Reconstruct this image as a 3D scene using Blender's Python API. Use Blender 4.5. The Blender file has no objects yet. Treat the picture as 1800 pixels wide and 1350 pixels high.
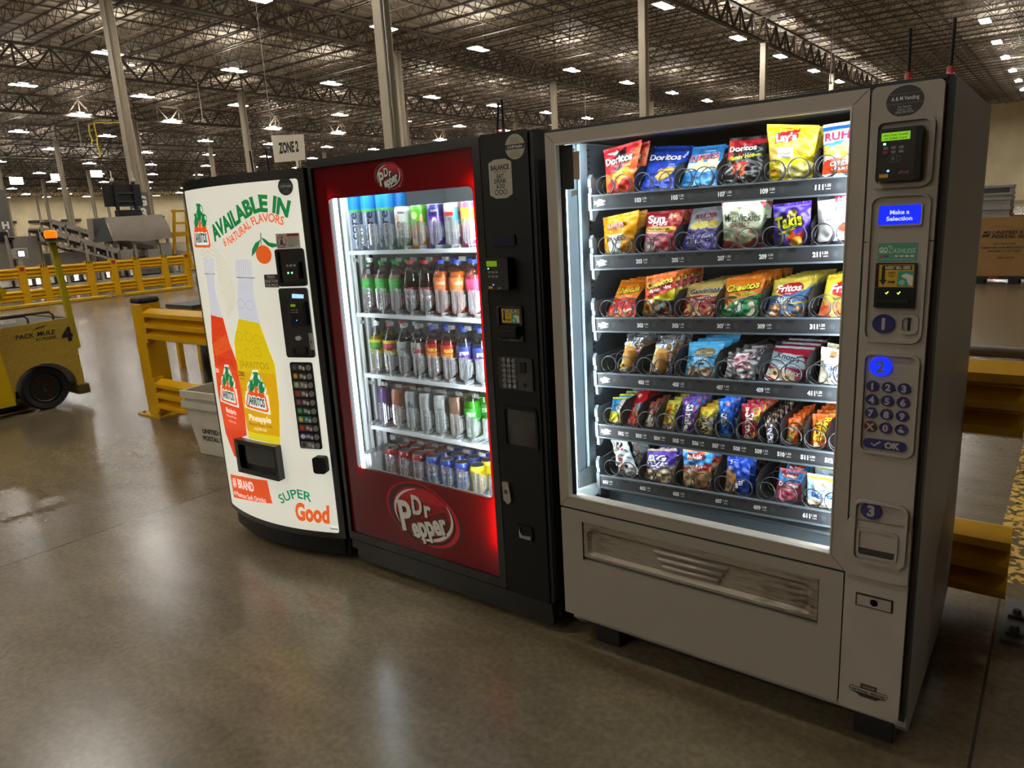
import bpy, bmesh, math, random
import numpy as np
from mathutils import Vector, Matrix
from mathutils.geometry import tessellate_polygon

scene = bpy.context.scene
COL = scene.collection
PI = math.pi
rnd = random.Random(7)

# ------------------------------------------------------------------ camera
CAM_POS = Vector((1.3575, -1.9863, 1.5802))
YAW, PITCH, ROLL = -0.6610, 0.2280, -0.0571
cy, sy, cp, sp = math.cos(YAW), math.sin(YAW), math.cos(PITCH), math.sin(PITCH)
fwd = Vector((sy*cp, cy*cp, -sp)); rgt = Vector((cy, -sy, 0)); up = rgt.cross(fwd)
r2 = rgt*math.cos(ROLL) + up*math.sin(ROLL); u2 = up*math.cos(ROLL) - rgt*math.sin(ROLL)
cam_data = bpy.data.cameras.new('camera'); cam = bpy.data.objects.new('camera', cam_data); COL.objects.link(cam)
M = Matrix.Identity(4)
for i in range(3):
    M[i][0] = r2[i]; M[i][1] = u2[i]; M[i][2] = -fwd[i]; M[i][3] = CAM_POS[i]
cam.matrix_world = M
cam_data.sensor_width = 36.0; cam_data.sensor_fit = 'HORIZONTAL'; cam_data.lens = 36.0*1265.8/1800.0
cam_data.clip_start = 0.05; cam_data.clip_end = 600
scene.camera = cam

# ------------------------------------------------------------------ world, exposure
world = bpy.data.worlds.new('night_outside'); scene.world = world; world.use_nodes = True
world.node_tree.nodes['Background'].inputs[0].default_value = (0.010, 0.010, 0.012, 1)
vs = scene.view_settings
vs.view_transform = 'Standard'; vs.look = 'None'; vs.gamma = 1.0; vs.use_curve_mapping = False
vs.exposure = 0.12
UPLAMP = 300.0         # radiance of the lens added atop each lamp to brighten the roof deck
LAMP = 100.0            # radiance of the LED high-bay diffusers
SNACK_LED = 200.0       # LED bars in the door of the snack machine
DRINK_LED = 20.0       # LED bars in the door of the drink machine
scene.cycles.max_bounces = 8; scene.cycles.diffuse_bounces = 4; scene.cycles.glossy_bounces = 3
scene.cycles.transparent_max_bounces = 24; scene.cycles.transmission_bounces = 4
scene.cycles.sample_clamp_indirect = 4.0
scene.cycles.caustics_reflective = False; scene.cycles.caustics_refractive = False
scene.cycles.use_denoising = True

# ------------------------------------------------------------------ colour and materials
def lin(c):
    return tuple(((x/12.92) if x <= 0.04045 else ((x+0.055)/1.055)**2.4) for x in c)
def hx(s):
    s = s.lstrip('#')
    if len(s) == 3: s = ''.join(ch*2 for ch in s)
    return lin((int(s[0:2], 16)/255, int(s[2:4], 16)/255, int(s[4:6], 16)/255))
MATS = {}
def mat(name, col='#808080', rough=0.5, metal=0.0, emit=0.0, spec=0.5, coat=0.0, alpha=1.0, noise=0.0, nscale=20.0, bump=0.0):
    if name in MATS: return MATS[name]
    m = bpy.data.materials.new(name); m.use_nodes = True
    nt = m.node_tree; b = nt.nodes['Principled BSDF']
    c = hx(col) if isinstance(col, str) else col
    b.inputs['Base Color'].default_value = (*c, 1); b.inputs['Roughness'].default_value = rough
    b.inputs['Metallic'].default_value = metal; b.inputs['Specular IOR Level'].default_value = spec
    b.inputs['Coat Weight'].default_value = coat; b.inputs['Coat Roughness'].default_value = 0.08
    b.inputs['Alpha'].default_value = alpha
    if emit:
        b.inputs['Emission Color'].default_value = (*c, 1); b.inputs['Emission Strength'].default_value = emit
    if noise or bump:
        tc = nt.nodes.new('ShaderNodeTexCoord'); n = nt.nodes.new('ShaderNodeTexNoise')
        n.inputs['Scale'].default_value = nscale; n.inputs['Detail'].default_value = 5
        nt.links.new(tc.outputs['Object'], n.inputs['Vector'])
        if noise:
            mr = nt.nodes.new('ShaderNodeMapRange'); mr.inputs['From Min'].default_value = 0.3; mr.inputs['From Max'].default_value = 0.7
            mr.inputs['To Min'].default_value = 1-noise; mr.inputs['To Max'].default_value = 1+noise
            nt.links.new(n.outputs['Fac'], mr.inputs['Value'])
            mx = nt.nodes.new('ShaderNodeMix'); mx.data_type = 'RGBA'; mx.blend_type = 'MULTIPLY'; mx.inputs['Factor'].default_value = 1
            mx.inputs['A'].default_value = (*c, 1); nt.links.new(mr.outputs['Result'], mx.inputs['B'])
            nt.links.new(mx.outputs['Result'], b.inputs['Base Color'])
        if bump:
            bp = nt.nodes.new('ShaderNodeBump'); bp.inputs['Strength'].default_value = bump; bp.inputs['Distance'].default_value = 0.002
            nt.links.new(n.outputs['Fac'], bp.inputs['Height']); nt.links.new(bp.outputs['Normal'], b.inputs['Normal'])
    MATS[name] = m
    return m
def print_mat(name, rough=0.4, emit=0.0, coat=0.0, transl=0.0, spec=0.5):
    """printed surface: ink colours come from the mesh's colour attribute"""
    if name in MATS: return MATS[name]
    m = bpy.data.materials.new(name); m.use_nodes = True
    nt = m.node_tree; b = nt.nodes['Principled BSDF']
    a = nt.nodes.new('ShaderNodeVertexColor'); a.layer_name = 'Col'
    nt.links.new(a.outputs['Color'], b.inputs['Base Color'])
    b.inputs['Roughness'].default_value = rough; b.inputs['Coat Weight'].default_value = coat
    b.inputs['Specular IOR Level'].default_value = spec
    if emit:
        nt.links.new(a.outputs['Color'], b.inputs['Emission Color']); b.inputs['Emission Strength'].default_value = emit
    if transl:
        t = nt.nodes.new('ShaderNodeBsdfTranslucent'); nt.links.new(a.outputs['Color'], t.inputs['Color'])
        mx = nt.nodes.new('ShaderNodeMixShader'); mx.inputs[0].default_value = transl
        nt.links.new(b.outputs[0], mx.inputs[1]); nt.links.new(t.outputs[0], mx.inputs[2])
        nt.links.new(mx.outputs[0], nt.nodes['Material Output'].inputs['Surface'])
    MATS[name] = m
    return m
def clear_mat(name, tint=(1, 1, 1), gloss=0.12, rough=0.03, milk=0.0, milkcol=(0.9, 0.9, 0.9)):
    """thin clear sheet: lets light straight through, mirrors a little, may be slightly milky"""
    if name in MATS: return MATS[name]
    m = bpy.data.materials.new(name); m.use_nodes = True
    nt = m.node_tree; nt.nodes.clear()
    out = nt.nodes.new('ShaderNodeOutputMaterial')
    t = nt.nodes.new('ShaderNodeBsdfTransparent'); t.inputs['Color'].default_value = (*tint, 1)
    g = nt.nodes.new('ShaderNodeBsdfGlossy'); g.inputs['Roughness'].default_value = rough
    lw = nt.nodes.new('ShaderNodeLayerWeight'); lw.inputs['Blend'].default_value = 0.35
    mr = nt.nodes.new('ShaderNodeMapRange'); mr.inputs['To Min'].default_value = gloss*0.35; mr.inputs['To Max'].default_value = min(1.0, gloss*4)
    nt.links.new(lw.outputs['Fresnel'], mr.inputs['Value'])
    mx = nt.nodes.new('ShaderNodeMixShader'); nt.links.new(mr.outputs['Result'], mx.inputs[0])
    nt.links.new(t.outputs[0], mx.inputs[1]); nt.links.new(g.outputs[0], mx.inputs[2])
    last = mx
    if milk:
        d = nt.nodes.new('ShaderNodeBsdfDiffuse'); d.inputs['Color'].default_value = (*milkcol, 1)
        m2 = nt.nodes.new('ShaderNodeMixShader'); m2.inputs[0].default_value = milk
        nt.links.new(mx.outputs[0], m2.inputs[1]); nt.links.new(d.outputs[0], m2.inputs[2]); last = m2
    nt.links.new(last.outputs[0], out.inputs['Surface'])
    MATS[name] = m
    return m

# ------------------------------------------------------------------ mesh builder
def V3(p): return (float(p[0]), float(p[1]), float(p[2]))
class MB:
    def __init__(s): s.v = []; s.f = []; s.m = []; s.c = []; s.s = []
    def add(s, vs_, fs, m=0, col=None, smooth=False):
        o = len(s.v); s.v += [V3(p) for p in vs_]
        for f in fs: s.f.append(tuple(i+o for i in f)); s.m.append(m); s.c.append(col); s.s.append(smooth)
        return s
    def box(s, a, b, m=0, col=None, M=None):
        x0, y0, z0 = a; x1, y1, z1 = b
        p = [(x0,y0,z0),(x1,y0,z0),(x1,y1,z0),(x0,y1,z0),(x0,y0,z1),(x1,y0,z1),(x1,y1,z1),(x0,y1,z1)]
        if M is not None: p = [M @ Vector(q) for q in p]
        return s.add(p, [(0,3,2,1),(4,5,6,7),(0,1,5,4),(1,2,6,5),(2,3,7,6),(3,0,4,7)], m, col)
    def bar(s, a, b, w, h=None, m=0, col=None, n=4, upv=(0,0,1)):
        """beam with a w x h section from a to b"""
        h = h or w; a = Vector(a); b = Vector(b); d = (b-a).normalized(); U = Vector(upv)
        if abs(d.dot(U)) > 0.98: U = Vector((0,1,0))
        x = d.cross(U).normalized(); y = x.cross(d)
        p = []
        for c in (a, b):
            for sx, sy_ in ((-1,-1),(1,-1),(1,1),(-1,1)): p.append(c + x*(sx*w/2) + y*(sy_*h/2))
        return s.add(p, [(3,2,1,0),(4,5,6,7),(0,1,5,4),(1,2,6,5),(2,3,7,6),(3,0,4,7)], m, col)
    def tube(s, pts, r, n=8, m=0, col=None, caps=True, smooth=True):
        pts = [Vector(p) for p in pts]; rings = []
        for i, p in enumerate(pts):
            d = (pts[min(i+1, len(pts)-1)] - pts[max(i-1, 0)]).normalized()
            U = Vector((0,0,1)) if abs(d.z) < 0.9 else Vector((1,0,0))
            x = d.cross(U).normalized(); y = x.cross(d)
            rr = r[i] if isinstance(r, (list, tuple)) else r
            rings.append([p + x*(rr*math.cos(2*PI*k/n)) + y*(rr*math.sin(2*PI*k/n)) for k in range(n)])
        vs_ = [q for R in rings for q in R]; fs = []
        for i in range(len(pts)-1):
            for k in range(n): fs.append((i*n+k, i*n+(k+1) % n, (i+1)*n+(k+1) % n, (i+1)*n+k))
        s.add(vs_, fs, m, col, smooth)
        if caps:
            s.add(rings[0], [tuple(range(n))[::-1]], m, col); s.add(rings[-1], [tuple(range(n))], m, col)
        return s
    def lathe(s, prof, n=24, c=(0,0,0), m=0, col=None, axis='z', smooth=True, caps=True):
        """prof: list of (radius, height) or (radius, height, colour of the band above)"""
        def P(r, h, a):
            q = (r*math.cos(a), r*math.sin(a), h)
            if axis == 'y': q = (q[0], q[2], -q[1])
            if axis == 'x': q = (q[2], q[0], q[1])
            return (q[0]+c[0], q[1]+c[1], q[2]+c[2])
        rings = [[P(p[0], p[1], 2*PI*k/n) for k in range(n)] for p in prof]
        for i in range(len(prof)-1):
            cc = prof[i][2] if len(prof[i]) > 2 else col
            s.add(rings[i]+rings[i+1], [(k, (k+1) % n, n+(k+1) % n, n+k) for k in range(n)], m, cc, smooth)
        if caps:
            if prof[0][0] > 1e-6: s.add(rings[0], [tuple(range(n))[::-1]], m, prof[0][2] if len(prof[0]) > 2 else col)
            if prof[-1][0] > 1e-6: s.add(rings[-1], [tuple(range(n))], m, prof[-2][2] if len(prof[-2]) > 2 else col)
        return s
    def prism(s, pts, fa, fb, m=0, col=None, sidecol=None, back=True):
        """pts: 2D outline; fa / fb map (x, z) to the front and back surface"""
        n = len(pts); A = [fa(*p) for p in pts]; B = [fb(*p) for p in pts]
        tr = tessellate_polygon([[Vector((p[0], p[1], 0)) for p in pts]])
        s.add(A, [tuple(t) for t in tr], m, col)
        if back: s.add(B, [tuple(reversed(t)) for t in tr], m, col)
        s.add(A+B, [(i, (i+1) % n, n+(i+1) % n, n+i) for i in range(n)], m, sidecol or col)
        return s
    def ring(s, outer, inner, fa, fb, m=0, col=None):
        n = len(outer); Ao = [fa(*p) for p in outer]; Ai = [fa(*p) for p in inner]; Bo = [fb(*p) for p in outer]; Bi = [fb(*p) for p in inner]
        q = lambda a, b: [(i, (i+1) % n, n+(i+1) % n, n+i) for i in range(n)]
        s.add(Ao+Ai, q(0,0), m, col); s.add(Bi+Bo, q(0,0), m, col); s.add(Bo+Ao, q(0,0), m, col); s.add(Ai+Bi, q(0,0), m, col)
        return s
    def poly(s, pts, f, col=None, m=0, slab=None):
        """flat shape laid on a surface f(x, z); slab = strip width when the surface is curved"""
        pts = [tuple(p) for p in pts]
        tr = tessellate_polygon([[Vector((p[0], p[1], 0)) for p in pts]])
        for t in tr: s.tri([pts[i] for i in t], f, col, m, slab)
        return s
    def tri(s, tp, f, col=None, m=0, slab=None):
        if not slab:
            s.add([f(*p) for p in tp], [tuple(range(len(tp)))], m, col); return
        x0 = min(p[0] for p in tp); x1 = max(p[0] for p in tp)
        k0 = math.floor(x0/slab); k1 = math.floor((x1-1e-9)/slab)
        for k in range(k0, k1+1):
            q = clip(clip(tp, k*slab, 1), (k+1)*slab, -1)
            if len(q) >= 3: s.add([f(*p) for p in q], [tuple(range(len(q)))], m, col)
    def stroke(s, pts, w, f, col=None, m=0, closed=False):
        n = len(pts); L = []; R = []
        for i in range(n):
            a = pts[(i-1) % n] if (closed or i > 0) else pts[i]; b = pts[(i+1) % n] if (closed or i < n-1) else pts[i]
            dx, dz = b[0]-a[0], b[1]-a[1]; l = math.hypot(dx, dz) or 1
            L.append((pts[i][0]-dz/l*w/2, pts[i][1]+dx/l*w/2)); R.append((pts[i][0]+dz/l*w/2, pts[i][1]-dx/l*w/2))
        for i in range(n if closed else n-1):
            j = (i+1) % n
            s.add([f(*R[i]), f(*R[j]), f(*L[j]), f(*L[i])], [(0,1,2,3)], m, col)
        return s
    def text(s, body, f, x, z, h, col=None, m=0, bold=0.0, shear=0.0, rot=0.0, align='c', width=None, path=None, stretch=1.0, vcenter=True):
        """lettering on a surface f(x, z); h is the cap height"""
        vs_, fs, x0, x1 = text_mesh(body, bold, shear)
        k = h/0.69; W = (x1-x0)*k*stretch
        sx = k*stretch
        if width: sx = k*stretch*width/W; W = width
        ox = {'c': -W/2, 'l': 0, 'r': -W}[align]
        cr, sr = math.cos(rot), math.sin(rot); out = []
        if path:
            seg = [0.0]
            for a, b in zip(path[:-1], path[1:]): seg.append(seg[-1]+math.hypot(b[0]-a[0], b[1]-a[1]))
            fit = seg[-1]/W; ang = []
            for i in range(len(path)):
                a = path[max(0, i-1)]; b = path[min(len(path)-1, i+1)]; ang.append(math.atan2(b[1]-a[1], b[0]-a[0]))
        for (px, pz) in vs_:
            if path:
                t = (px-x0)*sx*fit; i = 0
                while i < len(seg)-2 and t > seg[i+1]: i += 1
                u = (t-seg[i])/(seg[i+1]-seg[i]); a, b = path[i], path[i+1]; an = ang[i]*(1-u)+ang[i+1]*u; hh = pz*k
                out.append(f(a[0]+(b[0]-a[0])*u-math.sin(an)*hh, a[1]+(b[1]-a[1])*u+math.cos(an)*hh))
            else:
                qx = (px-x0)*sx+ox; qz = pz*k-(h/2 if vcenter else 0)
                out.append(f(x+qx*cr-qz*sr, z+qx*sr+qz*cr))
        s.add(out, fs, m, col)
        return s
    def build(s, name, mats, parent=None, loc=None, bevel=0.0, seg=2, smooth=None):
        me = bpy.data.meshes.new(name); me.from_pydata(s.v, [], s.f)
        if not isinstance(mats, (list, tuple)): mats = [mats]
        for m_ in mats: me.materials.append(m_)
        me.polygons.foreach_set('material_index', s.m)
        me.polygons.foreach_set('use_smooth', s.s if smooth is None else [smooth]*len(s.f))
        if any(c is not None for c in s.c):
            at = me.color_attributes.new('Col', 'FLOAT_COLOR', 'CORNER'); buf = []
            for f_, c in zip(s.f, s.c): buf += list((*(c or (0.5,0.5,0.5)), 1.0))*len(f_)
            at.data.foreach_set('color', buf)
        me.update()
        o = bpy.data.objects.new(name, me); COL.objects.link(o)
        if parent is not None: o.parent = parent
        if loc is not None: o.location = loc
        if bevel:
            b = o.modifiers.new('bevel', 'BEVEL'); b.width = bevel; b.segments = seg; b.limit_method = 'ANGLE'; b.angle_limit = 0.6
            b.harden_normals = False
        return o
def clip(p, x, sgn):
    out = []
    for i in range(len(p)):
        a, b = p[i], p[(i+1) % len(p)]; da, db = (a[0]-x)*sgn, (b[0]-x)*sgn
        if da >= 0: out.append(a)
        if da*db < 0:
            t = da/(da-db); out.append((a[0]+(b[0]-a[0])*t, a[1]+(b[1]-a[1])*t))
    return out
TEXTS = {}
def text_mesh(body, bold, shear):
    k = (body, bold, shear)
    if k not in TEXTS:
        cu = bpy.data.curves.new('lettering', 'FONT'); cu.body = body; cu.offset = bold; cu.shear = shear; cu.resolution_u = 3
        o = bpy.data.objects.new('lettering', cu); me = bpy.data.meshes.new_from_object(o)
        v = [(p.co.x, p.co.y) for p in me.vertices]; f = [tuple(p.vertices) for p in me.polygons]
        bpy.data.objects.remove(o); bpy.data.curves.remove(cu); bpy.data.meshes.remove(me)
        xs = [p[0] for p in v] or [0, 1]
        TEXTS[k] = (v, f, min(xs), max(xs))
    return TEXTS[k]
def rrect(x0, z0, x1, z1, r, n=5):
    out = []
    for cx, cz, a0 in ((x1-r, z0+r, -PI/2), (x1-r, z1-r, 0), (x0+r, z1-r, PI/2), (x0+r, z0+r, PI)):
        for k in range(n+1): a = a0+PI/2*k/n; out.append((cx+r*math.cos(a), cz+r*math.sin(a)))
    return out
def ell(cx, cz, rx, rz, n=28, rot=0.0):
    cr, sr = math.cos(rot), math.sin(rot)
    return [(cx+rx*math.cos(2*PI*k/n)*cr-rz*math.sin(2*PI*k/n)*sr, cz+rx*math.cos(2*PI*k/n)*sr+rz*math.sin(2*PI*k/n)*cr) for k in range(n)]
def tag(o, label, cat, group=None, kind=None):
    o['label'] = label; o['category'] = cat
    if group: o['group'] = group
    if kind: o['kind'] = kind
    return o
def struct(o, label=None, cat=None, group=None):
    o['kind'] = 'structure'
    if label: o['label'] = label
    if cat: o['category'] = cat
    if group: o['group'] = group
    return o
def thing(name, label, cat, loc=(0,0,0), rz=0.0, group=None):
    o = bpy.data.objects.new(name, None); COL.objects.link(o); o.location = loc; o.rotation_euler = (0, 0, rz); o.empty_display_size = 0.1
    return tag(o, label, cat, group)
KIDS = {}
def dup(root, loc, label=None, group=None, rz=None, rot=None):
    """a copy of a thing together with copies of its parts and their sub-parts"""
    r = root.copy(); COL.objects.link(r); r.location = loc
    if rz is not None: r.rotation_euler = (0, 0, rz)
    if rot is not None: r.rotation_euler = rot
    if label: r['label'] = label
    if group: r['group'] = group
    for ch in kids(root):
        c = ch.copy(); COL.objects.link(c); c.parent = r
        for g in kids(ch):
            d = g.copy(); COL.objects.link(d); d.parent = c
    return r
def kids(o):
    if o.name not in KIDS: KIDS[o.name] = list(o.children)
    return KIDS[o.name]
BLACKM = mat('black_powder_coat', '#0e0e0c', 0.45)
YEL = mat('yellow_paint', '#d9a400', 0.35, noise=0.06, nscale=6, coat=0.2)
YEL2 = mat('yellow_paint_worn', '#c9a012', 0.4, noise=0.12, nscale=9)
GREY = mat('grey_machine_paint', '#7a7670', 0.5, noise=0.06)
DGREY = mat('dark_grey_paint', '#3a3936', 0.55)
STEEL = mat('brushed_steel', '#b8b6b0', 0.3, metal=0.9)
CHROME = mat('chrome', '#d0d0d0', 0.12, metal=1.0)
RUBBER = mat('black_rubber', '#0d0d0d', 0.7)
PRINT = print_mat('printed_ink', 0.45)

# ================================================================== the hall
XW, XE, YN, YS, ZR = -176.0, 52.0, 116.0, -74.0, 12.9
def floor_material():
    m = bpy.data.materials.new('polished_concrete'); m.use_nodes = True; nt = m.node_tree; b = nt.nodes['Principled BSDF']; L = nt.links.new
    N = nt.nodes.new
    tc = N('ShaderNodeTexCoord')
    def noise(scale, detail=6, rough=0.55, stretch=None):
        n = N('ShaderNodeTexNoise'); n.inputs['Scale'].default_value = scale; n.inputs['Detail'].default_value = detail; n.inputs['Roughness'].default_value = rough
        if stretch:
            mp = N('ShaderNodeMapping'); mp.inputs['Scale'].default_value = stretch; mp.inputs['Rotation'].default_value = (0, 0, 0.5); L(tc.outputs['Object'], mp.inputs['Vector']); L(mp.outputs['Vector'], n.inputs['Vector'])
        else: L(tc.outputs['Object'], n.inputs['Vector'])
        return n
    def ramp(src, stops):
        r = N('ShaderNodeValToRGB'); els = r.color_ramp.elements
        for i, (p, c) in enumerate(stops):
            e = els[i] if i < 2 else els.new(p)
            e.position = p; e.color = (*c, 1)
        L(src, r.inputs['Fac']); return r
    big = noise(0.45, 7, 0.6); mid = noise(3.2, 8, 0.65, (1, 2.4, 1)); fine = noise(42, 5, 0.6)
    c1 = ramp(big.outputs['Fac'], [(0.3, hx('#665a47')), (0.52, hx('#73664e')), (0.72, hx('#62584a'))])
    c2 = ramp(mid.outputs['Fac'], [(0.35, (0.78, 0.77, 0.75)), (0.55, (1, 1, 1)), (0.75, (1.1, 1.08, 1.06))])
    c3 = ramp(fine.outputs['Fac'], [(0.35, (0.8, 0.8, 0.8)), (0.65, (1.12, 1.12, 1.12))])
    def mul(a, b_):
        mx = N('ShaderNodeMix'); mx.data_type = 'RGBA'; mx.blend_type = 'MULTIPLY'; mx.inputs['Factor'].default_value = 1; L(a, mx.inputs['A']); L(b_, mx.inputs['B']); return mx.outputs['Result']
    col = mul(mul(c1.outputs['Color'], c2.outputs['Color']), c3.outputs['Color'])
    # saw-cut joints in both directions
    sx = N('ShaderNodeSeparateXYZ'); L(tc.outputs['Object'], sx.inputs[0])
    def joint(out, off):
        a = N('ShaderNodeMath'); a.operation = 'ADD'; a.inputs[1].default_value = off; L(out, a.inputs[0])
        p = N('ShaderNodeMath'); p.operation = 'PINGPONG'; p.inputs[1].default_value = 2.03; L(a.outputs[0], p.inputs[0])
        c = N('ShaderNodeMath'); c.operation = 'LESS_THAN'; c.inputs[1].default_value = 0.0045; L(p.outputs[0], c.inputs[0]); return c
    j1 = joint(sx.outputs['X'], 2.79+40.6); j2 = joint(sx.outputs['Y'], -1.615+40.6)
    jm = N('ShaderNodeMath'); jm.operation = 'MAXIMUM'; L(j1.outputs[0], jm.inputs[0]); L(j2.outputs[0], jm.inputs[1])
    mx = N('ShaderNodeMix'); mx.data_type = 'RGBA'; L(jm.outputs[0], mx.inputs['Factor']); L(col, mx.inputs['A']); mx.inputs['B'].default_value = (0.03, 0.026, 0.02, 1)
    L(mx.outputs['Result'], b.inputs['Base Color'])
    wear = noise(0.9, 4, 0.55, (1, 1.6, 1))
    rr = ramp(wear.outputs['Fac'], [(0.34, (0.215,)*3), (0.52, (0.235,)*3), (0.70, (0.26,)*3)])
    L(rr.outputs['Color'], b.inputs['Roughness'])
    b.inputs['Specular IOR Level'].default_value = 0.62
    return m
FLOOR = floor_material()
struct(MB().box((XW-0.5, YS-0.5, -0.25), (XE+0.5, YN+0.5, 0)).build('floor', FLOOR), 'polished brown grey concrete warehouse floor with saw-cut joints', 'floor')
deck = mat('roof_deck_metal', '#b3a795', 0.6, noise=0.05, nscale=0.6)
rb = MB(); rb.box((XW-0.5, YS-0.5, ZR+0.06), (XE+0.5, YN+0.5, ZR+0.4))
for i in range(int((XE-XW)/0.9)):   # folded deck flutes run along the hall
    x = XW+0.9*i; rb.box((x, YS, ZR), (x+0.45, YN, ZR+0.08))
struct(rb.build('ceiling', deck), 'pale fluted metal roof deck high above the joists', 'ceiling')
wallm = mat('tilt_up_concrete', '#ecdcb4', 0.85, noise=0.12, nscale=0.35)
wallm2 = mat('dock_door_panel', '#dcc69a', 0.8, noise=0.2, nscale=0.8)
for nm, a, b_, lab in (('wall_west', (XW-0.5, YS, 0), (XW, YN, ZR), 'beige tilt-up concrete wall far off behind the conveyors'), ('wall_north', (XW, YN, 0), (XE, YN+0.5, ZR), 'beige concrete wall far behind the cardboard box'),
                  ('wall_east', (XE, YS, 0), (XE+0.5, YN, ZR), 'beige concrete wall on the right'), ('wall_south', (XW, YS-0.5, 0), (XE, YS, ZR), 'beige concrete wall behind the camera')):
    w = MB().box(a, b_)
    if nm == 'wall_west':
        for i in range(17): w.box((XW, YS+8.2*i, 0), (XW+0.35, YS+8.2*i+0.5, ZR))
    if nm == 'wall_north':
        for i in range(24): w.box((XW+8.2*i, YN-0.35, 0), (XW+8.2*i+0.5, YN, ZR))
    struct(w.build(nm, wallm), lab, 'wall')
for i in range(9):   # dock doors in the far wall
    y = 36+6.4*i; d = MB()
    d.box((XW, y, 0), (XW+0.12, y+3.6, 5.9)); d.box((XW, y-0.2, 6.0), (XW+0.5, y+3.8, 6.5), 1)
    for k in range(7): d.box((XW+0.12, y, 0.8*k+0.75), (XW+0.16, y+3.6, 0.8*k+0.8), 1)
    struct(d.build('door_%d' % (i+1), [wallm2, DGREY]), 'closed beige dock door under a dark header in the far wall', 'door', 'dock doors in the far wall')

# ------------------------------------------------------------------ steel frame
STEELPAINT = mat('joist_paint', '#54483c', 0.6)
COLPAINT = mat('column_paint', '#b3a894', 0.5, noise=0.05, nscale=2)
SLEEVE = mat('column_sleeve', '#63605a', 0.6)
WHITEINK = mat('white_stencil', '#e8e6df', 0.6)
BX, BY = 15.2, 15.65
XC = [0.9-BX*k for k in range(0, 12)]; YC = [13.25+BY*k for k in range(-2, 7)]
jb = MB(); JL, JD = BX-0.1, 0.74
jb.box((-JL/2, -0.055, -0.06), (JL/2, 0.055, 0)); jb.box((-JL/2+0.5, -0.05, -JD), (JL/2-0.5, 0.05, -JD+0.055))
nV = 12
for k in range(nV):
    x0 = -JL/2+0.4+(JL-0.8)*k/nV; x1 = -JL/2+0.4+(JL-0.8)*(k+1)/nV; xm = (x0+x1)/2
    jb.bar((x0, 0, -0.06), (xm, 0, -JD+0.055), 0.034); jb.bar((xm, 0, -JD+0.055), (x1, 0, -0.06), 0.034)
    jb.bar((xm, 0, -0.06), (xm, 0, -JD+0.055), 0.026)
jspots = []
for k in range(0, 12):
    for i in range(70):
        x = XC[k]-BX/2; y = -10+1.84*i
        if y > YN-1: continue
        if (y+2) < (1.36-x)*0.18 and x > -25: continue
        if x > -16 and y < 10: continue
        jspots.append((math.hypot(x-1.36, y+2), x, y))
jspots.sort()
joist0 = None
for d, x, y in jspots[:300]:
    if joist0 is None:
        joist0 = jb.build('ceiling_joist', STEELPAINT); o = joist0
        struct(o, 'dark open-web steel roof joist under the deck', 'roof joist', 'open-web joists under the roof deck')
    else: o = joist0.copy(); COL.objects.link(o)
    o.location = (x, y, ZR)
far = MB(); jv = [tuple(p) for p in jb.v]
for d, x, y in jspots[300:]: far.add([(p[0]+x, p[1]+y, p[2]+ZR) for p in jv], jb.f)
o = far.build('ceiling_joists_beyond', STEELPAINT); o['kind'] = 'stuff'; tag(o, 'dark lattice of distant roof joists running to the far walls', 'roof joists')
gb = MB(); GL, GT, GB_ = BY-0.36, ZR-JD+0.60, ZR-JD-0.95
gb.box((-0.11, -GL/2, -0.75-0.12), (0.11, GL/2, -0.75)); gb.box((-0.11, -GL/2, -2.12), (0.11, GL/2, -2.0))
for k in range(8):
    y0 = -GL/2+GL*k/8; y1 = -GL/2+GL*(k+1)/8; ym = (y0+y1)/2
    gb.bar((0, y0, -0.87), (0, ym, -2.0), 0.1); gb.bar((0, ym, -2.0), (0, y1, -0.87), 0.1); gb.bar((0, y0, -0.87), (0, y0, -2.0), 0.07)
g0 = None
for x in XC:
    for y in YC[:-1]:
        if x > 0 and y < 0: continue
        if g0 is None: g0 = gb.build('ceiling_girder', STEELPAINT); o = g0; struct(o, 'deep dark steel girder truss spanning from column to column', 'roof girder', 'girder trusses along the column lines')
        else: o = g0.copy(); COL.objects.link(o)
        o.location = (x, y+BY/2, ZR+0.05)
br = MB().box((-0.025, 0, -0.025), (0.025, YN+8, 0.025)); b0 = None
for k in range(11):
    for t in (0.25, 0.5, 0.75):
        for z in (ZR-0.1, ZR-JD+0.0):
            if b0 is None: b0 = br.build('ceiling_bridging', STEELPAINT); o = b0; struct(o, 'thin steel bridging bar crossing under the joists', 'bridging bar', 'bridging bars across the joists')
            else: o = b0.copy(); COL.objects.link(o)
            o.location = (XC[k]-BX*t, -8, z)
PIPE = mat('sprinkler_pipe', '#8f867b', 0.4, metal=0.3)
pp = MB().tube([(-165, 0, 0), (12, 0, 0)], 0.045, 8); p0 = None
for y in (8.5, 16.3, 24.2, 33.9, 43.3, 53, 63, 74):
    if p0 is None: p0 = pp.build('sprinkler_pipe', PIPE); o = p0; tag(o, 'long thin grey sprinkler pipe running below the roof joists', 'pipe', 'sprinkler pipes under the roof', 'structure')
    else: o = p0.copy(); COL.objects.link(o)
    o.location = (0, y, 12.02)
cb = MB(); H_ = ZR-2.05
for y in (-0.18, 0.155): cb.box((-0.16, y, 0), (0.16, y+0.03, H_))
cb.box((-0.012, -0.15, 0), (0.012, 0.155, H_)); cb.box((-0.25, -0.25, 0), (0.25, 0.25, 0.03)); cb.box((-0.22, -0.25, H_), (0.22, 0.25, H_+0.03))
c0 = None
seams = {}
for x in XC[1:]:
    for y in YC[2:]:
        if c0 is None: c0 = cb.build('column', COLPAINT); o = c0; struct(o, 'tall pale grey steel column carrying the roof girders', 'column', 'steel columns in a square grid')
        else: o = c0.copy(); COL.objects.link(o)
        o.location = (x, y, 0)
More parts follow.
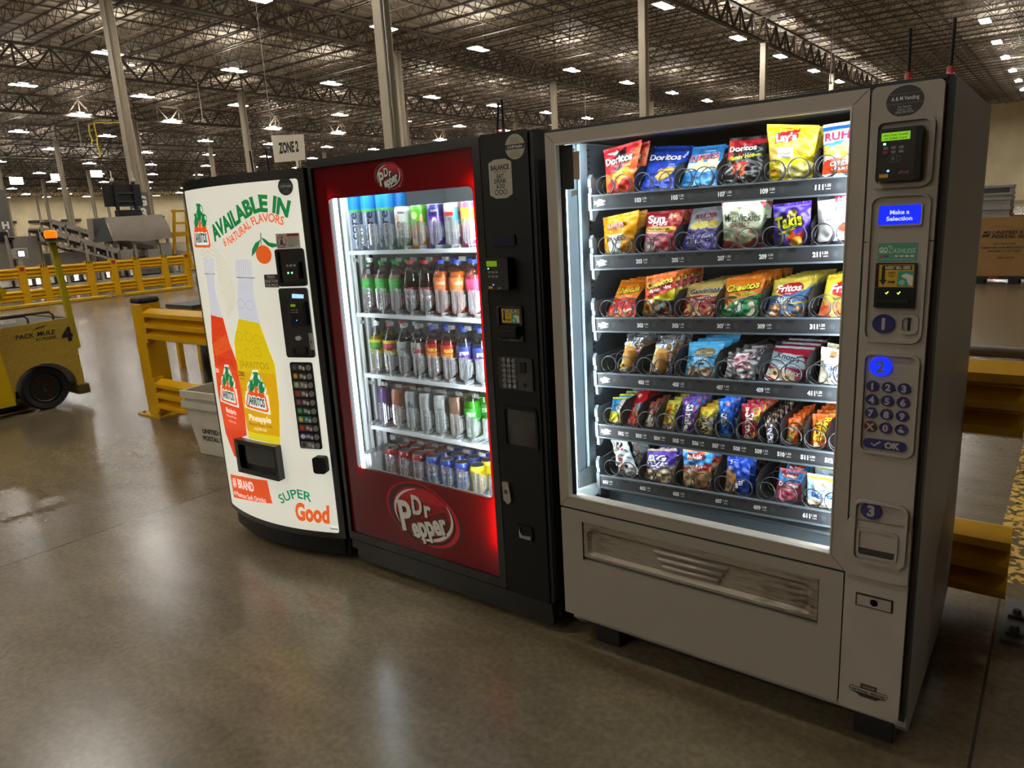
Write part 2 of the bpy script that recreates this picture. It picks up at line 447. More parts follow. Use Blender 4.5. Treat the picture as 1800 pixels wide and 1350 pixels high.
cnd = MB().tube([(XC[1]+0.1, 13.23, 0.05), (XC[1]+0.1, 13.23, 10.7)], 0.03, 8)
tag(cnd.build('conduit', STEEL), 'thin bright metal conduit running up the column behind the drink machine', 'conduit', kind='structure')
def sleeve(x, y, chars, z0, h, lab, top=3.6):
    t = thing('column_sleeve', lab, 'column sign', (x, y, 0))
    MB().box((-0.27, -0.27, 0.03), (0.27, 0.27, top)).build('sleeve', SLEEVE, t)
    s = MB()
    for i, ch in enumerate(chars):
        s.text(ch, lambda a, b_: (0.275, a, b_), 0, z0-i*h*1.35, h, bold=0.05); s.text(ch, lambda a, b_: (a, -0.275, b_), 0, z0-i*h*1.35, h, bold=0.05)
    s.build('stencil', WHITEINK, t)
sleeve(XC[3], YC[2], 'H13', 2.65, 0.34, 'dark grey column sleeve stencilled H 13 at the far left', 4.5)
sleeve(XC[2], YC[2], 'G3', 3.06, 0.36, 'dark grey column sleeve with a white 3 behind the tarp hood', 3.4)
ct = MB()
for dx, dz0, dz1 in ((0.0, 0, 0.75), (0.5, 0, 1.3)):
    pts = [(dx+0.03*math.sin(k*1.3), -dz0-(dz1-dz0)*k/8) for k in range(9)]
    ct.stroke(pts, 0.09, lambda a, b_: (a, 0.02*math.sin(b_*9), b_))
    ct.stroke([(p[0]+0.012, p[1]) for p in pts], 0.09, lambda a, b_: (a, 0.02*math.sin(b_*9)+0.006, b_))
ct.tube([(0, 0, 0), (0.5, 0, 0.02), (1.13, 0.70, 0.0)], 0.012, 6)
o = ct.build('caution_tape', mat('caution_yellow', '#e6d21a', 0.5)); o.location = (-30.75, 12.35, 6.15); tag(o, 'two dangling strips of yellow caution tape beside the tall left column', 'caution tape')

# ------------------------------------------------------------------ ceiling lamps
LED = bpy.data.materials.new('led_diffuser'); LED.use_nodes = True
LED.node_tree.nodes['Principled BSDF'].inputs['Base Color'].default_value = (1, 1, 1, 1)
LED.node_tree.nodes['Principled BSDF'].inputs['Emission Color'].default_value = (1.0, 0.95, 0.86, 1)
LED.node_tree.nodes['Principled BSDF'].inputs['Emission Strength'].default_value = LAMP
LEDUP = LED.copy(); LEDUP.name = 'led_added_uplight'
LEDUP.node_tree.nodes['Principled BSDF'].inputs['Emission Strength'].default_value = UPLAMP
lt = thing('highbay_light', 'long white LED high-bay light hanging under the roof joists', 'ceiling light', (0, 0, -50), 0, 'LED high-bay lights in rows')
MB().box((-0.27, -0.72, 0), (0.27, 0.72, 0.06)).box((-0.1, -0.3, 0.06), (0.1, 0.3, 0.12)).build('housing', mat('lamp_housing', '#cfccc4', 0.4), lt)
MB().box((-0.25, -0.70, -0.012), (0.25, 0.70, -0.002)).build('diffuser', LED, lt)
MB().box((-0.09, -0.28, 0.121), (0.09, 0.28, 0.128)).build('added_uplight', LEDUP, lt)  # extra emitter added so the roof deck above gets light
for y in (-0.55, 0.55): MB().tube([(0, y, 0.06), (0, y, 1.93)], 0.006, 5).build('hanger', STEEL, lt)
first = True
LX = [-3.7, -15.2, -26.6, -39.4, -50.2, -59.6, -71.2, -83.5, -97.4, -112.3, -128.2, -144.0, -160.0, -170.0]  # the line nearest the west wall is added to brighten that wall
LY = [-5.2, 2.5, 10.0, 17.8, 25.1, 32.4, 42.3, 50.1, 58.1, 65.6, 73.5, 81.2, 89.0, 97.0, 105.0]
lights = []
for xi, x in enumerate(LX):
    for yi, y in enumerate(LY):
        if x < -55 and y < 15: continue
        if x < -90 and y < 30: continue
        lights.append((x, y+0.045*(x+40)*0.35))
for x in (-50.2, -39.4, -26.6, -15.2, -3.7):
    for y in (-13.0, -20.6, -28.3, -36.0, -44.0, -52.0, -60.0): lights.append((x, y))
for y in (10.0, 17.8, 25.1, 32.4, 42.3): lights.append((8.2, y))  # unseen lamps added on the east to light the snack machine's side
for x, y in lights:
    if first: lt.location = (x, y, 11.0); first = False
    else: dup(lt, (x, y, 11.0))
fl = thing('flood_light', 'bright square flood light hung over the dock doors, nearest the left edge', 'flood light', (-105, 35.6, 9.45))
MB().box((-0.1, -0.75, -0.45), (0.0, 0.75, 0.45)).build('housing', mat('lamp_housing'), fl)
MB().box((0.0, -0.7, -0.4), (0.02, 0.7, 0.4)).build('lens', LED, fl)
MB().tube([(-0.05, 0, 0.45), (-0.05, 0, 3.48)], 0.02, 6).build('hanger', STEEL, fl)
dup(fl, (-105, 40.4, 9.9), 'bright square flood light hung over the dock doors, middle of the three')
dup(fl, (-105, 45.4, 10.4), 'bright square flood light beside the black backboard of the conveyor')
dr = thing('drop_rod', 'thin pale rod hanging from the roof, above the yellow caution tape', 'drop rod', (-58.3, 23.9, 0))
MB().tube([(0, 0, 12.94), (0, 0, 8.6)], 0.035, 6).build('rod', COLPAINT, dr); MB().lathe([(0.09, 8.5), (0.12, 8.55), (0.04, 8.65)], 12).build('drop_head', COLPAINT, dr)
dup(dr, (-43.0, 24.8, 0), 'thin pale rod hanging from the roof, left of the zone sign'); dup(dr, (-11.4, 48.3, 0), 'thin pale rod hanging from the roof, above the yellow chip bag'); dup(dr, (-31.2, 51.7, 0), 'thin pale rod hanging from the roof, above the drink and snack machine gap')

# ================================================================== surroundings
CHEV = mat('chevron_black', '#1a1a18', 0.5)
RED = mat('red_sticker', '#a3231c', 0.5)
TARP = mat('grey_tarp', '#7d7368', 0.75, noise=0.08, nscale=3)
BLKPLATE = mat('black_panel', '#17181a', 0.5)
BELT = mat('conveyor_belt', '#6a625a', 0.7)
FRAME = mat('conveyor_frame', '#a8a196', 0.5, noise=0.05)
FRAME2 = mat('machine_grey_panel', '#989186', 0.6, noise=0.08, nscale=2)
def wrail_profile(h, d, n=3):
    """corrugated guard rail section: list of (depth, height)"""
    pts = []
    for k in range(n):
        z0 = h*k/n; s_ = h/n
        pts += [(0.0, z0+0.02*s_), (d, z0+0.30*s_), (d, z0+0.62*s_), (0.0, z0+0.97*s_)]
    return pts
def rail(name, a, b, z, h, d, side, parent, m, n=3):
    """corrugated rail from a to b (2D), its folds facing along side"""
    p = wrail_profile(h, d, n); A = Vector((*a, 0)); B = Vector((*b, 0)); s_ = Vector((*side, 0)); r = MB(); k = len(p); t = 0.008
    F = [[q + s_*dd + Vector((0, 0, z+hh)) for dd, hh in p] for q in (A, B)]
    K = [[q + s_*(dd-t) + Vector((0, 0, z+hh)) for dd, hh in p] for q in (A, B)]
    vs_ = F[0]+F[1]+K[0]+K[1]
    fs = [(i, k+i, k+i+1, i+1) for i in range(k-1)] + [(2*k+i+1, 3*k+i+1, 3*k+i, 2*k+i) for i in range(k-1)]
    fs += [(0, 2*k, 3*k, k), (k-1, 2*k-1, 4*k-1, 3*k-1)] + [(i, i+1, 2*k+i+1, 2*k+i) for i in range(k-1)] + [(k+i+1, k+i, 3*k+i, 3*k+i+1) for i in range(k-1)]
    r.add(vs_, fs)
    return r.build(name, m, parent)
# --- barrier across the aisle, far left
fb = thing('guard_rail', 'long yellow steel guard rail across the aisle in front of the conveyors', 'guard rail', (-20.5, 8, 0))
posts = [4.3, 5.42, 5.95, 7.1, 7.75, 8.4, 9.25, 9.95]
for i, y in enumerate(posts):
    p = MB().box((-0.07, y-8-0.09, 0.012), (0.07, y-8+0.09, 1.04)).box((-0.13, y-8-0.15, 0), (0.13, y-8+0.15, 0.012)).build('post', YEL, fb)
    if i % 3 == 1: MB().box((0.071, y-8-0.05, 0.9), (0.074, y-8+0.05, 1.0)).build('sticker', RED, p)
    else:
        c = MB()
        for q in (-0.06, 0.0, 0.06): c.add([(0.072, y-8+q-0.03, 0.96), (0.072, y-8+q+0.0, 0.96), (0.072, y-8+q+0.03, 1.04), (0.072, y-8+q, 1.04)], [(0,1,2,3)])
        c.build('chevron_marking', CHEV, p)
ex = [3.0]+posts
for y0, y1 in zip(ex[:-1], ex[1:]):
    for z in (0.12, 0.70): rail('corrugated_rail', (0.03, y0-8+0.09), (0.03, y1-8-0.09), z, 0.29, 0.05, (1, 0), fb, YEL)
eg = MB().box((-0.1, 2.05, 0.55), (0.1, 2.30, 1.03)).build('end_panel', YEL, fb)
MB().box((0.101, 2.11, 0.7), (0.104, 2.24, 0.95)).build('warning_label', WHITEINK, eg)
for y0, y1, lab in ((2.6, 7.25, 'long yellow floor kerb in front of the far guard rail, behind the tow tractor'), (7.65, 9.6, 'short yellow floor kerb at the right end of the far guard rail')):
    k_ = MB().box((-19.92, y0, 0), (-19.74, y1, 0.09)).build('floor_kerb', YEL2, bevel=0.02); tag(k_, lab, 'kerb', kind='thing')
# --- conveyors behind it
X0 = -26.0
def frame_belt(name, lab, a, b, w, legs):
    """belt conveyor from a to b with side frames and legs"""
    a = Vector(a); b = Vector(b); t = thing(name, lab, 'conveyor', (a.x, a.y, 0)); o = Vector((a.x, a.y, 0)); a = a-o; b = b-o
    MB().bar(a, b, w, 0.05).build('belt', BELT, t)
    d = (b-a).normalized(); x = d.cross(Vector((0,0,1))).normalized()
    for s_ in (-1, 1):
        f = MB(); e = x*(s_*(w/2+0.03)); f.bar(a+e, b+e, 0.05, 0.16); f.bar(a+e-Vector((0,0,0.35)), b+e-Vector((0,0,0.35)), 0.05, 0.08)
        for k in range(7):
            q = a+(b-a)*(k/6)+e; f.bar(q, q-Vector((0,0,0.35)), 0.05)
        f.build('side_frame', FRAME, t)
    for u in legs:
        for s_ in (-1, 1):
            q = a+(b-a)*u+x*(s_*(w/2+0.03)); MB().bar(q, (q.x, q.y, 0), 0.08).build('leg', FRAME, t)
    return t
frame_belt('inclined_conveyor', 'front grey inclined belt conveyor sloping down to the tarp hood', (X0, 7.9, 2.05), (X0, 10.3, 1.15), 0.8, (0.1, 0.55, 0.9))
frame_belt('inclined_conveyor', 'rear grey inclined belt conveyor behind the front one', (X0-2.4, 9.2, 2.35), (X0-2.4, 11.9, 1.35), 0.8, (0.1, 0.5, 0.9))
frame_belt('inclined_conveyor', 'low grey sloping conveyor under the tarp hood', (X0-0.6, 10.5, 1.55), (X0-0.6, 13.2, 0.85), 0.7, (0.2, 0.85))
frame_belt('belt_conveyor', 'long low grey belt conveyor running behind the far guard rail', (X0+1.6, -3, 0.62), (X0+1.6, 14.5, 0.62), 0.9, (0.1, 0.3, 0.45, 0.55, 0.62, 0.68, 0.75, 0.82, 0.9, 0.97))
mc = thing('sorting_machine', 'wide grey sorting machine cabinet behind the guard rail at the far left', 'sorting machine', (X0-0.5, 5, 0))
for y0, y1, z0, z1, dx in ((-6, -1.6, 0.8, 1.8, 0), (-1.5, 0.9, 0.75, 1.45, 0.15), (1.0, 2.2, 0.7, 1.75, 0.0), (2.25, 3.0, 0.7, 1.85, 0.1), (3.3, 4.4, 0.75, 1.25, 0.1), (4.5, 6.2, 0.7, 1.1, 0.2)):
    MB().box((-0.6, y0, z0), (0.3+dx, y1, z1)).build('cabinet_panel', FRAME2, mc, bevel=0.01)
for y in (-5, -2, 0.2, 1.6, 2.7, 3.9, 5.5): MB().bar((0.2, y, 0), (0.2, y, 0.8), 0.1).build('leg', FRAME, mc)
for y in (-1.3, 0.6, 2.05): MB().bar((0.5, y, 0.3), (0.5, y, 1.9), 0.07).build('upright', FRAME, mc)
MB().box((0.3, -5, 0.62), (0.62, 6.2, 0.7)).build('rail_tray', FRAME, mc)
f_ = MB(); f_.poly([(0.9, 1.55), (1.6, 1.55), (2.2, 1.95), (1.9, 2.05), (1.5, 1.75)], lambda a, b_: (0.42, a, b_)); f_.poly([(2.1, 1.95), (1.5, 1.6), (2.3, 1.6)], lambda a, b_: (0.44, a, b_))
MB().box((-0.3, 1.2, 1.75), (0.45, 2.3, 1.82)).box((-0.3, 1.7, 1.82), (0.3, 2.2, 2.02)).build('chute_cover', BLKPLATE, mc)
cpn = thing('control_panel', 'grey control panel with a small lit white screen behind the guard rail', 'control panel', (X0+0.9, 7.06, 0))
MB().box((-0.12, -0.2, 1.14), (0.06, 0.2, 1.47)).build('housing', FRAME, cpn, bevel=0.01); MB().bar((-0.03, -0.05, 0), (-0.03, -0.05, 1.14), 0.12).build('pedestal', FRAME, cpn)
MB().box((0.06, -0.11, 1.2), (0.07, 0.11, 1.4)).build('screen_bezel', BLKPLATE, cpn); MB().box((0.071, -0.085, 1.22), (0.074, 0.085, 1.38)).build('screen', mat('lit_screen', '#f4fff8', 0.4, emit=3.0), cpn)
hd = thing('tarp_hood', 'large grey tarp hood over the sorting conveyor', 'tarp hood', (X0, 11.2, 0))
t_ = MB(); n = 12
top = [(0.0, -1.0, 2.36), (0.0, 1.1, 2.40)]; bot = [(0.7, -1.15, 1.52), (0.7, 1.01, 1.5)]
vs_ = []; fs = []
for i in range(n+1):
    u = i/n
    for j in range(9):
        v = j/8; a = Vector(top[0]).lerp(Vector(top[1]), u); b = Vector(bot[0]).lerp(Vector(bot[1]), u); p = a.lerp(b, v)
        p += Vector((0.12*math.sin(v*PI)+0.012*math.sin(u*19+v*5), 0, -0.035*math.sin(u*PI)*v+0.02*math.sin(u*9)*v)); vs_.append(p)
for i in range(n):
    for j in range(8): fs.append((i*9+j, (i+1)*9+j, (i+1)*9+j+1, i*9+j+1))
t_.add(vs_, fs, smooth=True); t_.add([(q[0]-0.02, q[1], q[2]) for q in vs_], [f[::-1] for f in fs], smooth=True)
t_.build('front_sheet', TARP, hd)
s_ = MB(); s_.add([(0, -1.0, 2.36), (0.71, -1.15, 1.52), (0.1, -1.62, 1.5), (-0.3, -1.28, 2.3)], [(0,1,2,3), (3,2,1,0)]); s_.build('side_sheet', mat('dark_tarp', '#2c2d2f', 0.7), hd)
MB().box((-1.2, -1.0, 2.31), (0.02, 1.1, 2.35)).build('top_sheet', TARP, hd)
for y in (-0.9, -0.3, 0.55, 0.95): MB().bar((0.4, y, 0), (0.4, y, 1.85), 0.09).build('leg', FRAME, hd)
MB().bar((0.1, -1.72, 0), (0.0, -1.5, 2.33), 0.14).build('corner_post', FRAME2, hd)
for y0, y1, z0, z1 in ((-0.9, -0.45, 0.7, 1.2), (0.1, 0.55, 0.6, 1.15), (0.6, 1.0, 0.7, 1.35)): MB().box((0.3, y0, z0), (0.5, y1, z1)).build('control_box', FRAME2, hd)
bb = thing('backboard', 'tall black backboard panel raised above the tarp hood', 'backboard', (X0-0.3, 11.05, 0))
MB().box((-0.06, -0.60, 2.73), (0.0, 0.75, 3.51)).build('panel', BLKPLATE, bb)
for y in (-0.18, 0.49): MB().bar((0.04, y-0.03, 2.36), (0.04, y, 3.6), 0.1).build('upright', BLKPLATE, bb)
for z in (2.9, 3.2): MB().bar((0.04, -0.2, z), (0.04, 0.49, z), 0.06).build('crossbar', DGREY, bb)
MB().box((-0.1, -0.28, 2.36), (0.22, 0.55, 2.60)).build('plinth', BLKPLATE, bb, bevel=0.02)
for y in (-0.24, 0.53): MB().lathe([(0.0, 3.6), (0.06, 3.62), (0.07, 3.7), (0.0, 3.74)], 10, (0.04, y, 0)).tube([(0.04, y, 3.72), (0.04, y, 3.98)], 0.02, 6).build('lamp_stalk', WHITEINK, bb)
yp = thing('maintenance_platform', 'yellow railed access platform and ladder right of the tarp hood', 'access platform', (X0, 13.1, 0))
for a, b in (((0, -0.55, 0.9), (0, -0.3, 2.55)), ((0, -0.05, 0.4), (0, 0.2, 2.55)), ((0, 0.9, 1.6), (0, 0.9, 2.55))): MB().bar(a, b, 0.09).build('rail_post', YEL, yp)
for z in (2.5, 2.05): MB().bar((0, -0.4, z), (0, 1.0, z), 0.08).build('handrail', YEL, yp)
MB().box((-0.8, -0.5, 1.55), (0.06, 1.1, 1.72)).build('deck', YEL, yp)
MB().bar((0, 0.25, 0), (-0.1, 0.25, 1.6), 0.1).build('support_leg', FRAME, yp); MB().bar((-0.6, 0.9, 0), (-0.6, 0.9, 1.6), 0.1).build('support_leg', FRAME, yp)
# --- tow tractor
TP = bpy.data.materials.new('yellow_tread_plate'); TP.use_nodes = True; nt = TP.node_tree; b_ = nt.nodes['Principled BSDF']
b_.inputs['Base Color'].default_value = (*hx('#b89a08'), 1); b_.inputs['Roughness'].default_value = 0.4
tc = nt.nodes.new('ShaderNodeTexCoord'); outs = []
for ang in (0.785, -0.785):
    mp = nt.nodes.new('ShaderNodeMapping'); mp.inputs['Rotation'].default_value = (ang, 0, 0); mp.inputs['Scale'].default_value = (1, 30, 75)
    nt.links.new(tc.outputs['Object'], mp.inputs['Vector'])
    v = nt.nodes.new('ShaderNodeTexVoronoi'); v.inputs['Scale'].default_value = 1.0; v.inputs['Randomness'].default_value = 0.0; nt.links.new(mp.outputs['Vector'], v.inputs['Vector']); outs.append(v.outputs['Distance'])
mn = nt.nodes.new('ShaderNodeMath'); mn.operation = 'MINIMUM'; nt.links.new(outs[0], mn.inputs[0]); nt.links.new(outs[1], mn.inputs[1])
cr = nt.nodes.new('ShaderNodeValToRGB'); cr.color_ramp.elements[0].position = 0.2; cr.color_ramp.elements[0].color = (1,1,1,1); cr.color_ramp.elements[1].position = 0.42; cr.color_ramp.elements[1].color = (0,0,0,1)
nt.links.new(mn.outputs[0], cr.inputs[0]); bp = nt.nodes.new('ShaderNodeBump'); bp.inputs['Strength'].default_value = 0.8; bp.inputs['Distance'].default_value = 0.004
nt.links.new(cr.outputs[0], bp.inputs['Height']); nt.links.new(bp.outputs['Normal'], b_.inputs['Normal'])
tr_ = thing('tow_tractor', 'yellow electric tow tractor with treadplate sides and a beacon pole', 'tow tractor', (-6.4, 0.66, 0))
def side_outline():
    pts = [(-1.55, 0.16), (-0.28, 0.16)]
    for k in range(11):
        a = PI-0.15-(PI-0.3)*k/10; pts.append((0.0+0.275*math.cos(a), 0.2+0.255*math.sin(a)))
    pts += [(0.27, 0.15), (0.34, 0.15), (0.33, 0.86), (-0.33, 0.84), (-0.4, 0.62), (-1.1, 0.62), (-1.55, 0.55)]
    return pts
for sx in (0, -0.95):
    MB().prism(side_outline(), lambda a, b: (sx, a, b), lambda a, b: (sx-0.03, a, b)).build('side_plate', TP, tr_)
MB().box((-0.95, 0.30, 0.15), (-0.03, 0.33, 0.86)).box((-0.95, -0.30, 0.825), (-0.03, 0.33, 0.845)).build('rear_deck', mat('deck_mat', '#5b5347', 0.8), tr_)
MB().box((-0.80, -1.5, 0.12), (-0.22, 0.28, 0.2)).build('chassis', BLKPLATE, tr_)
MB().box((-0.97, 0.26, 0.09), (0.03, 0.37, 0.19)).build('rear_bumper', mat('worn_bumper', '#5b4a0e', 0.5), tr_, bevel=0.01)
MB().prism([(-1.5, 0.10), (-0.30, 0.12), (-0.34, 0.68), (-0.42, 0.70), (-1.5, 0.62)], lambda a, b: (0.05, a, b), lambda a, b: (0.005, a, b)).build('step_panel', mat('bright_yellow_panel', '#dcb80e', 0.35), tr_)
MB().bar((0.02, -0.36, 0.70), (0.02, -0.26, 1.15), 0.04, 0.06).bar((0.02, -0.26, 1.13), (0.02, -0.20, 1.2), 0.04, 0.08).build('seat_frame', mat('bright_yellow_panel'), tr_)
for y, z in ((0.2, 0.93), (-0.02, 0.92)):
    MB().tube([(-0.08, y, 0.845), (-0.08, y, z-0.03), (-0.08, y-0.03, z), (-0.08, y-0.5, z), (-0.08, y-0.53, z-0.03), (-0.08, y-0.53, 0.845)], 0.011, 8).build('cargo_rail', DGREY, tr_)
MB().lathe([(0.06, 0.845), (0.06, 0.9), (0.0, 0.9)], 14, (-0.35, -0.1, 0)).build('coil_cap', WHITEINK, tr_)
pl = MB().bar((-0.02, 0.34, 0.55), (-0.05, 0.31, 1.585), 0.045, 0.05).build('beacon_pole', mat('pole_yellow', '#b3a306', 0.45), tr_)
MB().box((-0.12, 0.2, 1.585), (0.02, 0.42, 1.6)).build('beacon_plate', STEEL, tr_)
bc = MB().lathe([(0.055, 1.6), (0.055, 1.625), (0.0, 1.625)], 18, (-0.05, 0.31, 0)).build('beacon_base', BLKPLATE, tr_)
MB().lathe([(0.052, 1.625), (0.058, 1.65), (0.055, 1.69), (0.02, 1.70), (0.0, 1.70)], 18, (-0.05, 0.31, 0)).build('beacon_lens', mat('amber_lens', '#ff7a08', 0.2, emit=0.9), tr_)
for sx in (0.0, -0.95):
    w = MB().lathe([(0.10, -0.055), (0.15, -0.07), (0.195, -0.075), (0.21, -0.055), (0.212, 0.0), (0.21, 0.05), (0.195, 0.07), (0.15, 0.06), (0.145, 0.03)], 36, (sx-0.09, 0, 0.21), axis='x').build('wheel', RUBBER, tr_)
    h_ = MB().lathe([(0.0, 0.045), (0.035, 0.055), (0.04, 0.03), (0.1, 0.02), (0.13, 0.045), (0.147, 0.04)], 30, (sx-0.09, 0, 0.21), axis='x')
    for k in range(5): a = 2*PI*k/5+0.3; h_.lathe([(0.009, 0.02), (0.009, 0.045), (0.0, 0.047)], 8, (sx-0.09, 0.072*math.cos(a), 0.21+0.072*math.sin(a)), axis='x')
    h_.build('wheel_hub', mat('wheel_hub_grey', '#2a2926', 0.35, metal=0.4), w)
lt_ = MB(); fm = lambda a, b: (0.0025, a, b)
lt_.text('PACK', fm, -0.10, 0.738, 0.040, bold=0.02, shear=0.1, width=0.155); lt_.text('MULE', fm, 0.085, 0.742, 0.040, bold=0.02, shear=0.1, width=0.16); lt_.text('AC POWER', fm, 0.075, 0.692, 0.024, bold=0.02, width=0.18)
lt_.poly([(-0.04, 0.775), (0.06, 0.805), (0.04, 0.787), (0.10, 0.815), (0.02, 0.805)], fm); lt_.text('4', fm, 0.262, 0.70, 0.125, bold=0.05, stretch=1.0)
lt_.build('stencil_lettering', CHEV, tr_)
# --- near barrier running behind the machines
nb = thing('guard_rail', 'yellow steel guard rail behind the vending machines, capped post at its left end', 'guard rail', (-5.13, 1.12, 0))
for x in (0.0, 2.15, 4.3):
    p = MB().box((x-0.09, -0.09, 0.015), (x+0.09, 0.09, 1.02)).build('post', YEL, nb, bevel=0.008)
    MB().box((x-0.2, -0.14, 0), (x+0.2, 0.14, 0.015)).build('base_plate', YEL2, p)
    MB().box((x-0.095, -0.095, 1.02), (x+0.095, 0.095, 1.07)).build('cap', RUBBER, p, bevel=0.03)
    for bx, by in ((-0.15, -0.1), (0.15, -0.1), (-0.15, 0.1), (0.15, 0.1)): MB().lathe([(0.018, 0.015), (0.018, 0.03), (0.0, 0.034)], 6, (x+bx, by, 0)).build('bolt', STEEL, p)
for x0, x1 in ((0.12, 2.03), (2.27, 4.18), (4.42, 6.42)):
    for z in (0.06, 0.69): rail('corrugated_rail', (x0, -0.03), (x1, -0.03), z, 0.29, 0.075, (0, -1), nb, YEL)
for z in (0.05, 0.68): MB().box((0.09, -0.09, z), (0.125, 0.0, z+0.31)).build('rail_bracket', YEL, nb)
ep = thing('guard_post', 'dark steel guard post with bolted foot at the right edge', 'post', (1.40, 1.0, 0))
MB().box((-0.04, -0.05, 0.012), (0.10, 0.12, 1.0)).build('post', DGREY, ep); MB().box((-0.11, -0.14, 0), (0.2, 0.2, 0.012)).build('base_plate', DGREY, ep)
for y in (-0.07, 0.06): MB().box((-0.095, y-0.025, 0.012), (-0.045, y+0.025, 0.022)).lathe([(0.015, 0.022), (0.012, 0.04), (0, 0.043)], 6, (-0.07, y, 0)).build('anchor_bolt', mat('rusty_bolt', '#4a4440', 0.6), ep)
pr_ = thing('handrail_pipe', 'grey pipe rail running just behind the yellow guard rail', 'pipe rail', (1.1, 1.32, 0))
MB().tube([(-1.6, 0, 0.965), (1.6, 0, 0.965)], 0.022, 10).build('upper_pipe', GREY, pr_); MB().tube([(-1.6, -0.03, 0.925), (1.6, -0.03, 0.925)], 0.016, 8).build('lower_pipe', GREY, pr_)
for x in (-1.4, 1.4): MB().bar((x, 0, 0), (x, 0, 0.96), 0.05).build('support_leg', GREY, pr_)
MB().lathe([(0.028, 0), (0.028, 0.05)], 10, (0.155, 0, 0.965), axis='x').build('pipe_coupling', GREY, pr_)
ms = MB(); ms.poly([(1.22, 1.35), (1.37, 1.35), (1.39, 3.9), (1.25, 3.9)], lambda a, b: (a, b, 0.003))
YL = bpy.data.materials.new('worn_line_paint'); YL.use_nodes = True; nt = YL.node_tree; b_ = nt.nodes['Principled BSDF']; b_.inputs['Base Color'].default_value = (*hx('#caa21a'), 1)
tc = nt.nodes.new('ShaderNodeTexCoord'); n_ = nt.nodes.new('ShaderNodeTexNoise'); n_.inputs['Scale'].default_value = 26; n_.inputs['Detail'].default_value = 6; nt.links.new(tc.outputs['Object'], n_.inputs['Vector'])
cr = nt.nodes.new('ShaderNodeValToRGB'); cr.color_ramp.elements[0].position = 0.46; cr.color_ramp.elements[1].position = 0.54; nt.links.new(n_.outputs['Fac'], cr.inputs[0]); nt.links.new(cr.outputs[0], b_.inputs['Alpha'])
o = ms.build('floor_marking', YL); struct(o, 'worn yellow line painted on the floor at the right edge', 'floor line')
SC = bpy.data.materials.new('scuffed_floor_film'); SC.use_nodes = True; nt = SC.node_tree; b_ = nt.nodes['Principled BSDF']; b_.inputs['Base Color'].default_value = (*hx('#a3978a'), 1); b_.inputs['Roughness'].default_value = 0.6
tc = nt.nodes.new('ShaderNodeTexCoord'); n_ = nt.nodes.new('ShaderNodeTexNoise'); n_.inputs['Scale'].default_value = 14; n_.inputs['Detail'].default_value = 8; nt.links.new(tc.outputs['Object'], n_.inputs['Vector'])
cr = nt.nodes.new('ShaderNodeMapRange'); cr.inputs['From Min'].default_value = 0.45; cr.inputs['From Max'].default_value = 0.75; cr.inputs['To Max'].default_value = 0.45; nt.links.new(n_.outputs['Fac'], cr.inputs['Value']); nt.links.new(cr.outputs['Result'], b_.inputs['Alpha'])
def chaikin(p, n=2):
    for _ in range(n):
        q = [p[0]]
        for a, b in zip(p[:-1], p[1:]): q += [(a[0]*0.75+b[0]*0.25, a[1]*0.75+b[1]*0.25), (a[0]*0.25+b[0]*0.75, a[1]*0.25+b[1]*0.75)]
        p = q+[p[-1]]
    return p
SCUFFS = [chaikin([(-0.937,-0.943),(-1.067,-0.853),(-1.165,-0.735),(-1.186,-0.617),(-1.167,-0.496),(-1.124,-0.385)]), chaikin([(-0.996,-0.963),(-1.109,-0.88),(-1.186,-0.802),(-1.22,-0.70)])]
for i, pts in enumerate(SCUFFS):
    o = MB().stroke(pts, 0.022, lambda a, b: (a, b, 0.0008)).build('floor_scuff', SC); struct(o, ('long curved scuff mark on the floor in front of the soda machine', 'short curved scuff mark beside the long one on the floor')[i], 'scuff mark')
# --- mail tubs, trash can, stand
TUB = mat('mail_tub_plastic', '#cbc5b4', 0.55, noise=0.07, nscale=9); INK = mat('black_ink', '#191919', 0.6)
def tub(lab, loc, rz, letters):
    t = thing('mail_tub', lab, 'mail tub', loc, rz); W, D, H = 0.56, 0.30, 0.41; w, d = 0.42, 0.24
    b = MB(); o_ = [(0,0),(1,0),(1,1),(0,1)]
    def P(u, v, h, ins): return ((u-0.5)*(w+(W-w)*h-2*ins), (v-0.5)*(d+(D-d)*h-2*ins), 0.004+h*(H-0.004))
    for ins, fl in ((0, 0), (0.008, 1)):
        q = [P(u, v, 0 if not fl else 0.02, ins) for u, v in o_]+[P(u, v, 1, ins) for u, v in o_]
        fs = [(0,1,5,4), (1,2,6,5), (2,3,7,6), (3,0,4,7), (3,2,1,0)]
        b.add(q, fs if not fl else [f[::-1] for f in fs])
    b.build('body', TUB, t)
    r = MB(); ro = [P(u, v, 1, -0.014) for u, v in o_]; ri = [P(u, v, 1, 0.006) for u, v in o_]; dn = [(p[0], p[1], p[2]-0.05) for p in ro]
    r.add(ro+ri+dn, [(i, (i+1) % 4, 4+(i+1) % 4, 4+i) for i in range(4)]+[(8+i, 8+(i+1) % 4, (i+1) % 4, i) for i in range(4)]); r.build('rim', TUB, t)
    if letters:
        s_ = MB(); fy = lambda a, h: (a, -(d+(D-d)*h/H)/2-0.002, h)
        s_.text('UNITED STATES', fy, -0.13, 0.19, 0.034, bold=0.03, width=0.36, align='l'); s_.text('POSTAL SERVICE', fy, -0.14, 0.135, 0.034, bold=0.03, width=0.38, align='l'); s_.build('lettering', INK, t)
    return t
tub('white corrugated plastic mail tub on the floor, lower of the nested pair', (-3.42, 0.76, 0), 0.10, True)
tub('white corrugated plastic mail tub nested inside the lower one', (-3.425, 0.765, 0.075), 0.10, False)
MB().add([(-3.62, 0.64, 0.487), (-3.5, 0.63, 0.487), (-3.46, 0.66, 0.52), (-3.58, 0.7, 0.53)], [(0,1,2,3), (3,2,1,0)])
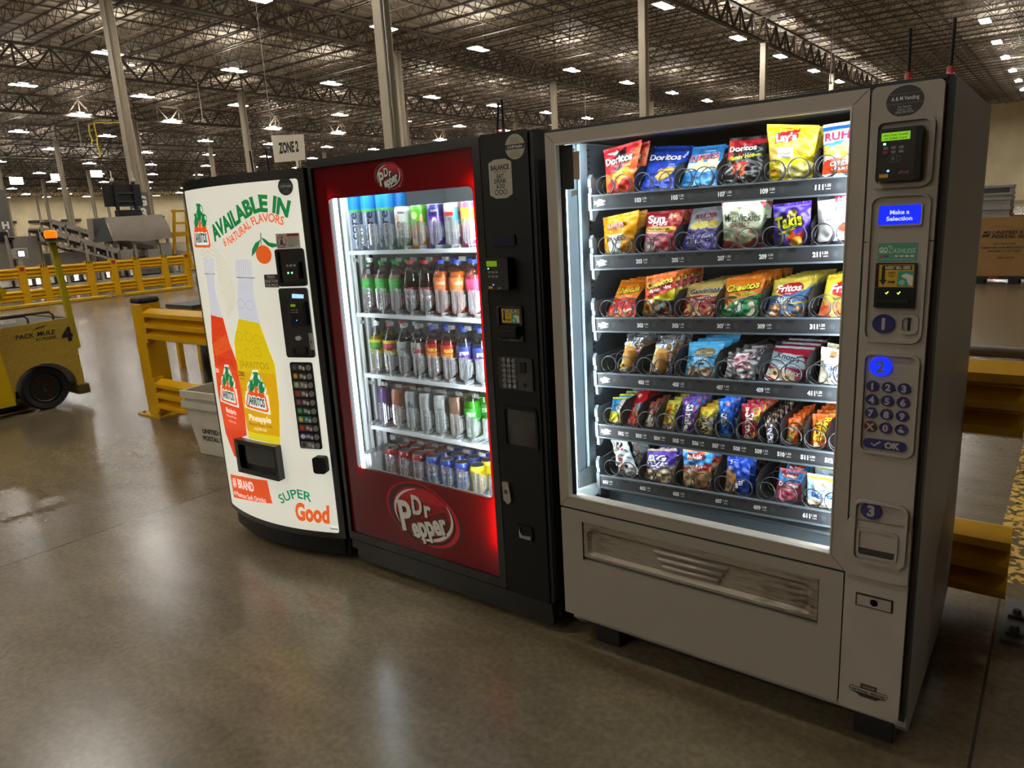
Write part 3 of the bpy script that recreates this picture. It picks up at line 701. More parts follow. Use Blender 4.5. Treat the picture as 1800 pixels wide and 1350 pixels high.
tcn = thing('trash_can', 'black bagged trash can behind the guard rail, beside the orange bottle picture', 'trash can', (-4.9, 1.75, 0))
MB().lathe([(0.2, 0), (0.24, 0.58), (0.25, 0.6)], 24).build('bin', DGREY, tcn)
lb = MB(); nn = 36
lb.add([((0.262+0.012*math.sin(k*5)+0.03*j*0.3)*math.cos(2*PI*k/nn), (0.262+0.012*math.sin(k*5)+0.01*math.sin(k*3+j))*math.sin(2*PI*k/nn), 0.63-0.12*j) for j in range(5) for k in range(nn)], [(j*nn+k, j*nn+(k+1) % nn, (j+1)*nn+(k+1) % nn, (j+1)*nn+k) for j in range(4) for k in range(nn)], smooth=True)
lb.build('bin_liner', mat('black_bag', '#151515', 0.25), tcn)
st = thing('yellow_stand', 'yellow stand with a dark top behind the guard rail', 'stand', (-7.0, 2.7, 0))
MB().box((-0.3, -0.3, 0.74), (0.3, 0.3, 0.78)).build('top_plate', DGREY, st); MB().box((-0.28, -0.28, 0.66), (0.28, 0.28, 0.74)).build('apron', YEL, st)
for sx in (-0.24, 0.24):
    for sy_ in (-0.24, 0.24): MB().box((sx-0.03, sy_-0.03, 0), (sx+0.03, sy_+0.03, 0.66)).build('leg', YEL, st)
# --- hanging sign
zs = thing('hanging_sign', 'white hanging sign reading ZONE 2 above the orange soda machine', 'sign', (-13.81, 9.3, 3.48))
pn = MB().prism([(-0.60, -0.28), (0.59, -0.32), (0.62, 0.25), (-0.61, 0.36)], lambda a, b: (a, -0.01, b), lambda a, b: (a, 0.01, b)).build('panel', mat('sign_board', '#e4dccb', 0.6), zs)
MB().text('ZONE 2', lambda a, b: (a, -0.013, b), 0.02, 0.02, 0.225, bold=0.045, width=0.77, rot=-0.03).build('lettering', INK, zs)
MB().tube([(-0.57, 0, 0.35), (-0.59, 0, 9.46)], 0.008, 5).build('wire', STEEL, zs); MB().tube([(0.57, 0, 0.25), (0.57, 0, 9.46)], 0.004, 5).build('wire', STEEL, zs)
# --- right: cardboard box on a dolly with grey crates
CARD = mat('cardboard', '#94703f', 0.8, noise=0.07, nscale=4)
def gaylord(lab, x, y, letters):
    t = thing('cardboard_box', lab, 'cardboard box', (x, y, 0))
    MB().box((-0.6, -0.5, 0.14), (0.6, 0.5, 1.12)).build('carton', CARD, t, bevel=0.006)
    f = MB(); f.add([(-0.6, -0.503, 1.10), (0.02, -0.503, 1.10), (0.04, -0.507, 0.94), (-0.02, -0.506, 0.9), (-0.1, -0.505, 0.96), (-0.6, -0.504, 0.97)], [(0,1,2,3,4,5), (5,4,3,2,1,0)]); f.build('torn_flap', CARD, t)
    MB().box((-0.6, -0.5, 0.09), (0.6, 0.5, 0.139)).build('dolly_deck', BLKPLATE, t); MB().box((-0.35, -0.504, 0.1), (-0.22, -0.5, 0.13)).build('reflector', RED, t)
    for a in (-0.5, 0.0, 0.5):
        for b in (-0.42, 0.42): MB().box((a-0.07, b-0.06, 0), (a+0.07, b+0.06, 0.09)).build('dolly_foot', BLKPLATE, t)
    if letters:
        s_ = MB(); fy = lambda a, b: (a, -0.509, b)
        s_.poly([(-0.50, 0.80), (-0.40, 0.80), (-0.37, 0.89), (-0.47, 0.89)], fy); s_.stroke([(-0.49, 0.835), (-0.43, 0.85), (-0.39, 0.87)], 0.012, lambda a, b: (a, -0.512, b), m=1)
        s_.text('UNITED STATES', fy, -0.35, 0.868, 0.05, bold=0.03, shear=0.2, width=0.70, align='l'); s_.text('POSTAL SERVICE', fy, -0.36, 0.80, 0.05, bold=0.03, shear=0.2, width=0.72, align='l')
        for i, tx in enumerate(('DO NOT CUT', 'DESIGNED FOR MULTIPLE USE', 'PROPERTY OF USPS', 'RECYCLE')): s_.text(tx, fy, -0.16+(0.03 if i == 3 else 0), (0.68, 0.62, 0.56, 0.45)[i], 0.026, bold=0.02, width=(0.30, 0.66, 0.46, 0.22)[i])
        s_.build('lettering', [INK, CARD], t)
    return t
gaylord('brown cardboard box with black postal lettering on a low black dolly', 0.66, 13.25, True)
CRATE = mat('grey_crate', '#8d8a84', 0.5, noise=0.05)
def crate(lab, x, w):
    t = thing('storage_crate', lab, 'crate', (x, 13.2, 1.12)); 
    b = MB().box((-w/2, -0.4, 0), (w/2, 0.4, 0.52)); b.build('body', CRATE, t, bevel=0.01)
    for z in (0.0, 0.12, 0.28, 0.36, 0.48): MB().box((-w/2-0.012, -0.42, z), (w/2+0.012, 0.42, z+0.035)).build('rib', CRATE, t)
    MB().box((-w/2+0.03, -0.405, 0.39), (w/2-0.03, -0.4, 0.47)).build('vent_panel', DGREY, t)
crate('grey ribbed plastic crate on the cardboard box, beside the snack machine', 0.26, 0.52); crate('grey ribbed plastic crate on the cardboard box, at the right edge', 0.98, 0.5)

# ================================================================== left machine: backlit soda machine with a curved front
JW, JBULGE, JTOP = 0.905, 0.085, 1.832
def jf(off):
    """surface of the curved front, lifted by off towards the viewer"""
    def f(x, z):
        t = x/JW; s_ = 4*JBULGE/JW*(1-2*t); l = math.sqrt(1+s_*s_)
        return (x-s_*off/l, -4*JBULGE*t*(1-t)-off/l, z)
    return f
LITE = print_mat('backlit_print', 0.25, emit=0.62, coat=0.3)
GLOSSB = mat('gloss_black_plastic', '#0a0a0b', 0.25, coat=0.3)
MATB = mat('matt_black_plastic', '#0a0a0a', 0.5, spec=0.3)
sm = thing('soda_machine', 'white backlit soda machine with tall orange and yellow bottle picture on its curved front', 'vending machine', (-2.165, -0.0216, 0), 0.053)
MB().box((0.012, 0.03, 0.07), (JW-0.012, 0.80, 1.815)).build('cabinet', BLACKM, sm, bevel=0.006)
d = MB(); nx = 28
front = [jf(0)(JW*k/nx, 0)[:2] for k in range(nx+1)]; outl = front+[(JW, 0.028), (0, 0.028)]
d.prism(outl, lambda a, b: (a, b, JTOP), lambda a, b: (a, b, 0.125)); d.build('door', GLOSSB, sm, bevel=0.004)
k_ = MB(); outl2 = [(0.03+p[0]*(JW-0.06)/JW, p[1]*0.9+0.012) for p in front]+[(JW-0.03, 0.028), (0.03, 0.028)]
k_.prism(outl2, lambda a, b: (a, b, 0.124), lambda a, b: (a, b, 0.035)); k_.build('kick_plate', MATB, sm)
for a in (0.08, JW-0.08):
    for b in (0.1, 0.7): MB().lathe([(0.03, 0), (0.03, 0.07)], 14, (a, b, 0)).build('leg', DGREY, sm)
art = MB(); SL = 0.03
WH, GRN, ORG, DKG = hx('#dcdacb'), hx('#0c7a3d'), hx('#e2561a'), hx('#0b3d2a')
art.poly(rrect(0.042, 0.155, 0.874, 1.79, 0.012), jf(0.003), WH, slab=SL)
def AP(pts, lv, col): art.poly(pts, jf(0.003+0.0005*lv), col, slab=SL)
def AT(body, x, z, h, lv, col, **k): art.text(body, jf(0.003+0.0005*lv), x, z, h, col, **k)
# faint gold arcs behind the bottles
for i in range(6):
    q = [(0.16, 1.52-0.02*i), (0.235, 1.545-0.022*i), (0.31, 1.52-0.022*i), (0.375-0.012*i, 1.46-0.022*i), (0.415-0.014*i, 1.385-0.02*i), (0.425-0.016*i, 1.30-0.015*i), (0.415-0.016*i, 1.235-0.01*i)]
    art.stroke(q, 0.0025, jf(0.0035), hx('#b3ab84'))
# bottles: caps, clear necks, soda, light label bands
def bottle_art(cap, neck, liq, c_l, c_d, c_hi):
    AP(cap, 2, hx('#cfd0d4'))
    for k in range(1, 8): u = k/8; a = [cap[3][j]+(cap[2][j]-cap[3][j])*u for j in (0, 1)]; b = [cap[0][j]+(cap[1][j]-cap[0][j])*u for j in (0, 1)]; art.stroke([a, b], 0.003, jf(0.0046), hx('#b4b6bd'))
    AP(neck, 1, hx('#c9cbd4'))
    art.stroke([(neck[0][0]-0.012, neck[0][1]+0.002), (neck[1][0]+0.012, neck[1][1]+0.002)], 0.006, jf(0.0046), hx('#8b8c93'))
    AP(liq, 2, c_l)
cap2, neck2 = [(0.4713,1.4594),(0.584,1.4572),(0.5793,1.3823),(0.4539,1.3831)], [(0.4748,1.3761),(0.5725,1.372),(0.567,1.303),(0.5773,1.1664),(0.4343,1.184),(0.4524,1.3022)]
liq2 = [(0.4343,1.184),(0.5772,1.1664),(0.6144,1.0421),(0.6377,0.9756),(0.633,0.7918),(0.6056,0.5819),(0.3767,0.589),(0.3678,0.7686),(0.3611,0.959),(0.3702,1.0714)]
cap1, neck1 = [(0.1822,1.4683),(0.302,1.4681),(0.2817,1.393),(0.1605,1.3948)], [(0.1782,1.39),(0.2704,1.3914),(0.2592,1.298),(0.2979,1.1834),(0.1636,1.1893),(0.1738,1.2801)]
liq1 = [(0.1637,1.1894),(0.2973,1.1818),(0.3231,1.0684),(0.3648,0.9733),(0.3817,0.8247),(0.3605,0.5984),(0.30,0.5784),(0.2793,0.4556),(0.1918,0.4593),(0.1206,0.5712),(0.095,0.7717),(0.1156,0.9572),(0.1229,1.0518)]
bottle_art(cap1, neck1, liq1, hx('#d83a10'), 0, 0); bottle_art(cap2, neck2, liq2, hx('#d7bd00'), 0, 0)
AP([(0.13,1.04),(0.30,1.10),(0.335,1.03),(0.15,0.98)], 3, hx('#e0561a')); AP([(0.118,0.93),(0.365,0.93),(0.378,0.83),(0.36,0.62),(0.128,0.60),(0.105,0.77)], 3, hx('#e4481a'))
AP([(0.363,0.93),(0.637,0.93),(0.633,0.79),(0.612,0.625),(0.374,0.628),(0.369,0.77)], 3, hx('#dba800'))
AP([(0.378,0.622),(0.610,0.618),(0.606,0.585),(0.38,0.592)], 3, hx('#e0d020')); AP([(0.20,0.575),(0.29,0.575),(0.275,0.47),(0.20,0.47)], 3, hx('#c93a12'))
for i, (x, z) in enumerate(((0.42,1.10),(0.49,1.10),(0.55,1.09),(0.40,1.00),(0.47,1.02),(0.54,1.03),(0.47,1.255),(0.53,1.25))): art.stroke(ell(x, z, 0.026, 0.022, 14), 0.003, jf(0.0052), hx('#b59c00') if z < 1.2 else hx('#aeb0bb'), closed=True)
for i, (x, z) in enumerate(((0.20,1.11),(0.26,1.11),(0.17,1.05),(0.23,1.04),(0.29,1.03))): art.stroke(ell(x, z, 0.024, 0.02, 14), 0.003, jf(0.0052), hx('#b52f10'), closed=True)
AT('JARRITOS', 0.495, 0.965, 0.03, 4, hx('#b89a00'), bold=0.02, width=0.21); AT('JARRITOS', 0.25, 0.965, 0.03, 4, hx('#b8340f'), bold=0.02, width=0.16)
def jar_logo(TL, TR, BR, BL, lv, mark):
    def q(u, v): return tuple((BL[j]*(1-u)+BR[j]*u)*(1-v)+(TL[j]*(1-u)+TR[j]*u)*v for j in (0, 1))
    def Q(pts): return [q(*p) for p in pts]
    W_ = hx('#eeeee6')
    if mark:
        for e in (ell(0.5,0.78,0.33,0.22), ell(0.27,0.58,0.27,0.2), ell(0.74,0.58,0.27,0.2)): AP(Q(e), lv, W_)
        AP(Q([(0.28,0.8),(0.28,1.04),(0.66,1.04),(0.66,0.8)]), lv, W_); AP(Q([(-0.05,0.44),(1.05,0.44),(1.05,-0.04),(-0.05,-0.04)]), lv, W_)
    AP(Q([(0.06,0.40),(0.94,0.40),(1.0,0.06),(0.94,0.0),(0.07,0.0),(0.0,0.06)]), lv+1, ORG); AP(Q([(0.11,0.36),(0.89,0.36),(0.93,0.08),(0.90,0.055),(0.10,0.055),(0.07,0.08)]), lv+2, W_)
    AP(Q([(0.1,0.40),(0.12,0.5),(0.28,0.54),(0.42,0.44),(0.44,0.62),(0.56,0.62),(0.60,0.44),(0.74,0.53),(0.9,0.48),(0.9,0.36),(0.72,0.33),(0.6,0.38),(0.5,0.33),(0.4,0.38),(0.26,0.33)]), lv+3, ORG)
    for cx_, cz_, r in ((0.5,0.74,1.0),(0.25,0.57,0.78),(0.76,0.57,0.78)):
        AP(Q(ell(cx_, cz_, 0.23*r, 0.13*r)), lv+4, GRN); AP(Q([(cx_-0.13*r,cz_+0.06),(cx_+0.13*r,cz_+0.06),(cx_+0.16*r,cz_+0.25*r),(cx_-0.16*r,cz_+0.25*r)]), lv+4, GRN)
        art.stroke(Q(ell(cx_+0.2*r, cz_+0.12*r, 0.10*r, 0.09*r, 14)), 0.005, jf(0.003+0.0005*(lv+4)), GRN, closed=True); art.stroke(Q([(cx_-0.12*r,cz_-0.06),(cx_-0.15*r,cz_+0.08*r),(cx_-0.08*r,cz_+0.2*r)]), 0.003, jf(0.003+0.0005*(lv+5)), W_)
    AP(Q([(0.43,0.38),(0.57,0.38),(0.53,0.56),(0.47,0.56)]), lv+5, ORG)
    vs_, fs, x0, x1 = text_mesh('JARRITOS', 0.035, 0.0); w = 0.74/(x1-x0)
    art.add([jf(0.003+0.0005*(lv+5))(*q(0.13+(p[0]-x0)*w, 0.12+p[1]*0.29)) for p in vs_], fs, 0, DKG)
jar_logo((0.1419,1.7288),(0.2887,1.721),(0.281,1.5175),(0.0741,1.5192), 1, False)
jar_logo((0.2058,0.9363),(0.3244,0.9444),(0.3199,0.7443),(0.1324,0.7485), 5, True)
jar_logo((0.4499,0.9323),(0.5638,0.936),(0.5619,0.736),(0.3934,0.7521), 5, True)
AT('Pineapple', 0.487, 0.700, 0.03, 5, hx('#f4f2e6'), bold=0.02, width=0.16); AT('Natural Flavor Soda', 0.485, 0.668, 0.014, 5, hx('#5c5210'), width=0.17); AT('12.5 FL OZ', 0.485, 0.645, 0.012, 5, hx('#f4f2e6'), width=0.09)
AT('Mandarin', 0.235, 0.707, 0.026, 5, hx('#f4e6d8'), bold=0.02, width=0.11); AT('Natural Flavor', 0.235, 0.678, 0.012, 5, hx('#f4d8c8'), width=0.11); AT('12.5 FL OZ', 0.235, 0.65, 0.011, 5, hx('#f4d8c8'), width=0.08)
AT('200', 0.395, 0.915, 0.022, 5, hx('#463a08'), bold=0.02); AT('calories', 0.395, 0.892, 0.009, 5, hx('#463a08')); AT('200', 0.14, 0.905, 0.02, 5, hx('#f4e6d8'), bold=0.02)
AT('AVAILABLE IN', 0, 0, 0.066, 2, GRN, bold=0.05, path=[(0.324,1.5455),(0.3935,1.5721),(0.4822,1.6009),(0.5489,1.6293),(0.6205,1.6567),(0.6734,1.6672),(0.7389,1.6586),(0.81,1.633)], vcenter=False)
AT('6 NATURAL FLAVORS', 0, 0, 0.036, 2, hx('#e2602e'), bold=0.018, path=[(0.4053,1.5194),(0.4738,1.5358),(0.5482,1.5689),(0.6176,1.6046),(0.6755,1.6184),(0.7278,1.6166),(0.7818,1.599)], vcenter=False)
AP(ell(0.6575, 1.477, 0.0445, 0.0415, 28), 2, hx('#dd5a1c')); AP([(0.6521,1.5436),(0.6183,1.5293),(0.5945,1.5027),(0.5854,1.4695),(0.6139,1.4903),(0.6371,1.517)], 3, hx('#127a44')); AP([(0.6563,1.5531),(0.6774,1.5445),(0.6992,1.5282),(0.7407,1.5208),(0.7366,1.5094),(0.7101,1.5058),(0.6874,1.5152),(0.6702,1.5313)], 3, hx('#0f6f3c'))
art.stroke([(0.6571,1.5724),(0.6518,1.5184)], 0.004, jf(0.0048), DKG)
AP([(0.0936,0.3361),(0.26,0.362),(0.4777,0.3823),(0.4846,0.3196),(0.4937,0.2626),(0.27,0.236),(0.0958,0.2062)], 2, hx('#df5220'))
AT('#1 BRAND', 0.235, 0.313, 0.048, 3, hx('#f6f2ea'), bold=0.018, rot=0.10, width=0.24); AT('of Mexican Soft Drinks', 0.275, 0.255, 0.026, 3, hx('#f6f2ea'), rot=0.10, width=0.34)
AT('SUPER', 0, 0, 0.045, 2, hx('#0c8a60'), bold=0.02, path=[(0.560,0.2729),(0.6201,0.3041),(0.6789,0.320),(0.7465,0.305)], vcenter=False)
AT('Good', 0.742, 0.248, 0.085, 3, hx('#e2622a'), bold=0.045, shear=0.12, width=0.195)
AP(ell(0.85, 0.1766, 0.022, 0.012, 20), 2, hx('#f2f2ee')); AT('Vendo', 0.85, 0.1766, 0.011, 3, hx('#222222'), bold=0.03)
art.build('front_panel', LITE, sm)
# stickers
def jpart(name, pts, off0, off1, m, bevel=0.0, parent=None): return MB().prism(pts, jf(off1), jf(off0)).build(name, m, parent or sm, bevel=bevel)
st_ = MB(); st_.poly(ell(0.8165, 1.76, 0.0355, 0.037, 32), jf(0.0062), hx('#232221')); 
for dz in (0.011, -0.006): st_.stroke([(0.783, 1.76+dz), (0.850, 1.76+dz)], 0.0012, jf(0.0066), hx('#8b8a86'))
st_.text('A & M Vending', jf(0.0068), 0.8165, 1.7625, 0.0085, hx('#d0cec8'), bold=0.02, width=0.056)
for i, tx in enumerate(('For Service', 'Call or Text', '(502) 937-0276')): st_.text(tx, jf(0.0068), 0.8165, 1.746-0.0065*i, 0.0042, hx('#9a9890'))
st_.build('operator_sticker', PRINT, sm)
w_ = MB(); w_.poly([(0.7382,1.565),(0.854,1.5632),(0.8538,1.4988),(0.7375,1.4998)], jf(0.0062), hx('#cfcab9')); w_.poly([(0.792,1.5635),(0.853,1.5625),(0.853,1.549),(0.792,1.55)], jf(0.0066), hx('#cf5a24')); w_.text('WARNING', jf(0.0069), 0.828, 1.5562, 0.008, hx('#2a1a10'), bold=0.03, width=0.042); w_.poly([(0.797,1.5515),(0.803,1.561),(0.809,1.5515)], jf(0.0069), hx('#1a1a1a'))
for i in range(6): w_.stroke([(0.794, 1.543-0.0068*i), ((0.850, 0.846, 0.851, 0.842, 0.849, 0.825)[i], 1.543-0.0068*i)], 0.0024, jf(0.0066), hx('#6e6a60'))
w_.stroke(ell(0.766, 1.531, 0.022, 0.027, 22), 0.003, jf(0.0069), hx('#a83226'), closed=True); w_.stroke([(0.750, 1.551), (0.782, 1.511)], 0.003, jf(0.0069), hx('#a83226')); w_.poly([(0.756,1.515),(0.768,1.515),(0.772,1.538),(0.76,1.54)], jf(0.0066), hx('#222222')); w_.poly(ell(0.768, 1.547, 0.005, 0.005, 10), jf(0.0066), hx('#222222')); w_.poly([(0.769,1.512),(0.78,1.512),(0.774,1.526)], jf(0.0066), hx('#222222'))
w_.build('warning_sticker', PRINT, sm)
p_ = MB(); p_.poly([(0.646,1.3881),(0.7218,1.3886),(0.7234,1.3305),(0.6442,1.3316)], jf(0.0062), hx('#171716'))
for i, tx in enumerate(('PRESS', 'SELECTION', 'FOR PRICE')): p_.text(tx, jf(0.0066), 0.684, 1.3775-0.0185*i, 0.0125, hx('#c9c7c0'), bold=0.025, width=(0.042, 0.070, 0.066)[i])
p_.build('price_sticker', PRINT, sm)
# payment recesses
GLOW = mat('green_led', '#6cff8a', 0.4, emit=4.0); BLUELED = mat('blue_led', '#3a6cff', 0.4, emit=6.0); LCDG = mat('green_lcd', '#6f9c10', 0.3, emit=0.45); LCDB = mat('pale_blue_lcd', '#a8d8ff', 0.3, emit=0.8)
r1 = MB().ring(rrect(0.727, 1.334, 0.866, 1.498, 0.012), rrect(0.739, 1.350, 0.856, 1.486, 0.008), jf(0.014), jf(0.0)).build('bill_recess', MATB, sm)
jpart('recess_back', rrect(0.737, 1.348, 0.858, 1.488, 0.008), 0.0032, 0.0045, GLOSSB, parent=r1)
ba = jpart('bill_acceptor', [(0.771,1.374),(0.842,1.367),(0.846,1.440),(0.783,1.444)], 0.0045, 0.030, GLOSSB, 0.004)
for x in (0.795, 0.813): jpart('status_light', ell(x, 1.3945, 0.0035, 0.004, 10), 0.030, 0.0312, GLOW, parent=ba)
for x in (0.795, 0.812, 0.829): jpart('card_icon', rrect(x-0.006, 1.421, x+0.006, 1.431, 0.002), 0.030, 0.0308, GREY, parent=ba)
r2 = jpart('payment_panel', rrect(0.7185, 1.0115, 0.862, 1.326, 0.012), 0.0, 0.011, GLOSSB, 0.003)
jpart('display', [(0.7852,1.2819),(0.8412,1.2794),(0.8434,1.2962),(0.7879,1.3008)], 0.011, 0.0125, LCDB, parent=r2)
rd = jpart('card_reader', rrect(0.781, 1.160, 0.845, 1.264, 0.005), 0.011, 0.034, MATB, 0.003)
jpart('reader_display', rrect(0.789, 1.246, 0.812, 1.257, 0.001), 0.034, 0.0352, LCDG, parent=rd)
for i in range(3):
    for j in range(2): jpart('reader_icon', rrect(0.788+0.012*i, 1.229-0.011*j, 0.796+0.012*i, 1.235-0.011*j, 0.001), 0.034, 0.0348, GREY, parent=rd)
jpart('status_light', ell(0.810, 1.185, 0.002, 0.002, 8), 0.034, 0.0352, BLUELED, parent=rd)
jpart('coin_return_knob', ell(0.795, 1.102, 0.012, 0.010, 18), 0.011, 0.022, mat('ivory_knob', '#b9b5ac', 0.4), 0.002)
lk = jpart('lock_plate', rrect(0.845, 1.048, 0.862, 1.125, 0.002), 0.011, 0.0135, STEEL); jpart('lock_cylinder', ell(0.8535, 1.085, 0.006, 0.007, 14), 0.0135, 0.018, CHROME, parent=lk)
MB().ring(rrect(0.757, 1.022, 0.826, 1.060, 0.008), rrect(0.764, 1.028, 0.819, 1.054, 0.006), jf(0.016), jf(0.011)).build('coin_cup', MATB, sm)
# selection buttons
sp_ = jpart('selection_panel', rrect(0.727, 0.576, 0.841, 0.989, 0.010), 0.0, 0.009, MATB, 0.003)
cards = ['#25242c', '#3c2a12', '#6d7362', '#5b4046', '#4a2c36', '#23452a', '#2c7a74', '#6e2f2c', '#241f6b', '#7c7c80']; blobs = ['#5a5a70', '#d8a040', '#c9cfa0', '#c03a30', '#8c5a6a', '#4cae58', '#e6d040', '#c9463c', '#d8d6e6', '#3c3c3c']
for i in range(10):
    z = 0.966-0.0412*i; c = MB(); c.poly(rrect(0.735, z-0.016, 0.808, z+0.016, 0.004), jf(0.0105), hx(cards[i])); c.poly(ell(0.752, z, 0.011, 0.012, 14), jf(0.0110), hx(blobs[i])); c.poly(rrect(0.774, z-0.008, 0.790, z+0.009, 0.002), jf(0.0110), hx('#b9b9b4')); c.poly(rrect(0.793, z-0.013, 0.804, z+0.004, 0.003), jf(0.0110), hx('#d8d8d2'))
    if i == 8: c.text('BREX', jf(0.0115), 0.757, z, 0.012, hx('#e8e8f4'), bold=0.03, shear=0.2, width=0.036)
    c.build('selection_card', PRINT, sp_)
    jpart('selection_button', ell(0.824, z, 0.0115, 0.0135, 20), 0.009, 0.016, mat('button_grey', '#8b8b86', 0.35, metal=0.5), 0.002, parent=sp_)
# delivery chute and handle
ch = MB().ring(rrect(0.295, 0.407, 0.607, 0.581, 0.006), rrect(0.325, 0.435, 0.588, 0.560, 0.012), jf(0.040), jf(-0.05)).build('delivery_bezel', GLOSSB, sm, bevel=0.003)
jpart('delivery_pocket', rrect(0.31, 0.42, 0.595, 0.57, 0.004), 0.004, 0.0125, mat('pocket_black', '#1a1b1a', 0.4), parent=ch)
jpart('delivery_flap', rrect(0.352, 0.458, 0.566, 0.552, 0.004), 0.0126, 0.018, mat('smoked_flap', '#30332f', 0.2), parent=ch)
jpart('lock_handle', rrect(0.8015, 0.465, 0.863, 0.545, 0.014), 0.0, 0.038, MATB, 0.008)

# ================================================================== middle machine: glass-front drink machine
DW, DTOP = 1.158, 1.857
dm = thing('drink_machine', 'black glass-front drink machine with red printed glass, middle of the three', 'vending machine', (-1.230, 0.025, 0), 0.0079)
def pl(y): return lambda a, b: (a, y, b)
LINER = mat('white_liner', '#d9dde0', 0.5); ALU = mat('aluminium_strip', '#aeb6ba', 0.35, metal=0.5)
for x in (0.0, DW-0.03): MB().box((x, 0.05, 0.13), (x+0.03, 0.86, DTOP-0.012)).build('side_panel', BLACKM, dm)
MB().box((0.03, 0.05, DTOP-0.06), (DW-0.03, 0.86, DTOP-0.012)).build('top_panel', BLACKM, dm); MB().box((0.03, 0.84, 0.13), (DW-0.03, 0.86, DTOP-0.06)).build('back_panel', BLACKM, dm)
MB().box((0.0, 0.05, 0.06), (DW, 0.86, 0.13)).build('base', BLACKM, dm)
for a in (0.08, DW-0.08):
    for b in (0.12, 0.78): MB().lathe([(0.03, 0), (0.03, 0.06)], 12, (a, b, 0)).build('leg', DGREY, dm)
MB().box((0.01, 0.0, 0.095), (DW-0.01, 0.05, 0.136)).box((0.02, 0.02, 0.03), (DW-0.02, 0.05, 0.095)).build('kick_plate', GLOSSB, dm)
GX0, GX1, GZ0, GZ1 = 0.020, 0.903, 0.180, 1.824
MB().ring(rrect(0, 0.142, 0.936, DTOP, 0.008), rrect(GX0, GZ0, GX1, GZ1, 0.006), pl(-0.004), pl(0.05)).build('door_frame', GLOSSB, dm, bevel=0.003)
WX0, WX1, WZ0, WZ1 = 0.096, 0.884, 0.510, 1.694
REDP = print_mat('printed_glass', 0.12, coat=0.5, transl=0.32)
g = MB(); g.ring(rrect(GX0, GZ0, GX1, GZ1, 0.005), rrect(WX0, WZ0, WX1, WZ1, 0.022), pl(0.008), pl(0.011), col=hx('#780d1a'))
[n.inputs['Color'].links and REDP.node_tree.links.remove(n.inputs['Color'].links[0]) for n in REDP.node_tree.nodes if n.bl_idname == 'ShaderNodeBsdfTranslucent']
for n in REDP.node_tree.nodes:
    if n.bl_idname == 'ShaderNodeBsdfTranslucent': n.inputs['Color'].default_value = (0.75, 0.012, 0.02, 1)
g.build('printed_glass', REDP, dm)
def dr_logo(cx, cz, k, name):
    L = MB(); off = [0.0]
    def at(x, z): return (cx+(x-0.492)*k, cz+(z-0.360)*k)
    def lay(pts, col): off[0] += 1; L.poly([at(*p) for p in pts], pl(0.008-0.0004*off[0]), hx(col))
    lay(ell(0.480, 0.362, 0.212, 0.138, 44, -0.10), '#c0142a'); lay(ell(0.505, 0.352, 0.215, 0.135, 44, -0.14), '#5a0a14'); lay(ell(0.478, 0.361, 0.195, 0.132, 44, -0.12), '#4a0a10')
    lay([(0.69+0.0*i, 0.0) for i in ()] or ell(0.51, 0.352, 0.19, 0.132, 44, -0.12), '#d4172c'); lay(ell(0.488, 0.357, 0.190, 0.130, 44, -0.12), '#3d0a10')
    lay(ell(0.493, 0.360, 0.176, 0.121, 44, -0.10), '#a31424'); lay([(0.493+0.172*math.cos(a), 0.360+0.117*math.sin(a)) for a in [0.55+0.1*i for i in range(21)]], '#c01a2a')
    lay([(0.493+0.172*math.cos(a), 0.36+0.117*math.sin(a)) for a in [3.3+0.12*i for i in range(24)]]+[(0.62, 0.40), (0.5, 0.345), (0.37, 0.34)], '#6a0d18')
    W_ = '#e6e4da'
    def arc(a0, a1, wmax, rx, rz):
        off[0] += 1; n = 22; P = []; Q_ = []
        for i in range(n+1):
            u = i/n; a = a0+(a1-a0)*u; w = wmax*math.sin(PI*min(1, max(0.02, u)))**0.7
            P.append(at(0.493+rx*math.cos(a), 0.360+rz*math.sin(a))); Q_.append(at(0.493+(rx-w)*math.cos(a), 0.360+(rz-w)*math.sin(a)))
        for i in range(n): L.poly([P[i], P[i+1], Q_[i+1], Q_[i]], pl(0.008-0.0004*off[0]), hx(W_))
    arc(1.75, 3.75, 0.013, 0.172, 0.115); arc(-2.0, 0.65, 0.016, 0.174, 0.119)
    for dx, dz, c in ((0.006, -0.005, '#1d0508'), (0, 0, W_)):
        off[0] += 1; f = pl(0.008-0.0004*off[0])
        def T(body, x, z, h, w, rot, bold=0.04, shear=-0.05): q = at(x+dx, z+dz); L.text(body, f, q[0], q[1], h*k, hx(c), bold=bold, rot=rot, width=w*k, shear=shear)
        T('D', 0.462, 0.398, 0.082, 0.062, 0.0, 0.035); T('r', 0.524, 0.392, 0.072, 0.040, 0.0, 0.035); T('P', 0.388, 0.336, 0.132, 0.078, 0.10, 0.03); T('epper', 0.522, 0.318, 0.088, 0.215, 0.30, 0.04)
        q = at(0.352, 0.372)
    off[0] += 1; q = at(0.572, 0.293); L.text('Est.1885', pl(0.008-0.0004*off[0]), q[0], q[1], 0.019*k, hx(W_), bold=0.01, rot=0.22, width=0.09*k)
    return L.build(name, print_mat('printed_logo', 0.25, coat=0.3), dm)
dr_logo(0.492, 0.360, 1.0, 'brand_logo'); dr_logo(0.472, 1.760, 0.37, 'brand_logo')
MB().prism(rrect(WX0-0.008, WZ0-0.008, WX1+0.008, WZ1+0.008, 0.022), pl(0.0115), pl(0.0145)).build('window_pane', clear_mat('window_glass', (0.97, 0.98, 0.98), 0.05), dm)
m_ = MB(); m_.poly([(0.505, 1.715), (0.53, 1.716), (0.531, 1.722), (0.505, 1.722)], pl(0.007)); m_.build('white_tag', WHITEINK, dm)
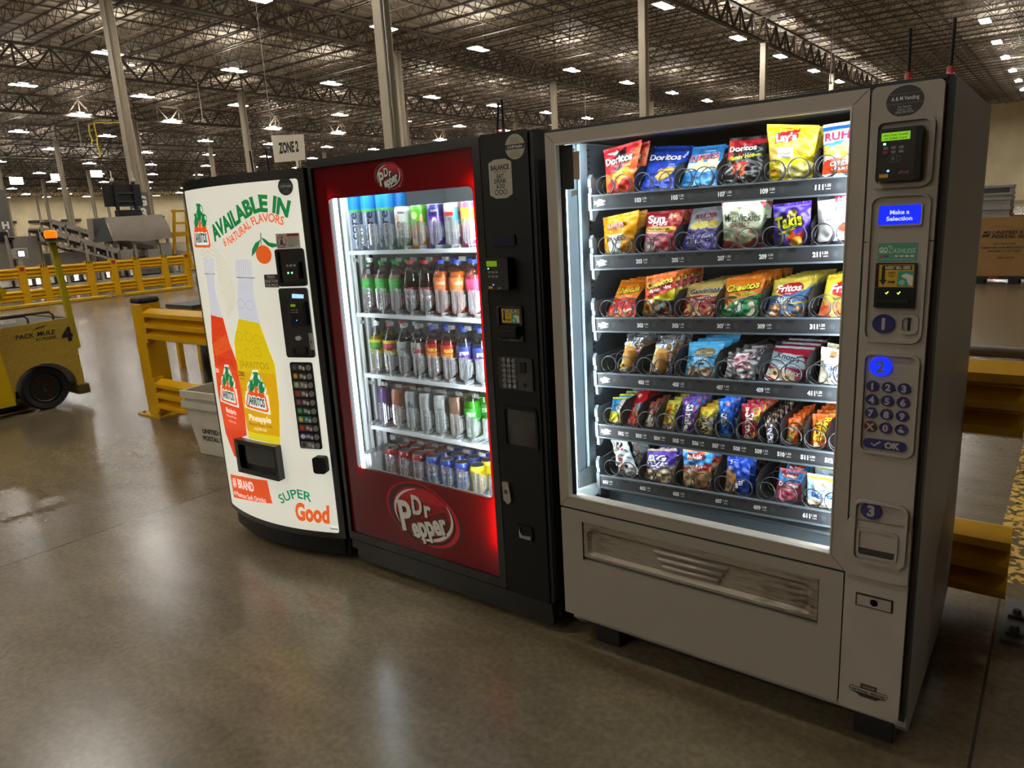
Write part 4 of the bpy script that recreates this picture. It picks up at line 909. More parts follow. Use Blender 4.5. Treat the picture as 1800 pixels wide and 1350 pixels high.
# closed box behind the printed header and the printed lower panel, lit by the door's light bar
MB().box((0.02, 0.045, 0.17), (0.91, 0.05, WZ0-0.012)).box((0.02, 0.045, WZ1+0.01), (0.91, 0.05, DTOP-0.03)).build('door_inner_panel', mat('inner_panel', '#77736e', 0.6), dm)
LEDB = bpy.data.materials.new('drink_led_bar'); LEDB.use_nodes = True; b_ = LEDB.node_tree.nodes['Principled BSDF']; b_.inputs['Emission Color'].default_value = (0.86, 0.95, 1.0, 1); b_.inputs['Emission Strength'].default_value = DRINK_LED
MB().box((0.100, 0.030, 0.50), (0.113, 0.042, 1.71)).build('light_bar', LEDB, dm); LEDH = LEDB.copy(); LEDH.name = 'drink_led_added_top'; LEDH.node_tree.nodes['Principled BSDF'].inputs['Emission Strength'].default_value = DRINK_LED*3
LEDC = LEDB.copy(); LEDC.name = 'drink_led_bar_bright'; LEDC.node_tree.nodes['Principled BSDF'].inputs['Emission Strength'].default_value = DRINK_LED*9
MB().box((0.893, 0.028, 0.30), (0.901, 0.040, 1.72)).build('light_bar', LEDC, dm)
MB().box((0.10, 0.066, 1.758), (0.95, 0.076, 1.766)).build('light_bar', LEDH, dm)  # added bar hidden behind the header, lights the drinks from above
MB().box((0.090, 0.012, 0.17), (0.0955, 0.05, 1.83)).box((0.02, 0.046, 0.17), (0.0955, 0.05, 1.83)).build('added_light_baffle', MATB, dm)  # added screen that keeps the left bar's light off the printed strip
# interior
MB().box((0.985, 0.06, 0.2), (0.995, 0.8, 1.78)).box((0.05, 0.80, 0.2), (0.995, 0.81, 1.78)).box((0.05, 0.06, 1.775), (0.995, 0.8, 1.785)).box((0.05, 0.06, 0.40), (0.995, 0.8, 0.41)).build('liner', LINER, dm)
lw = MB().box((0.040, 0.055, 0.41), (0.05, 0.80, 1.775))
for y in (0.075, 0.105, 0.115, 0.145, 0.19): lw.box((0.05, y, 0.41), (0.060, y+0.010, 1.775), 1)
for y in (0.092, 0.165): lw.box((0.05, y, 0.41), (0.053, y+0.012, 1.775), 2)
lw.box((0.05, 0.22, 0.41), (0.075, 0.245, 1.775), 1); lw.box((0.076, 0.222, 0.41), (0.080, 0.243, 1.775), 2)
lw.build('ribbed_side_wall', [LINER, mat('pale_strip', '#e6eae8', 0.4), DGREY], dm)
SHZ = [1.472, 1.200, 0.925, 0.680, 0.437]; SHX = [0.10, 0.104, 0.118, 0.134, 0.146]; PIT = 0.0872
PLA = clear_mat('clear_stop_plastic', (0.95, 0.97, 0.98), 0.13, 0.10, milk=0.14, milkcol=(0.9, 0.93, 0.95))
stop = MB()
for s_ in (-1, 1):
    P = [(s_*0.004, 0.0), (s_*0.013, -0.005), (s_*0.022, -0.004), (s_*0.030, 0.004), (s_*0.034, 0.015)]
    for i in range(4):
        (x0, y0), (x1, y1) = P[i], P[i+1]; zt = (0.108, 0.112, 0.104, 0.09)[i]; zb = (0.012, 0.018, 0.028, 0.04)[i]
        stop.add([(x0,y0,zb),(x1,y1,zb+0.004),(x1,y1,zt-0.004),(x0,y0,zt)], [(0,1,2,3)])
    for i in range(5):
        x0, y0 = P[i]; stop.bar((x0, y0-0.003, (0.012, 0.015, 0.022, 0.034, 0.042)[i]), (x0, y0-0.003, (0.11, 0.112, 0.108, 0.098, 0.086)[i]), 0.0028)
    for j in range(6):
        z = 0.03+0.014*j
        for i in range(4):
            if (i+j) % 3: stop.bar((P[i][0], P[i][1]-0.003, z), (P[i+1][0], P[i+1][1]-0.003, z+0.004), 0.0026)
stop.bar((0, 0, 0), (0, -0.002, 0.105), 0.007); stop.bar((0, 0.0, 0.004), (0, 0.03, 0.004), 0.012, 0.008)
stop0 = None; tag0 = None
for r, (z, x0) in enumerate(zip(SHZ, SHX)):
    s_ = MB().box((0.075+0.01*r, 0.115, z-0.016), (0.985, 0.72, z-0.002)).box((0.075+0.01*r, 0.108, z-0.016), (0.985, 0.118, z+0.001))
    for c in range(-1, 10):
        xx = x0+PIT*(c+0.5)
        if 0.08 < xx < 0.98: s_.box((xx-0.003, 0.125, z-0.002), (xx+0.003, 0.7, z+0.014)); s_.box((xx-0.03, 0.13, z-0.002), (xx-0.026, 0.7, z+0.001)); s_.box((xx+0.026, 0.13, z-0.002), (xx+0.03, 0.7, z+0.001))
    s_.box((0.075+0.01*r, 0.1065, z-0.014), (0.985, 0.108, z-0.009))
    sh = s_.build('shelf', mat('white_shelf', '#cfd6d8', 0.4), dm)
    for c in range(-1, 9):
        xx = x0+PIT*(c+0.5)
        if xx < 0.10: continue
        if stop0 is None: stop0 = stop.build('product_stop', PLA, sh); o = stop0
        else: o = stop0.copy(); COL.objects.link(o); o.parent = sh
        o.location = (xx, 0.128, z+0.002)
        if tag0 is None: tag0 = MB().box((-0.017, -0.001, -0.018), (0.017, 0.001, 0.0)).text('$2.50', lambda a, b: (a, -0.0015, b), 0, -0.009, 0.010, m=1, bold=0.03).build('price_tag', [PLA, GREY], sh); o = tag0
        else: o = tag0.copy(); COL.objects.link(o); o.parent = sh
        o.location = (xx-0.03, 0.112, z-0.030)
bx = MB()
for a, b in (((0.075, 0.06, 0.44), (0.135, 0.063, 0.56)), ((0.075, 0.06, 0.44), (0.078, 0.22, 0.56)), ((0.132, 0.06, 0.44), (0.135, 0.22, 0.56)), ((0.075, 0.217, 0.44), (0.135, 0.22, 0.56))): bx.box(a, b)
bx.build('clear_side_bin', PLA, dm)
# ---- control column of the drink machine
CP = MB().prism(rrect(0.941, 0.142, 1.142, DTOP, 0.006), pl(-0.006), pl(0.05)).build('control_panel', MATB, dm, bevel=0.005)
MB().box((0.936, 0.004, 0.142), (0.941, 0.05, DTOP-0.002)).build('door_seam', RUBBER, dm)
MB().box((1.144, 0.002, 0.142), (DW, 0.05, DTOP-0.01)).build('hinge_side', BLACKM, dm)
def dp(name, pts, y0, y1, m, bevel=0.0, parent=None): return MB().prism(pts, pl(y0), pl(y1)).build(name, m, parent or dm, bevel=bevel)
F0 = -0.006
s_ = MB(); s_.poly(ell(1.0905, 1.806, 0.0405, 0.0405, 36), pl(F0-0.0006), hx('#a39a86')); s_.poly([(1.0505,1.799),(1.1305,1.799),(1.1305,1.814),(1.0505,1.814)], pl(F0-0.0010), hx('#17181c')); s_.stroke([(1.052,1.7985),(1.129,1.7985)], 0.002, pl(F0-0.0012), hx('#2c4a7a'))
s_.text('A & M Vending', pl(F0-0.0014), 1.0905, 1.8065, 0.009, hx('#cfcabb'), bold=0.02, width=0.062)
for i, (tx, z) in enumerate((('For Service', 1.834), ('Call or Text', 1.828), ('(502) 937-0276', 1.8215), ('Rest Rooms', 1.789), ('Call a Friend Now', 1.782), ('(502) 937-0276', 1.775))): s_.text(tx, pl(F0-0.0010), 1.0905, z, 0.0042, hx('#3a362e'))
s_.build('operator_sticker', PRINT, dm)
s_ = MB(); s_.poly(rrect(0.974, 1.652, 1.0715, 1.765, 0.008)[0:6]+rrect(0.974, 1.652, 1.0715, 1.765, 0.008)[6:12]+[(1.045,1.772),(1.0,1.772)]+rrect(0.974, 1.652, 1.0715, 1.765, 0.008)[12:]+[(1.0,1.643),(1.045,1.643)], pl(F0-0.0006), hx('#aaa391'))
for tx, z, h, w, bo in (('BALANCE', 1.7455, 0.015, 0.078, 0.04), ('WHAT YOU', 1.731, 0.009, 0.055, 0.0), ('EAT', 1.7165, 0.0135, 0.03, 0.03), ('DRINK', 1.7005, 0.0135, 0.052, 0.03), ('& DO', 1.684, 0.0135, 0.036, 0.03)): s_.text(tx, pl(F0-0.001), 1.0225, z, h, hx('#1c1a17'), bold=bo, width=w)
for x in (1.004, 1.0225, 1.041): s_.stroke(ell(x, 1.664, 0.0075, 0.0075, 18), 0.0026, pl(F0-0.001), hx('#1c1a17'), closed=True)
s_.build('slogan_sticker', PRINT, dm)
dp('display_bezel', rrect(0.976, 1.484, 1.073, 1.520, 0.004), F0-0.006, F0, GLOSSB, 0.002); dp('display', rrect(0.983, 1.491, 1.066, 1.514, 0.002), F0-0.0072, F0-0.006, mat('dim_blue_display', '#0c0c2c', 0.15, emit=0.15))
rd = dp('card_reader', rrect(0.963, 1.334, 1.062, 1.445, 0.006), F0-0.040, F0, GLOSSB, 0.004); dp('reader_display', rrect(0.971, 1.415, 1.016, 1.434, 0.001), F0-0.0415, F0-0.040, LCDG, parent=rd)
for i in range(3):
    for j in range(2): dp('reader_icon', rrect(0.975+0.016*i, 1.391-0.014*j, 0.986+0.016*i, 1.399-0.014*j, 0.001), F0-0.0412, F0-0.040, GREY, parent=rd)
dp('status_light', ell(0.977, 1.408, 0.0022, 0.0022, 8), F0-0.0415, F0-0.04, GLOW, parent=rd); dp('status_light', ell(0.996, 1.352, 0.0022, 0.0022, 8), F0-0.0415, F0-0.04, BLUELED, parent=rd)
dp('reader_label', rrect(0.974, 1.338, 0.992, 1.346, 0.001), F0-0.0412, F0-0.04, YEL, parent=rd)
sk = MB(); sk.text('epot', pl(F0-0.041), 1.022, 1.342, 0.006, hx('#b4b4b4'), bold=0.02); sk.build('reader_lettering', PRINT, rd)
bz = MB().ring(rrect(0.976, 1.148, 1.088, 1.274, 0.006), rrect(0.985, 1.156, 1.079, 1.266, 0.004), pl(F0-0.008), pl(F0)).build('bill_bezel', GLOSSB, dm); dp('bill_slot', rrect(0.988, 1.165, 1.074, 1.205, 0.004), F0-0.030, F0, MATB, 0.003, parent=bz); dp('slot_lip', rrect(0.992, 1.186, 1.070, 1.190, 0.001), F0-0.032, F0-0.03, RUBBER, parent=bz)
def bill_label(x0, x1, z0, z1, y, parent, m):
    s_ = MB(); w = x1-x0; h = z1-z0; f = pl(y); f2 = pl(y-0.0004); f3 = pl(y-0.0008); X = lambda u: x0+w*u; Z = lambda v: z0+h*v
    s_.poly([(X(0),Z(0)),(X(1),Z(0)),(X(1),Z(1)),(X(0),Z(1))], f, hx('#c9a416')); s_.poly([(X(0.14),Z(0.76)),(X(0.94),Z(0.76)),(X(0.94),Z(0.96)),(X(0.14),Z(0.96))], f2, hx('#1a1712')); s_.text('INSERT BILL HERE', f3, X(0.54), Z(0.86), h*0.13, hx('#d9cfae'), bold=0.03, shear=0.2, width=w*0.72)
    s_.poly([(X(0.09),Z(0.30)),(X(0.19),Z(0.30)),(X(0.19),Z(0.92)),(X(0.09),Z(0.92))], f2, hx('#15130f')); s_.poly([(X(0.03),Z(0.32)),(X(0.25),Z(0.32)),(X(0.14),Z(0.08))], f2, hx('#15130f'))
    s_.text('ACCEPTS', f2, X(0.38), Z(0.62), h*0.09, hx('#2a2414'), bold=0.02, width=w*0.2); s_.text('1 & 5', f2, X(0.38), Z(0.48), h*0.09, hx('#2a2414'), bold=0.02, width=w*0.16); s_.text('mei', f2, X(0.38), Z(0.24), h*0.15, hx('#15130f'), bold=0.04, width=w*0.2)
    s_.poly([(X(0.54),Z(0.04)),(X(0.98),Z(0.04)),(X(0.98),Z(0.72)),(X(0.56),Z(0.72))], f2, hx('#3d8f7c')); s_.poly(ell(X(0.68), Z(0.2), w*0.09, h*0.13, 14), f3, hx('#7fc0aa')); s_.poly([(X(0.66),Z(0.52)),(X(0.78),Z(0.6)),(X(0.98),Z(0.5)),(X(0.98),Z(0.06)),(X(0.86),Z(0.1)),(X(0.8),Z(0.36)),(X(0.68),Z(0.42))], f3, hx('#dcd6c4'))
    return s_.build('instruction_label', m, parent)
bill_label(1.000, 1.078, 1.214, 1.264, F0-0.0085, bz, PRINT)
kp = dp('keypad', rrect(0.968, 0.969, 1.120, 1.090, 0.006), F0-0.006, F0, GLOSSB, 0.002)
for i in range(3):
    for j in range(6):
        x, z = 0.9957+0.0221*i, 1.0772-0.0189*j; k_ = dp('key', ell(x, z, 0.0078, 0.0078, 16), F0-0.010, F0-0.006, mat('key_grey', '#8d8c88', 0.4), parent=kp)
kt = MB()
for i in range(3):
    for j in range(6): kt.text(('ABCDEF', '13579-', '24680*')[i][j], pl(F0-0.0106), 0.9957+0.0221*i, 1.0772-0.0189*j, 0.0085, bold=0.03)
kt.build('key_lettering', INK, kp)
dp('coin_slot', rrect(1.066, 1.035, 1.092, 1.075, 0.004), F0-0.010, F0-0.006, MATB, parent=kp); dp('coin_slit', rrect(1.077, 1.042, 1.081, 1.068, 0.001), F0-0.0106, F0-0.010, RUBBER, parent=kp); MB().lathe([(0.009, 0), (0.009, 0.012), (0, 0.012)], 14, (1.085, F0-0.006, 0.99), axis='y').build('return_button', MATB, kp)
pr = MB().ring(rrect(0.962, 0.742, 1.130, 0.908, 0.022), rrect(0.985, 0.756, 1.122, 0.896, 0.014), pl(F0-0.007), pl(F0)).build('delivery_bezel', MATB, dm, bevel=0.002); dp('delivery_recess', rrect(0.98, 0.75, 1.126, 0.9, 0.012), F0-0.0005, F0, mat('pocket_black'), parent=pr); dp('delivery_bin', [(1.012,0.762),(1.115,0.758),(1.112,0.83),(1.10,0.842),(1.06,0.845),(1.04,0.836),(1.02,0.83)], F0-0.0025, F0-0.001, mat('dull_bin', '#4a4437', 0.5), parent=pr); dp('delivery_door', rrect(1.0, 0.758, 1.119, 0.893, 0.008), F0-0.005, F0-0.004, clear_mat('smoked_glass', (0.55, 0.55, 0.52), 0.12), parent=pr)
lk = dp('lock_plate', [(0.956,0.603),(0.985,0.603),(0.995,0.530),(0.978,0.515),(0.958,0.530)], F0-0.012, F0, STEEL, 0.003); MB().lathe([(0.010, 0), (0.010, 0.006), (0.004, 0.006), (0, 0.004)], 16, (0.972, F0-0.012, 0.565), axis='y').build('lock_cylinder', CHROME, lk)
cr_ = MB().ring(rrect(1.006, 0.375, 1.082, 0.440, 0.012), rrect(1.016, 0.384, 1.074, 0.431, 0.010), pl(F0-0.008), pl(F0)).build('coin_return', MATB, dm, bevel=0.002); dp('coin_tray', [(1.018,0.386),(1.072,0.386),(1.072,0.40),(1.035,0.397),(1.024,0.408),(1.020,0.428),(1.018,0.428)], F0-0.006, F0-0.001, STEEL, parent=cr_)
MB().box((0.0, 0.03, DTOP-0.011), (DW, 0.86, DTOP)).build('top_lid', BLACKM, dm)
# ------------------------------------------------------------------ drinks
DR = Matrix.Translation((-1.230, 0.025, 0)) @ Matrix.Rotation(0.0079, 4, 'Z')
def dpos(x, y, z): v = DR @ Vector((x, y, z)); return (v.x, v.y, v.z)
PET = clear_mat('pet_bottle', (0.97, 0.98, 0.98), 0.16, 0.06)
METALP = print_mat('printed_can', 0.28, coat=0.3)
def cylf(r, ang): return lambda a, h: ((r)*math.cos(ang+a/r), (r)*math.sin(ang+a/r), h)
FACE = -1.05   # angle of the printed front, turned a little to the right
def liquid(col, a=1.0, tr=0.0):
    m = mat('drink_'+col.strip('#'), col, 0.15); m.node_tree.nodes['Principled BSDF'].inputs['Subsurface Weight'].default_value = 0.0
    return m
def bottle(lab, liq, cap, label, texts=(), fill=0.165, band=(0.085, 0.150), r=0.0365, h=0.225, shape='soda'):
    t = thing('soda_bottle', lab, 'bottle', (0, 0, -30), 0, None)
    if shape == 'soda': prof = [(0.0,0.004),(0.026,0.0),(0.034,0.008),(r,0.03),(0.032,0.07),(0.0335,0.085),(r,0.105),(r,0.14),(0.030,0.17),(0.019,0.195),(0.0135,0.207),(0.0135,h-0.014)]
    else: prof = [(0.0,0.004),(0.027,0.0),(0.035,0.008),(r,0.03),(0.029,0.062),(0.030,0.08),(r,0.10),(r+0.001,0.145),(0.0345,0.165),(0.026,0.187),(0.0135,0.200),(0.0135,h-0.014)]
    inner = [(max(0, p[0]-0.0012), p[1]+0.001) for p in prof if p[1] < fill]
    last = [p for p in prof if p[1] < fill][-1]; nxt = [p for p in prof if p[1] >= fill][0]; u = (fill-last[1])/(nxt[1]-last[1]); inner += [(last[0]+(nxt[0]-last[0])*u-0.0012, fill), (0.0, fill)]
    MB().lathe(inner, 20).build('liquid', liquid(liq), t)
    MB().lathe(prof, 20, caps=False).build('bottle_shell', PET, t)
    MB().lathe([(0.0148, h-0.016), (0.0150, h-0.003), (0.0138, h), (0.0, h)], 16).build('cap', mat('cap_'+cap.strip('#'), cap, 0.4), t)
    if label:
        L = MB(); rr = lambda z: max(np.interp(z, [p[1] for p in prof], [p[0] for p in prof]), 0.02)+0.0008
        zs = [band[0]+(band[1]-band[0])*k/5 for k in range(6)]; cols = label if isinstance(label, list) else [label]
        L.lathe([(rr(z), z, hx(cols[min(len(cols)-1, int(len(cols)*k/5))])) for k, z in enumerate(zs)], 22, caps=False)
        for tx, zz, hh, cc, ww in texts: L.text(tx, cylf(r+0.0022, FACE), 0.0, band[0]+(band[1]-band[0])*zz, hh, hx(cc), bold=0.04, width=ww)
        L.build('label', PRINT, t)
    return t
def can(lab, bands, texts=(), r=0.033, h=0.122, name='soda_can', lid='#c9c9c9', blobs=()):
    t = thing(name, lab, 'can', (0, 0, -30)); b = MB(); rl = r-0.005
    pr = [(r-0.008, 0.0), (r-0.003, 0.004), (r, 0.012)]
    for z, c in bands: pr.append((r, 0.012+(h-0.034)*z, hx(c)))
    pr = [(p[0], p[1], p[2] if len(p) > 2 else hx(bands[0][1])) for p in pr]; pr += [(r, h-0.018, hx(bands[-1][1])), (rl, h-0.003, hx(lid)), (rl+0.001, h, hx(lid))]
    b.lathe(pr, 26, caps=False)
    for cx_, cz_, rx, rz, c in blobs: b.poly(ell(cx_, cz_, rx, rz, 16), cylf(r+0.0005, FACE), hx(c), slab=0.008)
    for tx, z, hh, cc, ww, ro in texts: b.text(tx, cylf(r+0.0010, FACE), 0, z, hh, hx(cc), bold=0.04, width=ww, rot=ro)
    b.build('body', METALP, t)
    l = MB().lathe([(rl, h-0.001), (rl-0.002, h-0.001), (rl-0.0035, h-0.005), (0.0, h-0.005)], 26); l.build('lid', mat('can_lid_'+lid.strip('#'), lid, 0.25, metal=0.9), t)
    MB().add([(p[0], p[1]-0.004, h-0.004) for p in ell(0, 0, 0.007, 0.011, 14)], [tuple(range(14))]).build('pull_tab', mat('tab_dark', '#4a4a4a', 0.3, metal=0.7), t)
    return t
def row(proto, x, y0, z, n, back_lab, grp=None, dy=0.076, rzs=(0, 0.5, -0.4, 0.9)):
    proto.location = dpos(x, y0, z)
    for k in range(1, n): dup(proto, dpos(x, y0+dy*k, z), back_lab % ('second', 'third', 'fourth', 'fifth')[k-1], rz=rzs[k % 4])
def again(src, x, y0, z, n, lab, back_lab):
    o = dup(src, dpos(x, y0, z), lab, rz=0.12)
    for k in range(1, n): dup(src, dpos(x, y0+0.076*k, z), back_lab % ('second', 'third', 'fourth', 'fifth')[k-1], rz=0.4*k)
Z = SHZ; Y0 = 0.185
# top shelf: water bottles and tall cans
def water(lab):
    t = thing('water_bottle', lab, 'bottle', (0, 0, -30)); r = 0.039
    MB().lathe([(0,0.004),(0.03,0.0),(r-0.001,0.01),(r-0.001,0.24),(0.0,0.24)], 22).build('liquid', mat('pale_water', '#c3d3ea', 0.2), t)
    MB().lathe([(r,0.008),(r,0.165)], 22, caps=False).build('bottle_shell', PET, t)
    L = MB().lathe([(r+0.0012,0.165,hx('#4fae54')),(r+0.0012,0.175,hx('#1487d8')),(r+0.0012,0.235,hx('#0d6fd0')),(r-0.004,0.262,hx('#0d6fd0')),(0.017,0.270,hx('#eeeeee')),(0.017,0.288,hx('#eeeeee')),(0,0.288)], 24, caps=False); L.build('cap_sleeve', PRINT, t)
    s_ = MB(); s_.text('core', cylf(r+0.001, FACE-0.1), 0.0, 0.105, 0.034, hx('#1b2140'), bold=0.015, rot=PI/2, width=0.115); s_.text('HYDRATION', cylf(r+0.001, FACE+0.75), 0.0, 0.115, 0.010, hx('#4a5fb0'), rot=PI/2, width=0.08); s_.build('lettering', PRINT, t)
    return t
wb = water('clear water bottle with blue sleeve, leftmost on the top shelf'); row(wb, 0.062, Y0, Z[0], 2, 'clear water bottle with blue sleeve, %s back behind the leftmost one on the top shelf', dy=0.082)
again(wb, 0.156, Y0, Z[0], 2, 'clear water bottle with blue sleeve, second from left on the top shelf', 'clear water bottle with blue sleeve, %s back behind the second one on the top shelf')
again(wb, 0.250, Y0, Z[0], 2, 'clear water bottle with blue sleeve, beside the white apple can', 'clear water bottle with blue sleeve, %s back in the file beside the white apple cans')
TC = dict(r=0.0365, h=0.176, name='tall_can', lid='#d8dadc')
c1 = can('tall white can with red apple picture on the top shelf', [(0, '#3f6a4a'), (0.25, '#e4e4e0'), (1.0, '#f0f0ec')], [('FRESH', 0.15, 0.008, '#555555', 0.03, 0)], blobs=((-0.014, 0.10, 0.012, 0.016, '#c0392b'), (-0.004, 0.07, 0.010, 0.012, '#6e9c50'), (-0.02, 0.13, 0.01, 0.014, '#d8c8a0')), **TC)
row(c1, 0.352, Y0, Z[0], 5, 'tall white can with red apple picture, %s back in its file on the top shelf')
c2 = can('tall green and orange citrus can on the top shelf', [(0, '#c08a2c'), (0.3, '#d99a38'), (0.55, '#5fb52c'), (1.0, '#58b32a')], blobs=((-0.014, 0.135, 0.014, 0.016, '#cfe6a0'), (-0.006, 0.09, 0.012, 0.02, '#e08a28'), (0.016, 0.12, 0.009, 0.02, '#d8b070')), **TC)
row(c2, 0.445, Y0, Z[0], 5, 'tall green and orange citrus can, %s back in its file on the top shelf')
c3 = can('tall purple grape can on the top shelf', [(0, '#4b2a86'), (0.6, '#6b3aa6'), (0.82, '#2e2470'), (1.0, '#33287a')], [('GRAPE', 0.150, 0.009, '#e4ddf0', 0.032, 0)], blobs=((0.0, 0.11, 0.010, 0.014, '#efe9f6'), (-0.018, 0.09, 0.014, 0.02, '#8a5ac0')), **TC)
row(c3, 0.537, Y0, Z[0], 5, 'tall purple grape can, %s back in its file on the top shelf')
c4 = can('tall grey and blue can with red band on the top shelf', [(0, '#8d9094'), (0.8, '#b8332c'), (0.9, '#c9c9c6'), (1.0, '#c9c9c6')], blobs=((0.020, 0.12, 0.011, 0.04, '#3aa0dc'), (-0.006, 0.09, 0.012, 0.03, '#5f6266'), (0.026, 0.08, 0.006, 0.014, '#e0c040')), **TC)
row(c4, 0.628, Y0, Z[0], 5, 'tall grey and blue can, %s back in its file on the top shelf')
c4b = can('tall pink and yellow can at the right end of the top shelf', [(0, '#c8487a'), (0.5, '#e0b84a'), (1.0, '#d85a88')], **TC); row(c4b, 0.715, Y0, Z[0], 3, 'tall pink and yellow can, %s back at the right end of the top shelf')
# second shelf
pk = bottle('pink soda bottle with green cap, leftmost on the second shelf', '#b98d8c', '#1a8a42', '#4fae52', [('ZERO', 0.25, 0.010, '#e4f0e2', 0.032), ('- - -', 0.7, 0.006, '#bfe0bf', 0.03)], shape='wide')
xs = [SHX[1]+0.004+PIT*k for k in range(9)]
pw = bottle('clear bottle with blue label in the leftmost lane of the second shelf', '#b4c0cc', '#2a4f9c', '#3a5c9c', [], band=(0.10, 0.15), h=0.2, shape='wide', fill=0.12); row(pw, xs[0]-0.085+0.0, Y0+0.14, Z[1], 1, '%s')
row(pk, xs[0], Y0, Z[1], 3, 'pink soda bottle with green cap, %s back behind the leftmost one')
again(pk, xs[1], Y0, Z[1], 3, 'pink soda bottle with green cap, middle of the three in front', 'pink soda bottle with green cap, %s back behind the middle one')
again(pk, xs[2], Y0, Z[1], 3, 'pink soda bottle with green cap, beside the dark cola bottle', 'pink soda bottle with green cap, %s back in the lane beside the dark bottles')
dk = bottle('dark soda bottle with red cap, beside the pink bottles', '#170d0c', '#c22430', ['#8a1226', '#8a1226'], [('Dr', 0.72, 0.016, '#e6e2da', 0.026), ('Pepper', 0.36, 0.016, '#e6e2da', 0.044)], band=(0.055, 0.115), fill=0.175)
row(dk, xs[3], Y0, Z[1], 3, 'dark soda bottle with red cap, %s back in the lane beside the pink bottles')
again(dk, xs[4], Y0, Z[1], 3, 'dark soda bottle with red cap, beside the orange bottles', 'dark soda bottle with red cap, %s back in the lane beside the orange bottles')
og = bottle('orange soda bottle with blue cap, beside the dark bottles', '#e2651a', '#2a4ab8', ['#ea7c3a', '#ea7c3a'], [('ORANGE', 0.6, 0.012, '#f6d8b0', 0.04)], shape='wide', fill=0.178, band=(0.10, 0.155))
row(og, xs[5], Y0, Z[1], 3, 'orange soda bottle with blue cap, %s back in the lane beside the dark bottles')
again(og, xs[6], Y0, Z[1], 3, 'orange soda bottle with blue cap, at the right of the second shelf', 'orange soda bottle with blue cap, %s back in the right lane of the second shelf')
rs = bottle('pink labelled bottle with blue cap at the right end of the second shelf', '#c9404a', '#2a4ab8', '#d8406a', [], shape='wide'); row(rs, xs[7], Y0, Z[1], 2, 'pink labelled bottle with blue cap, %s back at the right end of the second shelf')
# third shelf
xs = [SHX[2]+0.002+PIT*k for k in range(9)]
ye = bottle('yellow soda bottle with white cap on the third shelf', '#b3a60a', '#d8d8d4', ['#d8c62a', '#4a9a3a', '#d8c62a'], [('citrus', 0.4, 0.014, '#1f6a34', 0.04)]); row(ye, xs[0], Y0, Z[2], 2, 'yellow soda bottle with white cap, %s back on the third shelf')
br_ = bottle('brown tea bottle with red cap and yellow label', '#1c100a', '#b82a34', ['#d8c02a', '#c0485a', '#d8c02a'], [('tea', 0.45, 0.016, '#8a1226', 0.03)]); row(br_, xs[1], Y0, Z[2], 2, 'brown tea bottle with red cap and yellow label, %s back in its lane')
dc = bottle('diet cola bottle with silver label, beside the brown tea bottle', '#140c0a', '#c4c4c0', ['#9aa0a2', '#9aa0a2'], [('DIET', 0.5, 0.010, '#666a6c', 0.03)]); row(dc, xs[2], Y0, Z[2], 2, 'diet cola bottle with silver label, %s back in the lane beside the tea')
d2 = bottle('diet cola bottle with big red lettering on its silver label', '#140c0a', '#c4c4c0', ['#a9adae', '#a9adae'], [('Coke', 0.5, 0.022, '#b81a2a', 0.052)]); row(d2, xs[3], Y0, Z[2], 2, 'diet cola bottle, %s back behind the one with big red lettering')
pn_ = bottle('red punch bottle with blue cap, beside the diet cola', '#8a1018', '#2a4ab8', ['#e0882a', '#d8342a', '#c82820'], [('PUNCH', 0.6, 0.013, '#f0d84a', 0.04)], shape='wide', band=(0.09, 0.15)); row(pn_, xs[4], Y0, Z[2], 2, 'red punch bottle with blue cap, %s back in the lane beside the diet cola')
again(pn_, xs[5], Y0, Z[2], 2, 'red punch bottle with blue cap, beside the dark blue bottle', 'red punch bottle with blue cap, %s back in the lane beside the dark blue bottle')
gp = bottle('dark blue grape bottle with blue cap on the third shelf', '#2a3350', '#2a4ab8', ['#4a2c7a', '#2c3f8c', '#2c3f8c'], [('grape', 0.6, 0.016, '#e0d8f0', 0.042)], shape='wide', band=(0.09, 0.15)); row(gp, xs[6], Y0, Z[2], 2, 'dark blue grape bottle with blue cap, %s back on the third shelf')
again(gp, xs[7], Y0, Z[2], 1, 'dark blue grape bottle at the right end of the third shelf', '%s')
# fourth shelf
xs = [SHX[3]+0.002+PIT*k for k in range(9)]; EN = dict(r=0.0335, h=0.172, name='energy_can')
for x, c, lab, lidc, bl in ((xs[0], '#5a3d78', 'purple energy drink can on the fourth shelf', '#3a2c4c', ()), (xs[1], '#a86a52', 'copper coloured energy drink can on the fourth shelf', '#c9b8a8', ()), (xs[2], '#a9b0b2', 'silver energy drink can with black scrawl on the fourth shelf', '#b8bcbc', ((-0.008, 0.11, 0.003, 0.02, '#222222'), (0.004, 0.10, 0.0025, 0.018, '#222222'))),
                             (xs[3], '#b4b9ba', 'plain silver energy drink can on the fourth shelf', '#b8bcbc', ()), (xs[4], '#b9c4c2', 'pale silver energy drink can with fine print', '#c4c8c6', ((0.0, 0.11, 0.014, 0.004, '#8fa09c'), (0.0, 0.10, 0.016, 0.003, '#8fa09c'))), (xs[5], '#8a6a50', 'gold brown energy drink can beside the green bottle', '#b09a80', ())):
    o = can(lab, [(0, c), (1.0, c)], lid=lidc, blobs=bl, **EN); row(o, x, Y0, Z[3], 3, lab.replace(' on the fourth shelf', '').replace(' beside the green bottle', '')+', %s back in its lane')
md = bottle('bright green soda bottle with green cap on the fourth shelf', '#2f9a10', '#1a8a3a', ['#2a9a2c', '#2a9a2c'], [('DEW', 0.5, 0.016, '#d8f0c8', 0.04)], shape='wide', band=(0.085, 0.135)); row(md, xs[6], Y0, Z[3], 2, 'bright green soda bottle with green cap, %s back on the fourth shelf')
